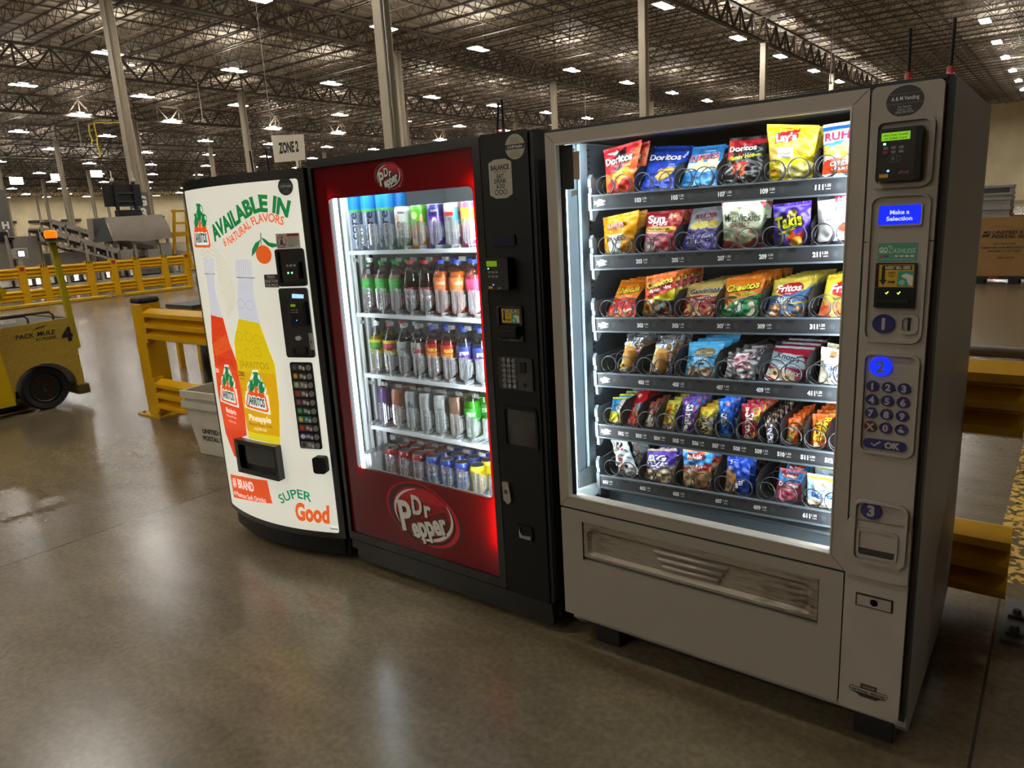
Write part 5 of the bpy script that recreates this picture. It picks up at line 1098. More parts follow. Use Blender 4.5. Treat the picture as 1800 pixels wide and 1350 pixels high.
# bottom shelf
xs = [SHX[4]+PIT*0.99*k for k in range(9)]
rc = can('red cola can with white swirl, leftmost on the bottom shelf', [(0, '#a81626'), (1.0, '#b01c2c')], [('Cola', 0.06, 0.022, '#eeeae4', 0.045, 0.9)]); row(rc, xs[0], Y0, Z[4], 3, 'red cola can, %s back in the leftmost lane of the bottom shelf')
again(rc, xs[1], Y0, Z[4], 3, 'red cola can with white swirl, middle red lane of the bottom shelf', 'red cola can, %s back in the middle red lane')
again(rc, xs[2], Y0, Z[4], 3, 'red cola can with white swirl, beside the blue cans', 'red cola can, %s back in the lane beside the blue cans')
bc_ = can('blue cola can, beside the red cans', [(0, '#1c3a9c'), (0.1, '#1f45ac'), (1.0, '#1f4fc0')], [('COLA', 0.045, 0.011, '#e8eaf0', 0.036, 0)], blobs=((0, 0.072, 0.014, 0.014, '#e8e8ee'), (0, 0.078, 0.013, 0.006, '#c02a34'))); row(bc_, xs[3], Y0, Z[4], 3, 'blue cola can, %s back in the lane beside the red cans')
again(bc_, xs[4], Y0, Z[4], 3, 'blue cola can, middle blue lane of the bottom shelf', 'blue cola can, %s back in the middle blue lane')
again(bc_, xs[5], Y0, Z[4], 3, 'blue cola can, beside the yellow cans', 'blue cola can, %s back in the lane beside the yellow cans')
yc = can('yellow soda can at the right end of the bottom shelf', [(0, '#d8a818'), (0.5, '#e0c81c'), (1.0, '#ead41c')], [('YELLOW', 0.06, 0.013, '#8a5a10', 0.04, 0)]); row(yc, xs[6], Y0, Z[4], 3, 'yellow soda can, %s back at the right end of the bottom shelf')

# ================================================================== right machine: snack machine
sn = thing('snack_machine', 'grey glass-front snack machine with keypad column, rightmost of the three', 'vending machine', (0, 0, 0))
DOORM = mat('champagne_grey_metal', '#a0968a', 0.42, metal=0.25, noise=0.05, nscale=3)
PANELM = mat('grey_door_panel', '#979083', 0.5, metal=0.1, noise=0.03, nscale=2)
COLM = mat('grey_plastic_column', '#9d958a', 0.45, noise=0.07, nscale=7)
SIDEM = mat('side_grey', '#98938a', 0.45, noise=0.06, nscale=2)
INWALL = mat('inner_grey_wall', '#8fa2ad', 0.5); INDARK = mat('inner_black', '#1c1d20', 0.6); TRAYM = mat('tray_dark', '#1c1d20', 0.5); RAILM = mat('price_rail_grey', '#303236', 0.45); BRKT = mat('tray_bracket', '#6b757b', 0.4, metal=0.3)
SW = 1.115
side = [(0.058, 1.841), (0.058, 0.10), (0.10, 0.06), (0.72, 0.06), (0.938, 0.147), (0.938, 1.841)]
for x in (0.0, SW-0.03):
    MB().prism(side, lambda a, b: (x, a, b), lambda a, b: (x+0.03, a, b)).build('side_panel', SIDEM, sn)
MB().box((0.03, 0.06, 1.81), (SW-0.03, 0.938, 1.841)).build('top_panel', SIDEM, sn); MB().box((0.03, 0.91, 0.147), (SW-0.03, 0.938, 1.81)).build('back_panel', SIDEM, sn); MB().box((0.03, 0.06, 0.10), (SW-0.03, 0.9, 0.15)).build('base', SIDEM, sn)
for x0, x1 in ((0.07, 0.17), (0.97, 1.08)):
    for y in (0.10, 0.62): MB().box((x0, y, 0), (x1, y+0.10, 0.10)).build('leg', BLACKM, sn, bevel=0.004)
MB().box((0.03, 0.16, 0.02), (SW-0.03, 0.18, 0.1)).build('kick_plate', BLACKM, sn)
MB().box((1.098, 0.012, 0.15), (SW, 0.057, 1.838)).build('door_gap', BLACKM, sn)
MB().box((0.0, 0.003, 1.831), (SW-0.01, 0.058, 1.839)).build('door_top_cap', BLACKM, sn)
# glass door frame with mitred corners
wx0, wx1, wz0, wz1 = 0.037, 0.907, 0.610, 1.795
fr = MB(); O = [(0.0, 0.571), (0.945, 0.571), (0.945, 1.831), (0.0, 1.831)]; I_ = [(wx0, wz0), (wx1, wz0), (wx1, wz1), (wx0, wz1)]
fr.ring(O, I_, pl(0.0), pl(0.05)); fr.build('glass_frame', DOORM, sn, bevel=0.003)
ml = MB()
for a, b in zip(O, I_): ml.stroke([(a[0]+(b[0]-a[0])*0.06, a[1]+(b[1]-a[1])*0.06), (b[0]-(b[0]-a[0])*0.08, b[1]-(b[1]-a[1])*0.08)], 0.0016, pl(-0.0004))
ml.build('mitre_line', BLACKM, sn)
tr2 = MB().ring(I_, [(wx0+0.004, wz0+0.004), (wx1-0.004, wz0+0.004), (wx1-0.004, wz1-0.004), (wx0+0.004, wz1-0.004)], pl(-0.002), pl(0.02)).build('glass_bead', mat('bright_bead', '#b9b3a6', 0.3, metal=0.5), sn)
MB().box((wx0-0.004, 0.020, wz0-0.004), (wx1+0.004, 0.024, wz1+0.004)).build('window_pane', clear_mat('snack_glass', (0.97, 0.98, 0.98), 0.05), sn)
# lower panel with the delivery flap
fx0, fx1, fz0, fz1 = 0.087, 0.880, 0.380, 0.526
MB().ring([(0.002, 0.152), (0.943, 0.152), (0.943, 0.563), (0.002, 0.563)], [(fx0, fz0), (fx1, fz0), (fx1, fz1), (fx0, fz1)], pl(0.0), pl(0.045)).build('lower_panel', PANELM, sn, bevel=0.003)
MB().box((0.0, 0.006, 0.563), (0.945, 0.04, 0.571)).build('panel_gap', BLACKM, sn)
MB().box((fx0, 0.03, fz0), (fx1, 0.044, fz1)).build('flap_recess', BLACKM, sn)
fp = MB(); e0 = rrect(fx0+0.018, fz0+0.022, fx1-0.020, fz1-0.024, 0.022, 6); e1 = rrect(fx0+0.030, fz0+0.034, fx1-0.032, fz1-0.036, 0.016, 6)
q4 = [(fx0+0.004, fz0+0.012), (fx1-0.003, fz0+0.012), (fx1-0.003, fz1-0.002), (fx0+0.004, fz1-0.002)]
n_ = len(e0); oc = []
for i in range(n_):
    c = i//7; oc.append(((fx1-0.003 if c in (0, 1) else fx0+0.004), (fz0+0.012 if c in (0, 3) else fz1-0.002)))
fp.ring(oc, e0, pl(0.004), pl(0.024)); V = [pl(0.004)(*p) for p in e0]+[pl(0.014)(*p) for p in e1]
fp.add(V, [(i, (i+1) % n_, n_+(i+1) % n_, n_+i) for i in range(n_)], smooth=False); fp.add([pl(0.014)(*p) for p in e1], [tuple(range(n_))])
FLM = mat('worn_flap_metal', '#8b8171', 0.45, metal=0.2); nt = FLM.node_tree; b_ = nt.nodes['Principled BSDF']
tc = nt.nodes.new('ShaderNodeTexCoord'); mp = nt.nodes.new('ShaderNodeMapping'); mp.inputs['Scale'].default_value = (5, 1, 30); nz = nt.nodes.new('ShaderNodeTexNoise'); nz.inputs['Scale'].default_value = 3.2; nz.inputs['Detail'].default_value = 8
nt.links.new(tc.outputs['Object'], mp.inputs['Vector']); nt.links.new(mp.outputs['Vector'], nz.inputs['Vector'])
n3 = nt.nodes.new('ShaderNodeTexNoise'); n3.inputs['Scale'].default_value = 4.0; nt.links.new(tc.outputs['Object'], n3.inputs['Vector'])
mu = nt.nodes.new('ShaderNodeMath'); mu.operation = 'MULTIPLY'; nt.links.new(nz.outputs['Fac'], mu.inputs[0]); nt.links.new(n3.outputs['Fac'], mu.inputs[1])
cr = nt.nodes.new('ShaderNodeValToRGB'); cr.color_ramp.elements[0].position = 0.22; cr.color_ramp.elements[0].color = (*hx('#948a79'), 1); cr.color_ramp.elements[1].position = 0.42; cr.color_ramp.elements[1].color = (*hx('#4f4636'), 1)
nt.links.new(mu.outputs[0], cr.inputs[0]); nt.links.new(cr.outputs[0], b_.inputs['Base Color'])
fo = fp.build('delivery_flap', FLM, sn)
for x0, x1, z in ((0.358, 0.609, 0.480), (0.371, 0.595, 0.456), (0.385, 0.583, 0.433)):
    MB().tube([(x0, 0.014, z), (x0+0.004, 0.009, z), (x1-0.004, 0.009, z), (x1, 0.014, z)], [0.003, 0.0075, 0.0075, 0.003], 10).build('flap_rib', DOORM, fo)
# ---- keypad column
cx0, cx1 = 0.952, 1.102
MB().prism(rrect(cx0, 0.577, cx1, 1.829, 0.012), pl(-0.012), pl(0.05)).build('upper_column', COLM, sn, bevel=0.008, seg=3)
MB().prism(rrect(cx0-0.003, 0.155, cx1+0.001, 0.738, 0.012), pl(-0.010), pl(0.05)).build('lower_column', COLM, sn, bevel=0.008, seg=3)
MB().prism(rrect(cx0-0.006, 0.575, cx1+0.001, 0.737, 0.016), pl(-0.020), pl(-0.009)).build('cup_surround', COLM, sn, bevel=0.007, seg=3)
MB().box((0.9455, 0.004, 0.155), (cx0, 0.05, 1.829)).build('column_seam', mat('seam_grey', '#3a352d', 0.6), sn)
for z in (1.4698,): MB().box((cx0-0.001, -0.0128, z-0.0012), (cx0+0.012, -0.004, z+0.0012)).box((cx1-0.014, -0.0128, z-0.0012), (cx1+0.001, -0.004, z+0.0012)).build('split_line', BLACKM, sn)
def sp(name, pts, y0, y1, m, bevel=0.0, parent=None): return MB().prism(pts, pl(y0), pl(y1)).build(name, m, parent or sn, bevel=bevel, seg=3)
C0 = -0.012
def bezel(x0, z0, x1, z1, r, w, h, name):
    return MB().ring(rrect(x0, z0, x1, z1, r, 7), rrect(x0+w, z0+w, x1-w, z1-w, max(0.004, r-w), 7), pl(C0-h), pl(C0+0.001)).build(name, COLM, sn, bevel=0.004, seg=3)
bz1 = bezel(0.960, 1.596, 1.090, 1.757, 0.024, 0.011, 0.010, 'reader_bezel')
bz2 = bezel(0.960, 1.222, 1.092, 1.582, 0.026, 0.006, 0.007, 'payment_bezel')
bz3 = bezel(0.9635, 0.928, 1.0935, 1.196, 0.022, 0.007, 0.009, 'keypad_bezel')
# operator sticker
s_ = MB(); s_.poly(ell(1.023, 1.7905, 0.0395, 0.0345, 40), pl(C0-0.0006), hx('#262524'))
for dz in (0.0165, -0.005): s_.stroke([(0.986 if dz > 0 else 0.984, 1.7905+dz), (1.060 if dz > 0 else 1.062, 1.7905+dz)], 0.0010, pl(C0-0.001), hx('#6f6e6b'))
s_.text('A & M Vending', pl(C0-0.001), 1.023, 1.7972, 0.0085, hx('#d8d6d0'), bold=0.015, width=0.058)
for i, (tx, z) in enumerate((('For Service', 1.7785), ('Call or Text', 1.7725), ('(502) 937-0276', 1.7665))): s_.text(tx, pl(C0-0.001), 1.023, z, 0.0042, hx('#b4b2ac'), bold=0.01)
s_.build('operator_sticker', PRINT, sn)
# card reader
rb_ = sp('card_reader', rrect(0.977, 1.612, 1.069, 1.731, 0.004), C0-0.030, C0+0.002, GLOSSB, 0.003)
sp('reader_side', rrect(1.0555, 1.614, 1.0685, 1.729, 0.003), C0-0.033, C0-0.030, MATB, parent=rb_)
rl = MB(); rl.poly(rrect(0.9835, 1.7035, 1.0435, 1.7215, 0.001), pl(C0-0.0308), hx('#7ab81a')); rl.text('Use Your Credit', pl(C0-0.0312), 1.0135, 1.716, 0.0048, hx('#3d6408'), bold=0.03, width=0.052); rl.text('or Debit Card', pl(C0-0.0312), 1.0135, 1.7085, 0.0048, hx('#3d6408'), bold=0.03, width=0.046)
rl.build('reader_display', print_mat('lit_green_display', 0.3, emit=0.75), rb_)
for i in range(3):
    for j in range(2): sp('reader_icon', rrect(0.9885+0.0165*i, 1.684-0.0095*j, 0.9985+0.0165*i, 1.6905-0.0095*j, 0.001), C0-0.0308, C0-0.030, mat('icon_grey', '#6f6c68', 0.5) if (i, j) != (0, 1) else RED, parent=rb_)
sp('status_light', ell(0.991, 1.6965, 0.0030, 0.0026, 10), C0-0.0312, C0-0.030, GLOW, parent=rb_); sp('status_light', ell(1.0015, 1.6355, 0.0030, 0.0026, 10), C0-0.0312, C0-0.030, BLUELED, parent=rb_)
wv = MB(); wv.stroke(ell(1.013, 1.6625, 0.014, 0.009, 22), 0.0012, pl(C0-0.0308), hx('#4a4a4c'), closed=True); wv.poly(ell(1.010, 1.6625, 0.004, 0.005, 12), pl(C0-0.0308), hx('#55555a')); wv.stroke([(1.017,1.668),(1.020,1.6625),(1.017,1.657)], 0.0015, pl(C0-0.0308), hx('#55555a'))
wv.poly(rrect(0.983, 1.6205, 1.002, 1.629, 0.001), pl(C0-0.0308), hx('#c9961a')); wv.text('ePort', pl(C0-0.0308), 1.034, 1.631, 0.007, hx('#9c4a44'), bold=0.02, width=0.022); wv.build('reader_lettering', PRINT, rb_)
# message display
MB().ring(rrect(0.978, 1.506, 1.076, 1.560, 0.008), rrect(0.982, 1.5105, 1.0725, 1.5555, 0.004), pl(C0-0.005), pl(C0)).build('display_bezel', COLM, sn, bevel=0.002)
ds = MB(); ds.poly(rrect(0.9815, 1.510, 1.073, 1.556, 0.002), pl(C0-0.002), hx('#0a22ff'))
for tx, z, w in (('Make a', 1.5395, 0.042), ('Selection', 1.5245, 0.056)): ds.text(tx, pl(C0-0.0026), 1.027, z, 0.0095, hx('#a9b4ff'), bold=0.03, width=w)
ds.build('message_display', print_mat('lit_blue_display', 0.3, emit=1.1), sn)
# cashless sticker, bill acceptor
gc = MB(); gc.poly([(0.9845,1.4225),(1.0705,1.4225),(1.0705,1.4665),(0.9845,1.4665)], pl(C0-0.0006), hx('#4c8f74')); gc.text('GO', pl(C0-0.001), 0.9965, 1.4505, 0.0115, hx('#d6e6da'), bold=0.04, width=0.019); gc.text('CASHLESS', pl(C0-0.001), 1.0375, 1.448, 0.0105, hx('#c6dccd'), bold=0.005, shear=0.25, width=0.058); gc.stroke([(0.9875,1.4435),(1.007,1.4435)], 0.0012, pl(C0-0.001), hx('#d6e6da'))
for i in range(3): gc.stroke([(1.005+0.002*i, 1.4595), (1.0085+0.0025*i, 1.4585+0.001*i), (1.0105+0.0025*i, 1.4545)], 0.0010, pl(C0-0.001), hx('#d6e6da'))
for i, c in enumerate(('#b8403a', '#3a4a7a', '#5aa08c', '#cfcac0', '#cfcac0', '#e0e0dc', '#cfd8d0')): gc.poly(rrect(0.9885+0.0112*i, 1.4325, 0.9965+0.0112*i, 1.4375, 0.0015), pl(C0-0.001), hx(c))
gc.text('MAKE YOUR PURCHASES FAST & EASY', pl(C0-0.001), 1.0275, 1.4268, 0.0028, hx('#bcd4c4'), width=0.078); gc.build('cashless_sticker', PRINT, sn)
bl = MB().ring(rrect(0.9825, 1.3095, 1.0725, 1.419, 0.003), rrect(0.9885, 1.359, 1.067, 1.4165, 0.001), pl(C0-0.006), pl(C0)).build('bill_bezel', GLOSSB, sn)
sp('bill_face', rrect(0.9835, 1.3105, 1.0715, 1.359, 0.002), C0-0.013, C0, MATB, 0.002, parent=bl); sp('bill_slot', rrect(0.988, 1.324, 1.062, 1.331, 0.002), C0-0.020, C0-0.013, RUBBER, 0.001, parent=bl)
bill_label(0.989, 1.0665, 1.3605, 1.4155, C0-0.003, bl, PRINT)
ck = MB()
for x in (1.0115, 1.0375): ck.stroke([(x-0.003, 1.3475), (x-0.0005, 1.3445), (x+0.0035, 1.3505)], 0.0022, pl(C0-0.0135))
ck.build('check_light', mat('lime_led', '#b8ff3a', 0.4, emit=2.2), bl)
NAVY = mat('navy_button', '#1b1f5a', 0.3); LITBLUE = mat('lit_blue_button', '#0a22ff', 0.3, emit=1.6); DIGIT = mat('digit_grey', '#a39d94', 0.4)
def button(name, x, z, rx, rz, m, tx, th, y=C0, dm_=None, w=None):
    b = sp(name, ell(x, z, rx, rz, 32), y-0.006, y, m, 0.0015)
    if tx: MB().text(tx, pl(y-0.0066), x, z, th, bold=0.05, width=w).build('digit', dm_ or DIGIT, b)
    return b
button('step_marker', 1.007, 1.269, 0.0255, 0.0235, NAVY, '1', 0.026)
co = MB().ring(rrect(1.041, 1.245, 1.084, 1.294, 0.014), rrect(1.048, 1.252, 1.077, 1.287, 0.010), pl(C0-0.006), pl(C0)).build('coin_plate', DOORM, sn, bevel=0.002); sp('coin_slit', rrect(1.0595, 1.254, 1.0655, 1.285, 0.002), C0-0.002, C0, RUBBER, parent=co)
button('step_marker', 1.0065, 1.160, 0.0255, 0.0245, LITBLUE, '2', 0.028, dm_=mat('lit_digit', '#6a74a8', 0.4))
for r, z in enumerate((1.1075, 1.072, 1.0365, 1.0005)):
    for c, x in enumerate((0.9905, 1.0265, 1.0625)):
        tx = ('123', '456', '789', 'X0 ')[r][c]; button('key', x, z, 0.0145, 0.0138, NAVY if (r, c) != (3, 0) else mat('maroon_button', '#4a1714', 0.3), tx.strip(), 0.0165)
hd_ = MB(); hd_.poly([(1.054,0.999),(1.060,1.004),(1.066,1.001),(1.071,0.996),(1.066,0.993),(1.058,0.994)], pl(C0-0.0066)); hd_.poly(ell(1.062, 1.007, 0.003, 0.002, 10), pl(C0-0.0066)); hd_.build('hand_symbol', DIGIT, sn)
ok = sp('ok_key', rrect(0.976, 0.943, 1.077, 0.968, 0.0123), C0-0.006, C0, NAVY, 0.0015); kk = MB(); kk.text('OK', pl(C0-0.0066), 1.045, 0.9555, 0.0155, bold=0.06, width=0.036); kk.stroke([(0.996, 0.957), (1.002, 0.9505), (1.017, 0.963)], 0.0042, pl(C0-0.0066)); kk.build('digit', DIGIT, ok)
# delivery cup
MB().ring(rrect(0.9635, 0.622, 1.0935, 0.800, 0.022), rrect(0.9705, 0.629, 1.0865, 0.793, 0.016), pl(-0.029), pl(-0.019)).build('cup_bezel', COLM, sn, bevel=0.004, seg=3)
sp('cup_face', rrect(0.968, 0.742, 1.089, 0.796, 0.014), -0.018, -0.011, COLM, 0.002)
button('step_marker', 1.006, 0.7715, 0.0255, 0.0245, NAVY, '3', 0.028, y=-0.018)
cu_ = MB().ring(rrect(0.975, 0.637, 1.074, 0.719, 0.012), rrect(0.981, 0.643, 1.068, 0.713, 0.008), pl(-0.025), pl(-0.019)).build('coin_cup', COLM, sn, bevel=0.002)
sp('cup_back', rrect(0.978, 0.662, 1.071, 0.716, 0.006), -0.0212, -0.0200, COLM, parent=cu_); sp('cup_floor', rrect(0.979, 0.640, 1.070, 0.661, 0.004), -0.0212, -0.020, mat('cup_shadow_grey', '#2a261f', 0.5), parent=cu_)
lk = sp('lock_plate', rrect(0.979, 0.484, 1.071, 0.522, 0.001), -0.0125, -0.010, BLACKM); sp('lock_face', rrect(0.983, 0.488, 1.067, 0.518, 0.001), -0.0145, -0.0125, DOORM, 0.001, parent=lk); MB().lathe([(0.010, 0), (0.010, 0.005), (0.004, 0.005), (0.0, 0.003)], 18, (1.0255, -0.0145, 0.503), axis='y').build('lock_cylinder', STEEL, lk)
bd = MB(); bd.poly([(0.978,0.232),(1.004,0.232),(1.004,0.246),(1.046,0.246),(1.046,0.232),(1.071,0.232),(1.074,0.226),(1.071,0.214),(1.056,0.211),(1.045,0.204),(1.006,0.204),(0.994,0.211),(0.978,0.214),(0.975,0.222)], pl(-0.0106), hx('#1a1712')); bd.poly([(0.979,0.230),(1.071,0.230),(1.0715,0.2165),(0.9785,0.2165)], pl(-0.0112), hx('#a39a8a')); bd.poly([(1.007,0.244),(1.043,0.244),(1.043,0.2325),(1.007,0.2325)], pl(-0.0112), hx('#3a362e'))
bd.text('NATIONAL VENDORS', pl(-0.0116), 1.025, 0.2225, 0.0075, hx('#14120e'), bold=0.05, width=0.086); bd.text('CRANE', pl(-0.0116), 1.025, 0.238, 0.0065, hx('#8b8474'), bold=0.02, width=0.03); bd.build('maker_badge', PRINT, sn)
# ---- interior
MB().box((0.030, 0.058, 0.56), (0.040, 0.118, 1.80)).box((0.030, 0.118, 0.56), (0.041, 0.122, 1.80), 1).box((0.030, 0.122, 0.56), (0.052, 0.168, 1.80)).build('inner_side_trim', [INWALL, INDARK], sn)
MB().box((0.036, 0.026, 0.611), (0.052, 0.030, 1.794)).build('black_seal', RUBBER, sn)
MB().box((0.031, 0.17, 0.5), (0.040, 0.9, 1.80)).build('inner_left_wall', mat('inner_left_grey', '#5d6870', 0.6), sn)
sl_ = MB()
for k in range(58): sl_.box((0.0405, 0.178, 0.64+0.02*k), (0.0412, 0.205, 0.645+0.02*k))
sl_.build('shelf_slot_column', INDARK, sn)
MB().box((0.96, 0.06, 0.5), (0.97, 0.9, 1.80)).box((0.031, 0.89, 0.5), (0.97, 0.9, 1.80)).box((0.031, 0.06, 1.806), (0.97, 0.9, 1.8095)).build('inner_liner', INDARK, sn)
MB().box((0.03, 0.06, 0.50), (0.96, 0.9, 0.51)).box((0.085, 0.20, 0.51), (0.955, 0.215, 0.605)).build('delivery_bin', mat('bin_grey', '#7d8890', 0.5), sn)
MB().box((0.085, 0.14, 0.602), (0.955, 0.2, 0.610)).build('bin_shelf', mat('bin_shelf_grey', '#565c61', 0.5), sn)
wg = MB(); wg.add([(0.04,0.055,0.62),(0.072,0.17,0.62),(0.072,0.17,0.70),(0.04,0.055,0.68),(0.10,0.17,0.60),(0.06,0.055,0.575)], [(0,1,2,3),(3,2,1,0),(0,1,4,5),(5,4,1,0)]); wg.build('corner_deflector', mat('deflector_grey', '#9aa4a6', 0.5, noise=0.1, nscale=40), sn)
MB().box((0.0415, 0.027, 1.655), (0.086, 0.029, 1.79)).build('black_corner_card', MATB, sn)
cd = MB(); cd.poly([(0.0835,1.685),(0.109,1.682),(0.110,1.768),(0.085,1.768)], pl(0.0275), hx('#b59c74')); cd.build('tan_card', PRINT, sn); MB().add([pl(0.0272)(*p) for p in ((0.0755,1.648),(0.0975,1.653),(0.096,1.636),(0.074,1.631))], [(0,1,2,3)]).build('white_label', WHITEINK, sn); MB().add([pl(0.0268)(*p) for p in ((0.0855,1.769),(0.0925,1.770),(0.0925,1.778),(0.0855,1.777))], [(0,1,2,3)]).build('white_label', WHITEINK, sn)
LEDS = LEDB.copy(); LEDS.name = 'snack_led_bar'; LEDS.node_tree.nodes['Principled BSDF'].inputs['Emission Strength'].default_value = SNACK_LED*0.35
LEDT = LEDB.copy(); LEDT.name = 'snack_led_strip_soft'; LEDT.node_tree.nodes['Principled BSDF'].inputs['Emission Strength'].default_value = SNACK_LED*0.55
LEDU = LEDB.copy(); LEDU.name = 'snack_added_tray_strip'; LEDU.node_tree.nodes['Principled BSDF'].inputs['Emission Strength'].default_value = SNACK_LED*0.09
LEDR = LEDB.copy(); LEDR.name = 'snack_led_strip_bright'; LEDR.node_tree.nodes['Principled BSDF'].inputs['Emission Strength'].default_value = SNACK_LED*0.36
MB().box((0.037, 0.034, 0.62), (0.042, 0.040, 1.79)).build('light_bar', LEDT, sn); MB().box((0.912, 0.056, 0.62), (0.935, 0.070, 1.79)).build('light_bar', LEDR, sn); MB().box((0.06, 0.062, 1.8015), (0.90, 0.074, 1.8055)).build('light_bar', LEDS, sn)
# trays: rows of coils, dividers and a numbered price rail
ROWS = [(1.611, 0.003, '1', 6), (1.416, 0.020, '2', 6), (1.206, 0.030, '3', 6), (1.015, 0.027, '4', 6), (0.829, 0.016, '5', 12), (0.639, 0.024, '6', 6)]
TX0, TW = 0.092, 0.865
def coil_mesh(rad, turns):
    m = MB(); n = 20; pts = []
    for k in range(int(turns*n)+1):
        a = 2*PI*k/n+2.6; y = 0.004*k/n if k <= n else 0.004+0.062*(k-n)/n; pts.append((rad*math.cos(a), y, rad+rad*math.sin(a)))
    return m.tube(pts, 0.0018, 6)
WIRE = mat('coil_wire', '#505254', 0.28, metal=0.85)
coilD = coil_mesh(0.029, 9); coilS = coil_mesh(0.030, 9); c_first = {}; div_first = None
TRAY_ROT = []
for (zl, dz, num, n) in ROWS:
    ang = -math.atan2(dz, 0.78); t = MB().box((0, 0.018, -0.004), (TW, 0.70, 0.0)).build('tray', TRAYM, sn, loc=(TX0, 0.125, zl+0.019)); t.rotation_euler = (0, ang, 0); TRAY_ROT.append(ang)
    if num != '6': MB().box((0.01, 0.013, -0.040), (TW-0.01, 0.024, -0.036)).build('added_light_strip', LEDU, t)  # added strip, unseen behind the rail, brightens the packs below
    r = MB().box((0, 0.0, -0.042), (TW, 0.012, 0.002)).box((0, -0.004, 0.0), (TW, 0.006, 0.004), 1).box((0, -0.005, -0.046), (TW, 0.012, -0.041), 1); r.build('price_rail', [RAILM, BRKT], t)
    lt_ = MB(); fm = pl(-0.0045); pit = 0.136 if n == 6 else 0.068
    for k in range(n):
        x = 0.010+pit*k + (0.012 if (k % 2 and n == 6) else 0.0); tx = num+('%02d' % (2*k+1 if n == 6 else k+1))
        lt_.poly([(x-0.003,-0.036),(x+0.050,-0.036),(x+0.050,-0.006),(x-0.003,-0.006)], pl(-0.0006), hx('#2d2f32')); lt_.text(tx, pl(-0.0012), x+0.011, -0.0215, 0.0125, hx('#e6e6e2'), bold=0.05, width=0.022)
        lt_.text(('1.50', '2.00', '1.25')[k % 3], pl(-0.0012), x+0.033, -0.0175, 0.0065, hx('#d0d0cc'), bold=0.03, width=0.015); lt_.stroke([(x+0.028,-0.027),(x+0.040,-0.027)], 0.0022, pl(-0.0012), hx('#c6c6c2'))
        if n == 6: lt_.poly(ell(x+0.060, -0.021, 0.0075, 0.0085, 14), pl(-0.0008), hx('#3c4044')); lt_.poly([(x+0.082,-0.012),(x+0.104,-0.012),(x+0.104,-0.004),(x+0.082,-0.004)], pl(-0.0012), hx('#17181a'))
    lt_.poly([(0.018, -0.034), (0.045, -0.030), (0.040, -0.012), (0.026, -0.010)], pl(-0.0016), hx('#cfd6da')) if num in '12345' else None
    lt_.build('rail_label', PRINT, t)
    bk = MB().prism([(0.0, -0.046), (0.012, -0.046), (0.03, -0.02), (0.03, 0.055), (0.012, 0.070), (0.0, 0.055), (0.0, 0.03), (0.005, 0.027), (0.005, 0.012), (0.0, 0.01)], lambda a, b: (-0.012, a-0.004, b), lambda a, b: (0.0, a-0.004, b)).box((-0.010, 0.026, -0.02), (-0.006, 0.60, 0.058)); bk.build('side_bracket', BRKT, t)
    tb = MB().prism([(0.0, -0.075), (0.012, -0.08), (0.045, -0.046), (0.0, -0.046)], lambda a, b: (-0.010, a, b), lambda a, b: (0.0, a, b)); tb.build('lower_bracket', BRKT, t)
    for k in range(n):
        xr = 0.014+pit*(k+1)
        if xr < TW:
            if div_first is None: div_first = MB().prism([(0.012, 0.0), (0.60, 0.0), (0.60, 0.085), (0.06, 0.085), (0.012, 0.06)], lambda a, b: (-0.001, a, b), lambda a, b: (0.001, a, b)).build('divider', mat('divider_black', '#15161a', 0.45), t); o = div_first
            else: o = div_first.copy(); COL.objects.link(o); o.parent = t
            o.location = (xr, 0, 0)
        for cx_, key in (((pit*k+0.045, 'D'), (pit*k+0.110, 'D')) if n == 6 else ((pit*k+0.047, 'S'),)):
            if key not in c_first: c_first[key] = (coilD if key == 'D' else coilS).build('spiral_coil', WIRE, t); o = c_first[key]
            else: o = c_first[key].copy(); COL.objects.link(o); o.parent = t
            o.location = (cx_, 0.006, 0.003)
            if key == 'D' and cx_-pit*k < 0.06: o.scale = (-1, 1, 1)

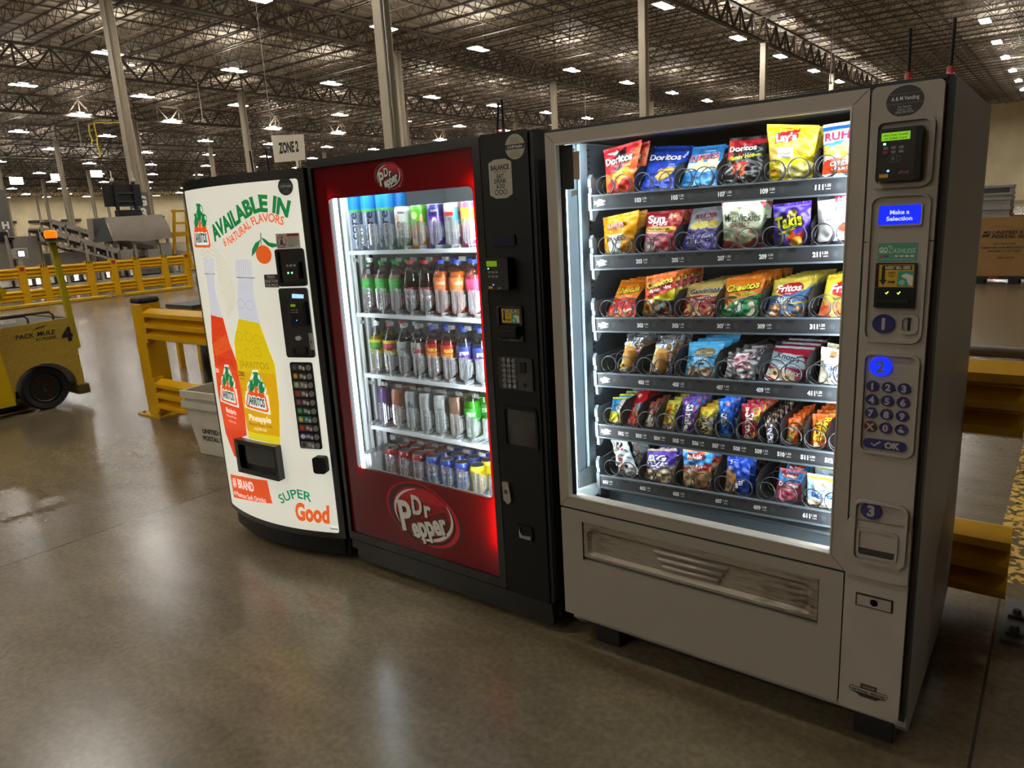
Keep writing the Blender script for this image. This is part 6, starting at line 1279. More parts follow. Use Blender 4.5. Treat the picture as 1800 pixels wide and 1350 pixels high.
# corner positions of the packs on the trays, in metres: foot (x, z) left and right, top (x, z) right and left, y at foot and top
BAGS_DATA = {
    '101': (0.1264, 1.63, 0.2228, 1.6295, 0.2452, 1.7961, 0.1035, 1.7769, 0.165, 0.19),
    '103': (0.2473, 1.6368, 0.3647, 1.6292, 0.3761, 1.7678, 0.2356, 1.78, 0.165, 0.285),
    '105': (0.378, 1.6301, 0.5019, 1.6286, 0.4936, 1.7601, 0.3869, 1.7606, 0.165, 0.26),
    '107': (0.5176, 1.6374, 0.6393, 1.6258, 0.6357, 1.7692, 0.521, 1.7719, 0.165, 0.22),
    '109': (0.6584, 1.637, 0.7739, 1.6317, 0.7879, 1.7753, 0.6449, 1.7948, 0.165, 0.17),
    '111': (0.8006, 1.6358, 0.9078, 1.6394, 0.9198, 1.7835, 0.7876, 1.7774, 0.165, 0.205),
    '201': (0.1117, 1.4297, 0.2251, 1.4284, 0.2365, 1.5784, 0.1004, 1.5591, 0.165, 0.18),
    '203': (0.2562, 1.4335, 0.3637, 1.425, 0.3759, 1.5722, 0.2426, 1.5698, 0.165, 0.22),
    '205': (0.3772, 1.4284, 0.5036, 1.4371, 0.4921, 1.5774, 0.3872, 1.5724, 0.165, 0.26),
    '207': (0.5251, 1.4334, 0.6403, 1.4367, 0.6482, 1.5918, 0.5161, 1.598, 0.165, 0.17),
    '209': (0.675, 1.4345, 0.7766, 1.433, 0.7785, 1.5782, 0.673, 1.5716, 0.165, 0.155),
    '211': (0.7934, 1.4343, 0.9177, 1.4446, 0.9261, 1.609, 0.785, 1.5958, 0.165, 0.185),
    '301': (0.1078, 1.2284, 0.2192, 1.2287, 0.2119, 1.3432, 0.1172, 1.3426, 0.165, 0.27),
    '303': (0.2488, 1.2318, 0.3627, 1.2342, 0.3594, 1.3792, 0.2502, 1.3624, 0.165, 0.195),
    '305': (0.3823, 1.2276, 0.4907, 1.232, 0.4969, 1.3419, 0.3761, 1.3316, 0.165, 0.25),
    '307': (0.5091, 1.231, 0.6295, 1.2359, 0.6291, 1.3625, 0.5079, 1.3532, 0.165, 0.245),
    '309': (0.6532, 1.2403, 0.7649, 1.2314, 0.7642, 1.3575, 0.6536, 1.3484, 0.165, 0.25),
    '311': (0.7979, 1.2329, 0.9213, 1.2303, 0.9151, 1.3775, 0.8031, 1.3612, 0.165, 0.265),
    '401': (0.1585, 1.04, 0.2264, 1.0418, 0.2331, 1.1693, 0.1517, 1.1571, 0.165, 0.24),
    '403': (0.269, 1.0415, 0.3516, 1.0409, 0.3466, 1.1651, 0.2741, 1.1573, 0.165, 0.23),
    '405': (0.3976, 1.0374, 0.496, 1.0352, 0.5087, 1.1535, 0.3869, 1.1444, 0.165, 0.23),
    '407': (0.5277, 1.0344, 0.6285, 1.0368, 0.625, 1.1334, 0.5316, 1.1271, 0.165, 0.2),
    '409': (0.6558, 1.0572, 0.7557, 1.0265, 0.7669, 1.1382, 0.6449, 1.1376, 0.165, 0.295),
    '411': (0.8102, 1.0338, 0.909, 1.029, 0.9151, 1.1437, 0.805, 1.1582, 0.165, 0.215),
    '501': (0.1052, 0.8316, 0.158, 0.8345, 0.1603, 0.9349, 0.1028, 0.9287, 0.165, 0.215),
    '502': (0.1671, 0.8357, 0.2206, 0.843, 0.2166, 0.9488, 0.1716, 0.9442, 0.165, 0.28),
    '503': (0.2402, 0.8374, 0.2812, 0.839, 0.2763, 0.9308, 0.246, 0.9254, 0.165, 0.225),
    '504': (0.3087, 0.8367, 0.3546, 0.8412, 0.356, 0.9393, 0.3057, 0.9357, 0.165, 0.235),
    '505': (0.3791, 0.8406, 0.4293, 0.836, 0.4373, 0.9667, 0.3711, 0.9576, 0.165, 0.215),
    '506': (0.4392, 0.8413, 0.4918, 0.8411, 0.4924, 0.9423, 0.4401, 0.9381, 0.165, 0.19),
    '507': (0.5167, 0.8332, 0.5561, 0.8372, 0.5631, 0.9858, 0.5095, 0.9763, 0.165, 0.175),
    '508': (0.5892, 0.8384, 0.6344, 0.8377, 0.6481, 0.9653, 0.5763, 0.9627, 0.165, 0.2),
    '509': (0.6734, 0.8325, 0.6977, 0.8326, 0.702, 0.9586, 0.6699, 0.951, 0.165, 0.13),
    '510': (0.7217, 0.8328, 0.7588, 0.8332, 0.7587, 0.9428, 0.722, 0.931, 0.165, 0.205),
    '511': (0.795, 0.8354, 0.8419, 0.834, 0.8508, 0.9527, 0.7861, 0.9483, 0.165, 0.225),
    '512': (0.8485, 0.8298, 0.8878, 0.8293, 0.8872, 0.9172, 0.8497, 0.916, 0.165, 0.325),
    '601': (0.1512, 0.6503, 0.2264, 0.6745, 0.1584, 0.7911, 0.0979, 0.7824, 0.165, 0.2),
    '603': (0.2459, 0.6441, 0.3577, 0.6547, 0.357, 0.7784, 0.2478, 0.7615, 0.165, 0.195),
    '605': (0.3929, 0.6511, 0.4931, 0.6603, 0.4959, 0.801, 0.3912, 0.7946, 0.165, 0.165),
    '607': (0.5357, 0.6547, 0.6181, 0.6575, 0.6157, 0.7944, 0.5398, 0.786, 0.165, 0.18),
    '609': (0.6921, 0.6476, 0.7782, 0.6526, 0.7759, 0.7618, 0.6946, 0.7608, 0.165, 0.22),
    '611': (0.7868, 0.6469, 0.8988, 0.6529, 0.9003, 0.7703, 0.7856, 0.7696, 0.165, 0.19),
}
# ================================================================== bags, bars and packs in the snack machine
FILM = print_mat('printed_film', 0.33, spec=0.5)
SEALM = print_mat('crimped_film', 0.38)
CLEARF = clear_mat('clear_wrapper', (0.96, 0.97, 0.98), 0.34, 0.16, milk=0.07)
def inpoly(P, U, V):
    ins = np.zeros(U.shape, bool); n = len(P)
    for i in range(n):
        (x0, y0), (x1, y1) = P[i], P[(i+1) % n]
        if y0 != y1:
            c = (y0 > V) != (y1 > V); ins ^= c & (U < (x1-x0)*(V-y0)/(y1-y0)+x0)
    return ins
def paint(base, items, U, V, seed):
    """ink colours over the face of a bag: U, V run 0..1 from the lower left corner"""
    img = np.empty(U.shape+(3,)); img[:] = hx(base); rg = random.Random(seed)
    def put(mask, c): img[mask] = hx(c)
    for it in items:
        k = it[0]
        if k == 'r': put((U >= it[1]) & (U <= it[3]) & (V >= it[2]) & (V <= it[4]), it[5])
        elif k == 'e':
            a = it[6] if len(it) > 6 else 0.0; du, dv = U-it[1], V-it[2]; ca, sa = math.cos(a), math.sin(a)
            put(((du*ca+dv*sa)/it[3])**2+((-du*sa+dv*ca)/it[4])**2 <= 1, it[5])
        elif k == 'p': put(inpoly(it[1], U, V), it[2])
        elif k == 'c':   # scattered food pieces: u0, v0, u1, v1, colours, count, size
            for _ in range(it[6]):
                cu, cv = rg.uniform(it[1], it[3]), rg.uniform(it[2], it[4]); ru = it[7]*rg.uniform(0.6, 1.2); rv = ru*rg.uniform(0.4, 1.0); a = rg.uniform(0, PI); du, dv = U-cu, (V-cv)*1.15; ca, sa = math.cos(a), math.sin(a)
                put(((du*ca+dv*sa)/ru)**2+((-du*sa+dv*ca)/rv)**2 <= 1, rg.choice(it[5]))
        elif k == 'd':   # dots
            for (cu, cv, r, c) in it[1]: put(((U-cu)/r)**2+((V-cv)/(r*0.85))**2 <= 1, c)
    return img
class Bag: pass
def pack(key, quad, name, cat, label, base, items, texts, T=0.032, seal=0.055, clear=None, seed=1, sealcol=None, crumple=0.0017, res=(34, 46)):
    """film bag hung in the quad (x, z of its corners, y at foot and top), puffed to thickness T, crimped at both ends"""
    blx, blz, brx, brz, trx, trz, tlx, tlz, yb, yt = quad
    ox, oy, oz = (blx+brx)/2, yb, min(blz, brz); nu, nv = res; rg = random.Random(seed*31+7)
    ph = [rg.uniform(0, 6.28) for _ in range(10)]
    def surf(u, v, side=1, off=0.0):
        x = (blx*(1-u)+brx*u)*(1-v)+(tlx*(1-u)+trx*u)*v; z = (blz*(1-u)+brz*u)*(1-v)+(tlz*(1-u)+trz*u)*v; y = yb+(yt-yb)*v
        w = max(0.0, min(1.0, (v-seal)/(1-2*seal))); e = abs(2*u-1); pu = max(0.0, 1-e**2.6)**0.75*max(0.0, math.sin(PI*w))**0.55
        cr = crumple*(math.sin(17*u+9*v+ph[0])+math.sin(-11*u+23*v+ph[1])+0.7*math.sin(31*u*v+ph[2])+0.6*math.sin(41*v+13*u+ph[3]))*(0.25+0.75*pu)*(0.3 if side < 0 else 1.0)*(1.0+1.3*abs(2*w-1))
        pin = 0.02*math.sin(PI*w)*(1-0.3*math.sin(7*v+ph[4])); x += -(2*u-1)*pin*(brx-blx)
        return (x-ox, y-oy-side*(T*0.5*pu+off+0.0006)-cr*side, z-oz)
    m = MB(); us = [i/nu for i in range(nu+1)]; vs_ = [seal+(1-2*seal)*j/nv for j in range(nv+1)]
    U = np.array([[(us[i]+us[i+1])/2 for i in range(nu)] for j in range(nv)]); Vv = np.array([[(vs_[j]+vs_[j+1])/2 for i in range(nu)] for j in range(nv)])
    img = paint(base, items, U, Vv, seed)
    m.v = [surf(u, v) for v in vs_ for u in us]
    for j in range(nv):
        for i in range(nu):
            a = j*(nu+1)+i; m.f.append((a, a+1, a+nu+2, a+nu+1)); m.c.append(tuple(img[j, i])); m.m.append(1 if clear and clear(U[j, i], Vv[j, i]) else 0); m.s.append(True)
    bu, bv = 8, 8; B = [surf(i/bu, seal+(1-2*seal)*j/bv, -1) for j in range(bv+1) for i in range(bu+1)]
    m.add(B, [(j*(bu+1)+i, (j+1)*(bu+1)+i, (j+1)*(bu+1)+i+1, j*(bu+1)+i+1) for j in range(bv) for i in range(bu)], 1 if clear else 0, hx(base), True)
    H = ((tlz-blz)+(trz-brz))/2; Wd = brx-blx
    for t in texts:
        tx, u, v, h, col = t[:5]; kw = t[5] if len(t) > 5 else {}
        asp = H/Wd; wdt = kw.get('w'); lay = kw.get('lay', 0)
        vsx, fs, x0, x1 = text_mesh(tx, kw.get('b', 0.03)*0.6, kw.get('s', 0.0)); k = h/0.69; sx = (wdt/(x1-x0)) if wdt else k*asp
        ro = kw.get('rot', 0.0); ca, sa = math.cos(ro), math.sin(ro); P = []
        for px, pz in vsx:
            qx = (px-(x0+x1)/2)*sx; qz = pz*k-h/2
            if abs(ro) > 1.0:   # lettering that runs up or down the pack: h is then a share of the width
                qx = (px-(x0+x1)/2)*(wdt/(x1-x0) if wdt else k/asp); uu = u-sa*qz; vv = v+sa*qx
            else: uu = u+qx*ca-qz*sa*asp; vv = v+qx*sa/asp+qz*ca
            P.append(surf(min(1, max(0, uu)), min(1, max(0, vv)), 1, 0.0030+0.0009*lay))
        m.add(P, fs, 0, hx(col))
    t = thing(name, label, cat, (ox, oy, oz))
    m.build('wrapper', [FILM, CLEARF], t)
    for nm, v0, v1 in (('top_seal', 1-seal, 1.0), ('bottom_seal', 0.0, seal)):
        s_ = MB(); n = 26; vv = [v0+(v1-v0)*k/3 for k in range(4)]; P = []
        for v in vv:
            for i in range(n+1):
                q = surf(i/n, v); P.append((q[0], q[1]+0.0006+0.0007*(1 if i % 2 else -1), q[2]))
        fs = [(j*(n+1)+i, j*(n+1)+i+1, (j+1)*(n+1)+i+1, (j+1)*(n+1)+i) for j in range(3) for i in range(n)]
        s_.add(P, fs, 0, hx(sealcol or base)); s_.add([(p[0], p[1]+0.0008, p[2]) for p in P], [f[::-1] for f in fs], 0, hx(sealcol or base)); s_.build(nm, CLEARF if clear and not sealcol else SEALM, t)
    t['_w'] = Wd
    del t['_w']
    return t
ORD = ('second', 'third', 'fourth', 'fifth', 'sixth')
def behind(t, short, n, dy=0.06, dz=0.0, dx=0.0):
    base = Vector(t.location)
    for k in range(1, n+1): dup(t, (base.x+dx*k, base.y+dy*k, base.z+dz*k), '%s, %s back behind the front one' % (short, ORD[k-1]))
Q = BAGS_DATA
BAG = ('chip_bag', 'chip bag')
W, K, R_ = '#f2f0ea', '#16130f', '#c41a22'
def go(key, nm, label, short, nb, base, items, texts, **k):
    dy = k.pop('dy', 0.06); t = pack(key, Q[key], nm[0], nm[1], label, base, items, texts, seed=int(key), **k); behind(t, short, nb, dy); return t
CH = ['#e0912c', '#c9741e', '#f0b048']
# ---- top row
go('101', BAG, 'red and orange tortilla chip bag, leftmost on the top tray', 'red and orange tortilla chip bag on the top tray', 1, '#c8202a', [('p', [(0,0),(1,0),(1,0.5),(0.6,0.42),(0.3,0.44),(0,0.46)], '#e0701e'), ('p', [(0.55,0.3),(1,0.55),(1,1),(0.8,0.75)], '#d85a24'), ('e',0.5,0.36,0.34,0.12,'#e8a43a',0.4), ('e',0.3,0.18,0.22,0.14,'#d0301e'), ('e',0.74,0.2,0.22,0.14,'#c82a20'), ('p',[(0.12,0.88),(0.45,0.80),(0.42,0.90)],W), ('p',[(0.28,0.76),(0.60,0.96),(0.75,0.66)],K), ('p',[(0.34,0.50),(0.62,0.70),(0.50,0.48)],K)], [('Doritos',0.49,0.71,0.15,K,dict(b=0.10,w=0.80,rot=0.10)), ('Doritos',0.48,0.715,0.145,W,dict(b=0.05,w=0.78,rot=0.10,lay=2)), ('NACHO',0.75,0.57,0.03,'#f0d8a0',dict(w=0.2))], T=0.036)
go('103', BAG, 'royal blue tortilla chip bag, second on the top tray', 'royal blue tortilla chip bag on the top tray', 1, '#1c3fa8', [('r',0,0.86,1,1,'#16307c'), ('p',[(0.34,0.30),(0.62,0.54),(0.86,0.50),(0.66,0.28),(0.50,0.20)],'#d8a234'), ('c',0.38,0.30,0.75,0.5,['#e8b84a','#c8882a'],16,0.05), ('p',[(0.34,0.66),(0.62,0.70),(0.46,0.54)],K), ('p',[(0.36,0.65),(0.58,0.68),(0.46,0.56)],'#1c3fa8'), ('p',[(0.88,0.74),(0.98,0.9),(0.94,0.72)],'#c9d4f0')], [('Doritos',0.47,0.74,0.13,'#0c1a4c',dict(b=0.10,w=0.84,rot=0.03)), ('Doritos',0.46,0.745,0.125,W,dict(b=0.04,w=0.82,rot=0.03,lay=2)), ('COOL',0.72,0.585,0.035,'#c9d8f4',dict(w=0.16,s=0.2)), ('RANCH',0.74,0.535,0.035,'#c9d8f4',dict(w=0.2,s=0.2)), ('NET WT 1 OZ',0.78,0.08,0.025,'#b4c0e4',dict(w=0.3))], T=0.034)
go('105', BAG, 'light blue ridged potato chip bag, third on the top tray', 'light blue ridged chip bag on the top tray', 1, '#2f7fb8', [('r',0,0.80,1,1,'#2a6cae'), ('p',[(0,0.40),(0,0.62),(1,0.62),(1,0.46),(0.7,0.40),(0.4,0.46)],'#cfe0e8'), ('c',0.08,0.50,0.9,0.66,['#e8dc9a','#d8c878','#f0e8b4'],20,0.09), ('p',[(0,0.38),(0.3,0.44),(0.6,0.38),(1,0.44),(1,0.5),(0.5,0.46),(0,0.48)],'#e4eef2'), ('p',[(0,0),(1,0),(1,0.36),(0.6,0.30),(0.3,0.36),(0,0.28)],'#1f6aa4'), ('e',0.6,0.2,0.3,0.06,'#3f9ac8'), ('e',0.3,0.12,0.2,0.04,'#58a8d0')], [('RUFFLES',0.5,0.73,0.125,W,dict(b=0.10,w=0.86,rot=0.05)), ('RUFFLES',0.5,0.73,0.12,'#b8232e',dict(b=0.04,w=0.84,rot=0.05,lay=2)), ('ORIGINAL',0.62,0.87,0.03,'#dfe8f0',dict(w=0.3))], T=0.034)
go('107', BAG, 'black and red hot tortilla chip bag, fourth on the top tray', 'black and red tortilla chip bag on the top tray', 1, '#1d1a19', [('p',[(0,0.70),(1,0.86),(1,1),(0,1)],'#a8202a'), ('p',[(0,0.52),(0.22,0.6),(0.1,0.9),(0,0.95)],'#c43a28'), ('p',[(0.14,0.42),(0.62,0.50),(0.50,0.22),(0.40,0.14)],'#c84a26'), ('c',0.26,0.24,0.52,0.46,['#d8562c','#a8341c','#e0703a'],18,0.05), ('p',[(0.0,0.26),(0.20,0.40),(0.22,0.37),(0.03,0.20)],'#a9a6a0'), ('p',[(0.26,0.80),(0.55,0.88),(0.36,0.56)],'#7a1a20')], [('Doritos',0.44,0.755,0.11,K,dict(b=0.09,w=0.74,rot=0.05)), ('Doritos',0.43,0.76,0.105,W,dict(b=0.04,w=0.72,rot=0.05,lay=2)), ("Flamin' Hot",0.42,0.585,0.085,'#d8e03a',dict(b=0.03,w=0.66,rot=0.14,s=0.2,lay=1)), ('NACHO',0.82,0.62,0.04,'#c8d83a',dict(w=0.2,rot=0.1)), ('28g',0.8,0.2,0.035,'#c9c6c0',dict(w=0.1)), ('9 1/4 OZ',0.16,0.09,0.03,'#c9c6c0',dict(w=0.2))], T=0.034)
go('109', BAG, 'big yellow potato chip bag with red banner, fifth on the top tray', 'yellow potato chip bag on the top tray', 2, '#e6cf14', [('p',[(0.62,0),(1,0),(1,0.9),(0.8,0.6)],'#cdb40c'), ('e',0.44,0.74,0.26,0.20,'#c49a10'), ('e',0.44,0.735,0.235,0.18,'#f0dc40'), ('p',[(0.16,0.66),(0.20,0.84),(0.68,0.92),(0.62,0.72)],'#c41822'), ('r',0.22,0.40,0.60,0.60,'#e6e8ee'), ('e',0.74,0.58,0.10,0.13,'#c88a3a'), ('e',0.12,0.46,0.12,0.14,'#c0983a'), ('c',0.10,0.08,0.92,0.30,['#f2e48a','#e8d458','#f6ecb0','#d8b82a'],26,0.10), ('c',0.05,0.02,0.5,0.2,['#8a5a14','#c8941c'],8,0.06)], [("Lay's",0.41,0.775,0.13,W,dict(b=0.05,w=0.42,rot=0.13,s=0.1)), ('CLASSIC',0.41,0.50,0.055,'#b01a22',dict(b=0.02,w=0.30)), ('POTATO CHIPS',0.41,0.42,0.022,'#6a5a10',dict(w=0.26))], T=0.042)
go('111', BAG, 'blue and white cheddar chip bag, rightmost on the top tray', 'blue and white cheddar chip bag at the right of the top tray', 0, '#e8e8e6', [('p',[(0,0.86),(1,0.86),(1,1),(0,1)],'#1f66b8'), ('p',[(0,0.52),(0.25,0.58),(0.5,0.52),(0.75,0.58),(1,0.54),(1,0.66),(0.7,0.62),(0.4,0.66),(0,0.62)],'#2a7cc4'), ('c',0.08,0.38,0.95,0.56,['#e8b83a','#d89a24','#f0c858'],24,0.10), ('p',[(0,0),(1,0),(1,0.30),(0.8,0.36),(0.55,0.30),(0.3,0.36),(0,0.30)],'#d0431e'), ('c',0.05,0.02,0.9,0.1,['#b8341c','#d85a2a'],10,0.08)], [('RUFFLES',0.55,0.75,0.15,W,dict(b=0.10,w=1.0,rot=0.03)), ('RUFFLES',0.55,0.755,0.145,'#b8204a',dict(b=0.05,w=0.98,rot=0.03,lay=2)), ('CHEDDAR',0.55,0.24,0.075,W,dict(b=0.05,w=0.7)), ('& SOUR CREAM',0.55,0.14,0.04,W,dict(b=0.03,w=0.66))], T=0.036)
# ---- second row
go('201', BAG, 'orange yellow baked chip bag, leftmost on the second tray', 'orange baked chip bag on the second tray', 1, '#e39a14', [('r',0.20,0.04,0.62,0.52,'#e8e6d8'), ('r',0.2,0.52,0.66,0.54,'#f2efe2'), ('r',0.24,0.03,0.60,0.22,'#d8e4d4'), ('c',0.62,0.05,0.95,0.34,['#c8841a','#e8b040','#6a3a10'],14,0.08), ('e',0.1,0.15,0.08,0.06,'#f0c040')], [('RUFFLES',0.42,0.75,0.105,'#b8342a',dict(b=0.10,w=0.52,rot=0.06)), ('RUFFLES',0.42,0.75,0.10,'#f0c8c0',dict(b=0.03,w=0.50,rot=0.06,lay=2)), ('BAKED',0.45,0.45,0.115,'#4a3c2c',dict(b=0.03,w=0.58,rot=0.05)), ('LESS FAT',0.44,0.345,0.03,'#8a7c60',dict(w=0.3)), ('1.5 oz',0.6,0.2,0.04,'#6a5c48',dict(w=0.2))], T=0.040)
go('203', BAG, 'red multigrain chip bag with yellow band, second on the second tray', 'red multigrain chip bag on the second tray', 2, '#b02430', [('p',[(0,0),(0.55,0),(0.75,0.58),(0,0.60)],'#c8606a'), ('r',0,0.56,0.92,0.66,'#e0c03a'), ('r',0,0.50,0.8,0.545,'#e0b8b4'), ('e',0.2,0.22,0.2,0.14,'#e4c8c4'), ('p',[(0.55,0),(1,0),(1,0.6),(0.75,0.56)],'#b8303a'), ('c',0.66,0.80,0.98,0.94,['#d88a4a','#e8c0a0'],8,0.06)], [('Sun',0.34,0.83,0.17,W,dict(b=0.06,w=0.50,rot=0.03)), ('CHIPS',0.46,0.715,0.075,W,dict(b=0.04,w=0.40,rot=0.08)), ('100% WHOLE GRAIN',0.44,0.615,0.045,'#5a1a20',dict(b=0.03,w=0.66)), ('GARDEN',0.36,0.42,0.06,'#f0d0d0',dict(b=0.03,w=0.40)), ('SALSA',0.36,0.335,0.06,'#f0d0d0',dict(b=0.03,w=0.34))], T=0.036)
go('205', BAG, 'grey and purple vinegar potato chip bag, third on the second tray', 'grey and purple chip bag on the second tray', 1, '#a9aab0', [('p',[(0,0.52),(0.08,0.58),(0.14,0.52),(0.22,0.58),(0.3,0.52),(0.4,0.59),(0.5,0.52),(0.6,0.58),(0.7,0.52),(0.8,0.59),(0.9,0.53),(1,0.58),(1,0.08),(0,0.08)],'#4a3690'), ('e',0.28,0.62,0.13,0.09,'#d8c458'), ('e',0.52,0.63,0.14,0.09,'#e0d068'), ('e',0.80,0.63,0.14,0.09,'#d0b848'), ('p',[(0.08,0.52),(0.16,0.57),(0.3,0.5),(0.6,0.56),(0.95,0.5),(0.95,0.44),(0.05,0.44)],'#3f2c84'), ('r',0,0,1,0.08,'#c4c6cc'), ('e',0.7,0.18,0.14,0.08,'#6a54b0')], [('BOULDER',0.52,0.82,0.095,'#8a1f2c',dict(b=0.05,w=0.66,rot=0.02)), ('CANYON',0.56,0.735,0.05,'#8a3a44',dict(b=0.02,w=0.42)), ('MALT VINEGAR',0.48,0.39,0.07,'#e4e0f0',dict(b=0.02,w=0.80,s=0.15)), ('& SEA SALT',0.46,0.285,0.07,'#e4e0f0',dict(b=0.02,w=0.66,s=0.15)), ('KETTLE COOKED CHIPS',0.46,0.21,0.03,'#c0b8e0',dict(w=0.56,s=0.1))], T=0.036)
go('207', BAG, 'pale green sea salt chip bag with red corners, fourth on the second tray', 'pale green sea salt chip bag on the second tray', 1, '#c4ccab', [('p',[(0,0.84),(0.12,1.0),(0,1)],'#b02a38'), ('p',[(1,0.82),(0.80,1.0),(1,1)],'#b02a38'), ('r',0,0,1,0.17,'#b02a38'), ('p',[(0,0.17),(0.3,0.12),(0.6,0.12),(1,0.2),(1,0.3),(0,0.24)],'#a8443e'), ('e',0.5,0.56,0.47,0.38,'#d5dcba'), ('c',0.28,0.26,0.66,0.36,['#e8dca0','#d8c078','#c89a58'],10,0.08), ('e',0.76,0.42,0.09,0.05,'#c8a488',0.5)], [('MissVickies',0.52,0.66,0.14,'#2a2c22',dict(b=0.005,w=0.86,rot=0.02)), ('SEA SALT',0.48,0.525,0.075,'#8a2a2e',dict(b=0.01,w=0.50,rot=0.05)), ('KETTLE COOKED POTATO CHIPS',0.5,0.83,0.022,'#6a6c54',dict(w=0.5))], T=0.042)
go('209', BAG, 'bright purple rolled chip bag with yellow lettering, fifth on the second tray', 'bright purple rolled chip bag on the second tray', 0, '#4a2aa0', [('p',[(0.18,0.42),(0.66,0.54),(0.64,0.48),(0.2,0.37)],'#d8d02a'), ('p',[(0.5,0.30),(0.86,0.46),(0.8,0.1),(0.5,0.04)],'#b8301e'), ('e',0.64,0.24,0.17,0.10,'#e8a028',0.3), ('e',0.52,0.36,0.12,0.08,'#c8401e',0.4), ('e',0.22,0.2,0.12,0.12,'#5a4a28'), ('e',0.44,0.40,0.06,0.05,'#7ab02a'), ('e',0.56,0.80,0.11,0.06,'#c8b028'), ('r',0,0,1,0.1,'#3f2490')], [('Takis',0.46,0.635,0.24,K,dict(b=0.12,w=0.78,rot=0.16)), ('Takis',0.45,0.64,0.235,'#d8d81e',dict(b=0.07,w=0.74,rot=0.16,lay=2)), ('FUEGO',0.36,0.47,0.04,'#2a1c50',dict(b=0.02,w=0.3,rot=0.16)), ('NET WT',0.28,0.06,0.04,'#d0c8f0',dict(w=0.3))], T=0.036)
go('211', BAG, 'white and black pretzel bag with red tab, rightmost on the second tray', 'white and black pretzel bag', 0, '#d9d8d8', [('r',0,0.86,1,1,'#241f2c'), ('r',0,0,1,0.17,'#2a2434'), ('r',0.36,0.80,1.0,0.90,'#a81f34'), ('e',0.62,0.40,0.18,0.08,'#c84a34',0.2), ('e',0.86,0.42,0.14,0.08,'#b83a2c'), ('r',0.22,0.51,0.8,0.545,'#5a4a8a'), ('e',0.62,0.66,0.12,0.09,'#a8a6a8')], [("HERR'S",0.64,0.85,0.07,W,dict(b=0.04,w=0.44)), ('STUFFED',0.62,0.745,0.08,'#55515c',dict(b=0.0,w=0.5,rot=0.1)), ('STICKY BUN',0.52,0.527,0.024,W,dict(b=0.02,w=0.4)), ('PRETZELS',0.62,0.27,0.05,'#8a868e',dict(w=0.5)), ('100',0.80,0.14,0.09,W,dict(b=0.05,w=0.2))], T=0.04)
# ---- third row
CRN = ['#e8862a', '#d86a1a', '#f0a83c']
go('301', BAG, 'orange and red crunchy curl bag, leftmost on the third tray', 'orange and red crunchy curl bag on the third tray', 2, '#e07a16', [('p',[(0,0),(1,0),(1,0.46),(0.6,0.55),(0,0.44)],'#c8261c'), ('c',0.1,0.08,0.9,0.42,['#e0481e','#f0d8c0','#a81a14','#e8a070'],24,0.09), ('r',0,0.88,1,1,'#c86a14')], [('Cheetos',0.5,0.74,0.16,K,dict(b=0.11,w=0.90,rot=0.12,s=0.1)), ('Cheetos',0.5,0.745,0.15,'#e8c83a',dict(b=0.05,w=0.86,rot=0.12,s=0.1,lay=2)), ('Crunchy',0.52,0.585,0.055,'#f6d8a0',dict(b=0.02,w=0.5,rot=0.06))], T=0.036)
go('303', BAG, 'orange, yellow and black hot curl bag, second on the third tray', 'orange and black hot curl bag on the third tray', 4, '#d86414', [('p',[(0,0.60),(1,0.82),(1,0.62),(0.4,0.52),(0,0.46)],'#c42a1c'), ('p',[(0.3,0.46),(1,0.64),(1,0.34),(0.55,0.36)],'#d8cc1e'), ('p',[(0.36,0),(1,0),(1,0.38),(0.55,0.38)],'#2a2a26'), ('p',[(0,0),(0.36,0),(0.56,0.40),(0,0.48)],'#d8b040'), ('c',0.05,0.05,0.5,0.4,['#e8e4c8','#c84a28','#8a8a40','#e0c83a'],16,0.09), ('c',0.5,0.08,0.9,0.36,['#8a8e86','#c85a34','#55584e'],12,0.08), ('p',[(0,0.86),(0.25,0.8),(0.1,1),(0,1)],'#8a4a14')], [('Cheetos',0.52,0.80,0.135,K,dict(b=0.11,w=0.86,rot=0.17,s=0.1)), ('Cheetos',0.52,0.805,0.13,'#e8c83a',dict(b=0.05,w=0.82,rot=0.17,s=0.1,lay=2)), ("Flamin' Hot",0.56,0.665,0.08,W,dict(b=0.03,w=0.68,rot=0.16,s=0.15)), ('Crunchy',0.6,0.56,0.07,'#d8341c',dict(b=0.03,w=0.5,rot=0.14))], T=0.036, dy=0.055)
go('305', BAG, 'tan and red original snack mix bag, third on the third tray', 'tan and red snack mix bag on the third tray', 5, '#c8a85a', [('p',[(0,0),(1,0),(1,0.62),(0.5,0.70),(0,0.62)],'#a82420'), ('c',0.06,0.04,0.94,0.42,['#e0b060','#c88a3a','#8a4a1c','#f0d090','#b82a1e'],34,0.09), ('r',0,0.9,1,1,'#d8b868')], [("Gardettos",0.56,0.81,0.125,W,dict(b=0.10,w=0.86,rot=0.05,s=0.1)), ("Gardettos",0.56,0.81,0.12,'#28264a',dict(b=0.04,w=0.82,rot=0.05,s=0.1,lay=2)), ('The ORIGINAL',0.55,0.60,0.075,'#f4ead8',dict(b=0.03,w=0.70,rot=0.10)), ('RECIPE',0.58,0.51,0.03,'#f4ead8',dict(w=0.2))], T=0.034, dy=0.055)
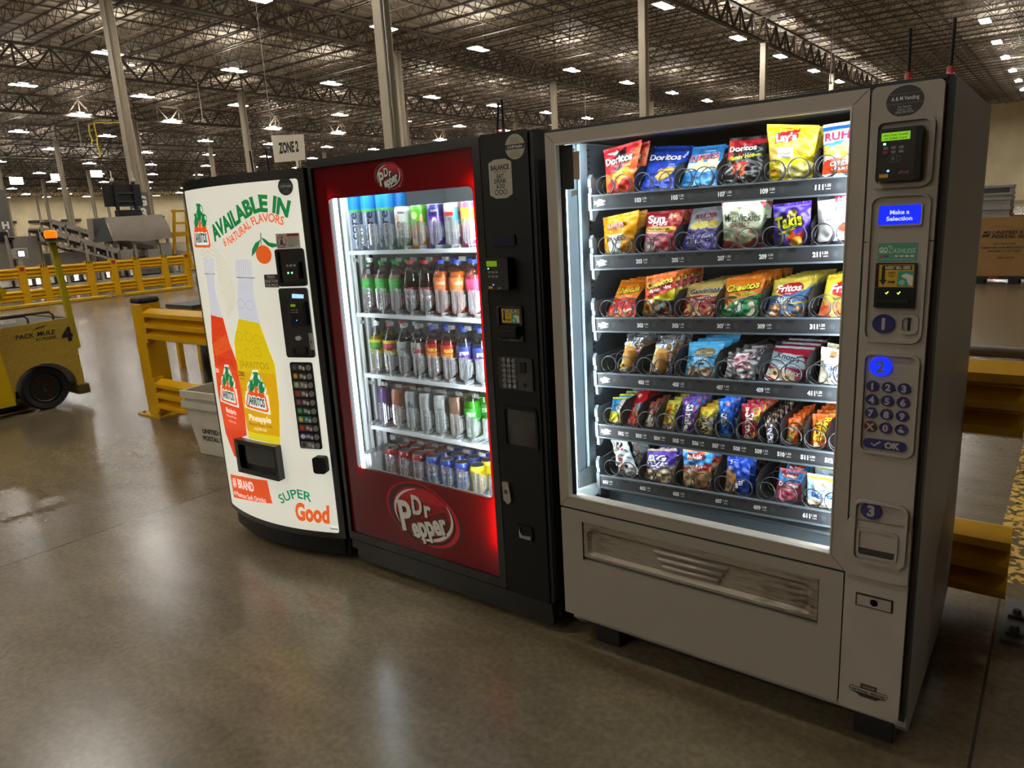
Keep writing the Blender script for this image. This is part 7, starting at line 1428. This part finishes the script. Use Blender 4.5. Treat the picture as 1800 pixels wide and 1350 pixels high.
go('307', BAG, 'orange and green cheddar jalapeno curl bag, fourth on the third tray', 'orange and green curl bag on the third tray', 5, '#e07818', [('p',[(0,0),(1,0),(1,0.60),(0.5,0.52),(0.15,0.40),(0,0.45)],'#1f9a4a'), ('c',0.08,0.06,0.92,0.48,['#2ab060','#e8f0e0','#e07a24','#177a3a','#f0e8c8'],26,0.08), ('p',[(0.4,0.28),(0.56,0.4),(0.6,0.26),(0.48,0.2)],'#e8f0ea')], [('Cheetos',0.5,0.78,0.15,K,dict(b=0.11,w=0.88,rot=0.09,s=0.1)), ('Cheetos',0.5,0.785,0.145,'#e8d83a',dict(b=0.05,w=0.84,rot=0.09,s=0.1,lay=2)), ('Cheddar Jalapeno',0.5,0.615,0.065,'#7ad02a',dict(b=0.03,w=0.72,rot=0.12))], T=0.038, dy=0.055)
go('309', BAG, 'yellow, blue and red corn twist bag, fifth on the third tray', 'yellow and blue corn twist bag on the third tray', 5, '#d8be4a', [('p',[(0,0.40),(1,0.50),(1,0.76),(0.6,0.66),(0,0.58)],'#3a6ca4'), ('p',[(0,0),(1,0),(1,0.44),(0,0.40)],'#4a74a0'), ('c',0.05,0.04,0.95,0.38,['#d8843a','#c06a28','#e8a858','#f0d8b8'],34,0.08), ('e',0.5,0.77,0.36,0.14,'#b81c26',0.1), ('p',[(0.82,0.6),(1,0.84),(1,0.6)],'#5a84b4')], [("Fritos",0.48,0.79,0.15,W,dict(b=0.05,w=0.66,rot=0.06,s=0.15)), ('BRAND',0.5,0.665,0.025,W,dict(w=0.16)), ('FLAVOR',0.42,0.565,0.055,W,dict(b=0.03,w=0.34,s=0.15)), ('TWISTS',0.44,0.49,0.085,W,dict(b=0.05,w=0.48,s=0.15))], T=0.038, dy=0.055)
go('311', BAG, 'yellow and red corn chip bag, rightmost on the third tray', 'yellow corn chip bag on the third tray', 4, '#e0c43a', [('p',[(0,0),(1,0),(1,0.46),(0,0.46)],'#c8743a'), ('c',0.05,0.05,0.95,0.44,['#d8853c','#b8622a','#e8a45a','#c0402a'],36,0.09), ('e',0.56,0.72,0.40,0.16,'#b81c26',0.1), ('r',0,0.02,1,0.08,'#d8bc3a')], [("Fritos",0.55,0.735,0.16,W,dict(b=0.05,w=0.78,rot=0.06,s=0.15)), ('ORIGINAL',0.5,0.52,0.04,'#7a2a14',dict(w=0.4)), ('NET WT',0.26,0.07,0.035,'#6a3a14',dict(w=0.3))], T=0.038, dy=0.055)
# ---- fourth row
def roll(key, label, short, nb):
    t = pack(key, Q[key], 'pastry_pack', 'pastry pack', label, '#dfe4ea', [('r',0.05,0.02,0.56,0.72,'#e8d08a'), ('c',0.08,0.06,0.5,0.66,['#e8c058','#f2ecd8','#d8a848'],16,0.12), ('r',0.42,0.04,0.66,0.86,'#eceef2'), ('r',0.70,0.36,0.9,0.58,'#d8909c')], [('MRS. HOMESTYLE',0.53,0.45,0.12,'#2c48b0',dict(rot=-1.571,w=0.74,b=0.04))], T=0.045, seal=0.04, clear=lambda u, v: v > 0.80 or (u > 0.66 and not (0.36 < v < 0.58 and u < 0.9)), seed=int(key), crumple=0.004)
    q = Q[key]; w = (q[2]-q[0]); h = (q[7]-q[1])
    MB().lathe([(0.0, 0.006), (0.016, 0.008), (0.021, 0.022), (0.022, h*0.5), (0.020, h*0.66), (0.012, h*0.74), (0.0, h*0.76)], 18, (w*0.08, 0.006, 0)).build('bread_roll', mat('golden_crust', '#b9802c', 0.5, noise=0.15, nscale=30), t)
    b0 = Vector(t.location)
    for k in range(1, nb+1): dup(t, (b0.x+0.002*k, b0.y+0.062*k, b0.z+0.004*k), '%s, %s back behind the front one' % (short, ORD[k-1]))
roll('401', 'clear wrapped bread roll with blue lettering, leftmost on the fourth tray', 'clear wrapped bread roll in the leftmost lane', 2)
roll('403', 'clear wrapped bread roll with blue lettering, second on the fourth tray', 'clear wrapped bread roll in the second lane', 2)
CK = ('cookie_bag', 'cookie bag')
go('405', CK, 'sky blue chocolate chip cookie bag on the fourth tray', 'sky blue cookie bag on the fourth tray', 2, '#3f9ccc', [('r',0,0.90,1,1,'#58b0dc'), ('e',0.55,0.74,0.32,0.11,'#7a6a44'), ('r',0.02,0.36,0.98,0.42,'#8fb8c8'), ('e',0.30,0.20,0.20,0.17,'#b89468'), ('e',0.74,0.20,0.24,0.17,'#c0a078'), ('c',0.12,0.08,0.95,0.32,['#2a1c14','#4a3424','#e0cca4'],26,0.028), ('r',0,0,1,0.05,'#4ab0d8')], [('D. Stevens',0.55,0.74,0.06,'#d8d0b4',dict(w=0.46,b=0.01)), ('CARAMEL',0.5,0.58,0.06,'#e4f2f8',dict(w=0.46,b=0.01)), ('SEA SALT',0.5,0.50,0.05,'#e4f2f8',dict(w=0.5,b=0.01))], T=0.034, dy=0.07)
go('407', CK, 'clear and pink cookie pack with red script on the fourth tray', 'clear and pink cookie pack on the fourth tray', 2, '#d8d4d8', [('e',0.5,0.72,0.34,0.09,'#e0a8b0'), ('c',0.06,0.04,0.94,0.42,['#f0eef0','#c8c4ca','#e4dce0','#b4aeb4'],40,0.08), ('e',0.3,0.36,0.08,0.06,'#4aa8a0'), ('e',0.68,0.38,0.09,0.06,'#4aa8a0'), ('e',0.46,0.3,0.05,0.04,'#c8404a'), ('e',0.76,0.28,0.04,0.03,'#c8404a'), ('p',[(0.3,0.86),(0.7,0.92),(0.68,0.84),(0.32,0.78)],'#c86a74')], [('Lenten',0.46,0.56,0.12,'#c42a3c',dict(w=0.66,rot=0.05,s=0.2,b=0.01)), ('COOKIES',0.5,0.84,0.04,W,dict(w=0.36))], T=0.036, clear=lambda u, v: v > 0.78 and not 0.3 < u < 0.7, crumple=0.004, dy=0.07)
go('409', CK, 'raspberry red and pale blue cookie bag, tilted on the fourth tray', 'raspberry red cookie bag on the fourth tray', 2, '#bfcfd8', [('p',[(0,0.84),(1,0.80),(1,1),(0,1)],'#b81f3c'), ('p',[(0.8,0.84),(1,0.5),(1,0.9)],'#b01c38'), ('p',[(0,0.34),(1,0.34),(1,0.50),(0,0.48)],'#a01a3c'), ('p',[(0,0),(1,0),(1,0.10),(0.5,0.12),(0,0.13)],'#b81f3c'), ('e',0.26,0.26,0.20,0.15,'#c8ac7c'), ('e',0.62,0.26,0.20,0.15,'#d0b688'), ('e',0.26,0.26,0.06,0.05,'#5a1c28'), ('e',0.62,0.26,0.06,0.05,'#5a1c28'), ('p',[(0.8,0.32),(1,0.4),(1,0.14),(0.86,0.2)],'#b8304a'), ('r',0.3,0.1,0.9,0.14,'#e4e0dc')], [("Knott's",0.48,0.74,0.13,'#20242c',dict(b=0.03,w=0.62,rot=-0.12)), ('BERRY FARM',0.46,0.64,0.03,'#40444c',dict(w=0.3,rot=-0.1)), ('Shortbread Cookies',0.5,0.56,0.05,'#40506a',dict(b=0.0,w=0.66,rot=-0.12,s=0.2)), ('RASPBERRY',0.5,0.42,0.085,W,dict(b=0.04,w=0.86,rot=-0.12))], T=0.036, dy=0.07)
go('411', CK, 'cream cookie bag with blue script, rightmost on the fourth tray', 'cream cookie bag at the right of the fourth tray', 1, '#dcd4b8', [('e',0.34,0.88,0.10,0.07,'#9a744a'), ('e',0.66,0.86,0.14,0.09,'#a8804e'), ('e',0.86,0.74,0.10,0.07,'#9a744a'), ('c',0.26,0.8,0.9,0.92,['#3a241a'],14,0.022), ('r',0.62,0.06,1,0.30,'#b08a80'), ('e',0.3,0.14,0.09,0.05,'#8a6a48'), ('e',0.6,0.4,0.46,0.02,'#c0b898')], [('Famous',0.56,0.62,0.13,'#223c84',dict(b=0.02,w=0.86,s=0.2,rot=0.06)), ('Amos',0.62,0.47,0.14,'#223c84',dict(b=0.02,w=0.66,s=0.2,rot=0.06)), ('BITE SIZE',0.82,0.24,0.06,W,dict(w=0.34))], T=0.036, dy=0.07)
# ---- fifth row: bars in single lanes
BAR = ('candy_bar', 'candy bar')
V_ = dict(rot=-1.571, b=0.05)
go('501', BAR, 'yellow and blue candy pouch, leftmost in the candy row', 'yellow and blue candy pouch at the left', 3, '#e0d21e', [('r',0,0.56,1,1,'#1c96d0'), ('p',[(0.5,0.6),(1,0.62),(1,0.92),(0.6,0.9)],'#c8b4a4'), ('p',[(0.15,0.50),(0.5,0.56),(1,0.7),(1,0.52)],'#e8e8c8'), ('e',0.5,0.26,0.26,0.12,'#eee48a'), ('c',0.1,0.05,0.9,0.45,['#d8c814','#f0e860'],10,0.1)], [], T=0.02, dy=0.05, res=(20, 34))
go('502', BAR, 'tall bright red bar with white lettering, second in the candy row', 'tall bright red bar', 4, '#c8141e', [('e',0.6,0.42,0.30,0.10,'#e08a2a'), ('r',0.55,0.12,0.7,0.26,'#e0a02a'), ('r',0.2,0.08,0.36,0.28,'#f0d0d0'), ('r',0.36,0.5,0.86,0.68,'#34409a'), ('e',0.3,0.88,0.18,0.05,'#e8dcc0')], [('Hunger',0.64,0.60,0.2,W,dict(w=0.22,**V_)), ('Limit',0.38,0.58,0.2,W,dict(w=0.18,**V_))], T=0.018, dy=0.045, res=(18, 36))
go('503', BAR, 'short brown, green and white bar, third in the candy row', 'short brown and green bar', 2, '#8a3f24', [('r',0,0,1,0.48,'#c8bca8'), ('p',[(0,0.2),(0.4,0.5),(0,0.62)],'#4a6a2c'), ('c',0.05,0.03,0.95,0.42,['#e4dccb','#a88a68','#b0503a','#5a4030'],20,0.12), ('e',0.5,0.72,0.3,0.10,'#b8503a'), ('e',0.55,0.6,0.16,0.14,'#e0d8d0')], [], T=0.02, dy=0.05, res=(18, 30))
go('504', BAR, 'yellow granola bar with red lettering, fourth in the candy row', 'yellow granola bar', 2, '#d8c81a', [('r',0,0.92,1,1,'#b0b0a0'), ('p',[(0,0.28),(0.3,0.5),(0.1,0.6),(0,0.6)],'#8aa81e'), ('p',[(0,0),(1,0),(1,0.30),(0.5,0.36),(0,0.26)],'#a8886a'), ('c',0.05,0.02,0.95,0.28,['#8a6a4c','#c4a684','#5a4230'],24,0.08), ('e',0.6,0.52,0.24,0.05,'#e8d8a0')], [('megabar',0.42,0.64,0.34,'#c83a1c',dict(w=0.5,**V_)), ('NUT',0.8,0.80,0.2,'#2a2414',dict(w=0.2,**V_))], T=0.02, dy=0.05, res=(20, 34))
go('505', BAR, 'purple fruit candy bag with white lettering, fifth in the candy row', 'purple fruit candy bag', 2, '#5c2a8c', [('c',0.55,0.72,0.95,0.95,['#3a8a5a','#b83a8a','#4a5ac0'],12,0.09), ('e',0.25,0.86,0.1,0.05,'#c8b4e0'), ('c',0.05,0.05,0.4,0.3,['#b8328a','#3aa05a','#8a48c0'],10,0.09), ('c',0.6,0.3,0.95,0.6,['#4a9a4a','#8a48c0','#c84aa0'],8,0.08)], [('Skittles',0.52,0.47,0.36,W,dict(w=0.72,**V_))], T=0.022, dy=0.05, res=(22, 36))
go('506', BAR, 'yellow candy bag with bold black lettering, sixth in the candy row', 'yellow candy bag with bold black lettering', 2, '#e2b216', [('r',0.25,0.16,0.78,0.72,'#2a2620'), ('p',[(0.1,0.86),(0.95,0.92),(0.95,0.74),(0.2,0.72)],'#d8cc30'), ('c',0.05,0.02,0.95,0.2,['#f0dc8a','#e8c020','#a87a18'],14,0.1), ('e',0.84,0.5,0.14,0.2,'#c8ccd0')], [("M&M's",0.52,0.46,0.36,'#f2e7b8',dict(w=0.50,**V_))], T=0.024, dy=0.05, res=(22, 34))
go('507', BAR, 'bright blue cookie sleeve with white lettering, seventh in the candy row', 'bright blue cookie sleeve', 2, '#1660c4', [('e',0.5,0.18,0.42,0.14,'#2a8ae0'), ('r',0.72,0.3,1,0.95,'#1a4aa0'), ('e',0.62,0.88,0.14,0.03,'#c85a5a'), ('e',0.45,0.56,0.26,0.16,'#0c3a8c')], [('OREO',0.48,0.55,0.34,W,dict(w=0.28,**V_)), ('2',0.4,0.76,0.04,W,{})], T=0.024, dy=0.055, res=(20, 38))
go('508', BAR, 'red fruit candy bag with white lettering, eighth in the candy row', 'red fruit candy bag', 3, '#b01a2e', [('c',0.6,0.6,0.98,0.96,['#e08a2a','#3a9a4a','#e0cc2a','#6a3a9a'],16,0.08), ('e',0.26,0.88,0.1,0.05,'#d8b4b4'), ('c',0.55,0.05,0.95,0.35,['#c8d02a','#e07a2a','#4aa04a'],12,0.08)], [('Skittles',0.46,0.45,0.36,W,dict(w=0.74,**V_))], T=0.022, dy=0.05, res=(22, 36))
go('509', BAR, 'brown bar with blue and white lettering, beside the red candy bag', 'brown bar with blue and white lettering', 4, '#2c1c16', [('r',0.16,0.06,0.84,0.78,'#d8d4d8'), ('r',0.26,0.07,0.76,0.70,'#2c3a94'), ('c',0.1,0.76,0.9,0.9,['#b08a6a','#d8c8b4'],6,0.1)], [('SNICKERS',0.50,0.38,0.46,W,dict(w=0.58,**V_))], T=0.018, dy=0.05, res=(16, 36))
go('510', BAR, 'orange twin bar with green and blue stripe, tenth in the candy row', 'orange twin bar', 3, '#e0641a', [('p',[(0.1,0.04),(0.5,0.06),(0.45,0.45),(0.12,0.4)],'#a8c03a'), ('r',0.36,0.04,0.52,0.42,'#3aa0d0'), ('p',[(0.2,0.44),(0.75,0.46),(0.7,0.58),(0.2,0.54)],'#e0c03a'), ('c',0.15,0.6,0.85,0.82,['#f0d0b0','#c8783a','#e8e0d0'],8,0.12), ('r',0.66,0.05,0.9,0.4,'#d8481a')], [('CRUNCH',0.28,0.22,0.26,'#1a3a6a',dict(w=0.30,**V_))], T=0.022, dy=0.05, res=(18, 34))
go('511', BAR, 'orange peanut butter stick pack with yellow lettering, near the right end', 'orange peanut butter stick pack', 3, '#e2641a', [('p',[(0.05,0.12),(0.5,0.34),(0.62,0.22),(0.25,0.02)],'#d8a468'), ('p',[(0.35,0.10),(0.8,0.26),(0.86,0.14),(0.5,0.0)],'#c8904e'), ('e',0.4,0.26,0.16,0.08,'#e8cc9c'), ('e',0.75,0.08,0.12,0.08,'#e8d0a8')], [("Reese's",0.74,0.68,0.32,'#3a1c0c',dict(w=0.54,rot=-1.571,b=0.10)), ("Reese's",0.74,0.68,0.30,'#f0d22a',dict(w=0.52,lay=2,**V_)), ('STICKS',0.36,0.62,0.32,'#3a1c0c',dict(w=0.46,rot=-1.571,b=0.10)), ('STICKS',0.36,0.62,0.30,'#f0d22a',dict(w=0.44,lay=2,**V_))], T=0.022, dy=0.05, res=(22, 36))
go('512', BAR, 'pink red candy pack at the right end of the candy row', 'pink red candy pack', 1, '#c8304a', [('e',0.4,0.4,0.3,0.2,'#e07a8a'), ('c',0.1,0.1,0.9,0.9,['#d84a60','#b01c38'],10,0.12)], [('SOUR',0.4,0.6,0.3,W,dict(w=0.3,**V_))], T=0.02, dy=0.05, res=(18, 30))
# ---- bottom row
PST = ('pastry_pack', 'pastry pack')
go('601', PST, 'white cupcake pack with coloured dots, tipped over at the bottom left', 'white cupcake pack with coloured dots', 1, '#dfe0de', [('d', [(0.5,0.86,0.06,'#3a2a24'),(0.62,0.80,0.05,'#2a2a2e'),(0.42,0.78,0.06,'#c83a44'),(0.55,0.74,0.04,'#d8c83a'),(0.7,0.70,0.05,'#b83050'),(0.36,0.9,0.05,'#d8d03a'),(0.45,0.3,0.06,'#d8c030'),(0.55,0.26,0.06,'#2c3a7a'),(0.3,0.24,0.1,'#c87a80')]), ('p',[(0.08,0.5),(0.26,0.8),(0.14,0.9),(0,0.7)],'#b0a898'), ('c',0.02,0.5,0.3,0.85,['#8a7a68','#c8c0b0'],10,0.06), ('r',0.6,0.3,1,0.7,'#c4d0d4')], [('KRUMBS',0.38,0.30,0.2,'#b8303c',dict(rot=-1.571,w=0.26,b=0.02)), ('Cake',0.5,0.55,0.18,'#b8606c',dict(rot=-1.571,w=0.2,b=0.0))], T=0.04, crumple=0.005, dy=0.13)
go('603', PST, 'purple topped cinnamon roll pack, second on the bottom tray', 'purple topped cinnamon roll pack', 1, '#c8b48a', [('r',0,0.58,1,1,'#4c2f9c'), ('p',[(0,0.46),(0.9,0.50),(1,0.62),(0,0.62)],'#6a55b0'), ('c',0.03,0.03,0.97,0.46,['#e8dcc0','#a88a58','#f4ecd8','#7a5a34','#d8c49a'],60,0.06), ('e',0.5,0.96,0.4,0.04,'#7a62c0')], [('BIG',0.42,0.78,0.14,W,dict(b=0.08,w=0.60)), ('TEXAS',0.46,0.615,0.125,W,dict(b=0.06,w=0.78)), ('CINNAMON ROLL',0.46,0.50,0.035,'#e0d8f0',dict(w=0.5))], T=0.044, crumple=0.003, dy=0.09)
go('605', PST, 'blue and red topped honey bun pack, third on the bottom tray', 'blue and red topped honey bun pack', 1, '#c49a6a', [('r',0,0.66,1,1,'#2a86c4'), ('p',[(0,0.50),(1,0.54),(1,0.70),(0.5,0.66),(0,0.64)],'#b02a24'), ('p',[(0.16,0.76),(0.20,0.92),(0.80,0.95),(0.78,0.80)],'#8a2420'), ('e',0.3,0.28,0.24,0.2,'#d0aa7c'), ('e',0.72,0.26,0.24,0.22,'#b98c5c'), ('c',0.05,0.05,0.95,0.46,['#d8b88c','#a87c4c','#e4cca4'],20,0.08), ('r',0,0,1,0.05,'#c05a50'), ('e',0.86,0.08,0.12,0.05,'#a81a24')], [("Mrs. Freshley's",0.48,0.855,0.075,'#f2e8d8',dict(b=0.04,w=0.56,rot=0.04)), ('Honey Bun',0.42,0.64,0.085,W,dict(b=0.03,w=0.70,s=0.15,rot=0.02)), ('GLAZED',0.44,0.555,0.04,W,dict(b=0.02,w=0.36))], T=0.044, crumple=0.003, dy=0.09)
go('607', PST, 'deep blue toaster pastry pouch, fourth on the bottom tray', 'deep blue toaster pastry pouch', 1, '#1440a8', [('p',[(0,0.08),(0.22,0.10),(0.24,0.72),(0.10,0.78),(0,0.6)],'#a88460'), ('p',[(0.22,0.12),(0.5,0.14),(0.5,0.62),(0.24,0.66)],'#b98240'), ('r',0.26,0.2,0.46,0.3,'#d8b07a'), ('p',[(0.24,0.5),(0.48,0.52),(0.48,0.56),(0.24,0.58)],'#8a5a2c'), ('r',0,0.95,1,1,'#d8dce8')], [('Pop',0.74,0.42,0.22,W,dict(rot=-1.571,w=0.17,b=0.05)), ('Tarts',0.56,0.36,0.18,W,dict(rot=-1.571,w=0.2,b=0.05)), ('2',0.22,0.88,0.08,W,dict(b=0.02)), ('CT',0.34,0.88,0.03,W,{})], T=0.026, dy=0.06)
go('609', PST, 'pink filled cake pack with blue top, fifth on the bottom tray', 'pink filled cake pack with blue top', 2, '#b8485a', [('r',0,0.70,1,1,'#2a80c0'), ('p',[(0.1,0.82),(0.12,0.94),(0.76,0.92),(0.72,0.80)],'#8a2420'), ('r',0,0.56,1,0.72,'#a83246'), ('e',0.28,0.26,0.2,0.26,'#c8647a'), ('e',0.72,0.28,0.22,0.28,'#b84a64'), ('c',0.05,0.04,0.95,0.5,['#d07a8c','#a83a50','#e0a0ac'],40,0.03), ('p',[(0.55,0.16),(0.8,0.34),(0.9,0.14)],'#e4c8d0')], [("Mrs. Freshley's",0.44,0.865,0.06,W,dict(b=0.03,w=0.56)), ('Dreamies',0.48,0.66,0.085,W,dict(b=0.03,w=0.72)), ('raspberry',0.46,0.555,0.045,'#f0d0d8',dict(b=0.0,w=0.5))], T=0.042, dy=0.08)
go('611', PST, 'pale blue and yellow sugar glazed doughnut pack, rightmost on the bottom tray', 'pale blue and yellow doughnut pack', 1, '#b4cfe4', [('r',0,0.90,1,1,'#e0b81e'), ('e',0.55,0.80,0.18,0.06,'#8a8470'), ('p',[(0,0.38),(0.5,0.50),(1,0.50),(1,0),(0,0)],'#e4dcc4'), ('e',0.3,0.26,0.24,0.22,'#ece2cc'), ('e',0.3,0.26,0.2,0.18,'#e0d2b4'), ('e',0.8,0.26,0.26,0.22,'#eee6d4'), ('e',0.52,0.34,0.10,0.08,'#b0a894'), ('r',0.4,0.06,1,0.14,'#e0c020'), ('p',[(0,0),(0.3,0.0),(0.1,0.14),(0,0.1)],'#d8b01a')], [('SUGAR GLAZED',0.58,0.665,0.065,'#2050a0',dict(b=0.03,w=0.80)), ('DELIGHT',0.60,0.555,0.105,'#1c4a9c',dict(b=0.06,w=0.84)), ('DOUGHNUTS',0.66,0.10,0.04,'#6a5a10',dict(w=0.4))], T=0.044, dy=0.09)

# ================================================================== antennas on the machine tops
def antenna(lab, x, y, z, h, lean):
    t = thing('antenna', lab, 'antenna', (x, y, z))
    MB().lathe([(0.014, 0), (0.013, 0.006), (0.008, 0.012), (0.0075, 0.026), (0.0, 0.028)], 16).build('base', mat('red_antenna_base', '#b8404a', 0.4), t)
    MB().tube([(0, 0, 0.026), (lean*h, 0, h)], 0.0042, 8).build('rod', RUBBER, t)
antenna('black rod antenna with red base on the snack machine, left one', 1.008, 0.1, 1.841, 0.125, -0.02)
antenna('black rod antenna with red base on the snack machine, right corner', 1.096, 0.1, 1.841, 0.13, 0.01)
antenna('black rod antenna with red base on the drink machine, left one', -0.305, 0.15, 1.857, 0.115, 0.10)
antenna('black rod antenna with red base on the drink machine, right one', -0.277, 0.15, 1.857, 0.125, -0.01)
antenna('black rod antenna with red base on the soda machine, left one', -1.763, 0.12, 1.816, 0.135, -0.05)
antenna('black rod antenna with red base on the soda machine, right one', -1.652, 0.13, 1.816, 0.135, -0.05)
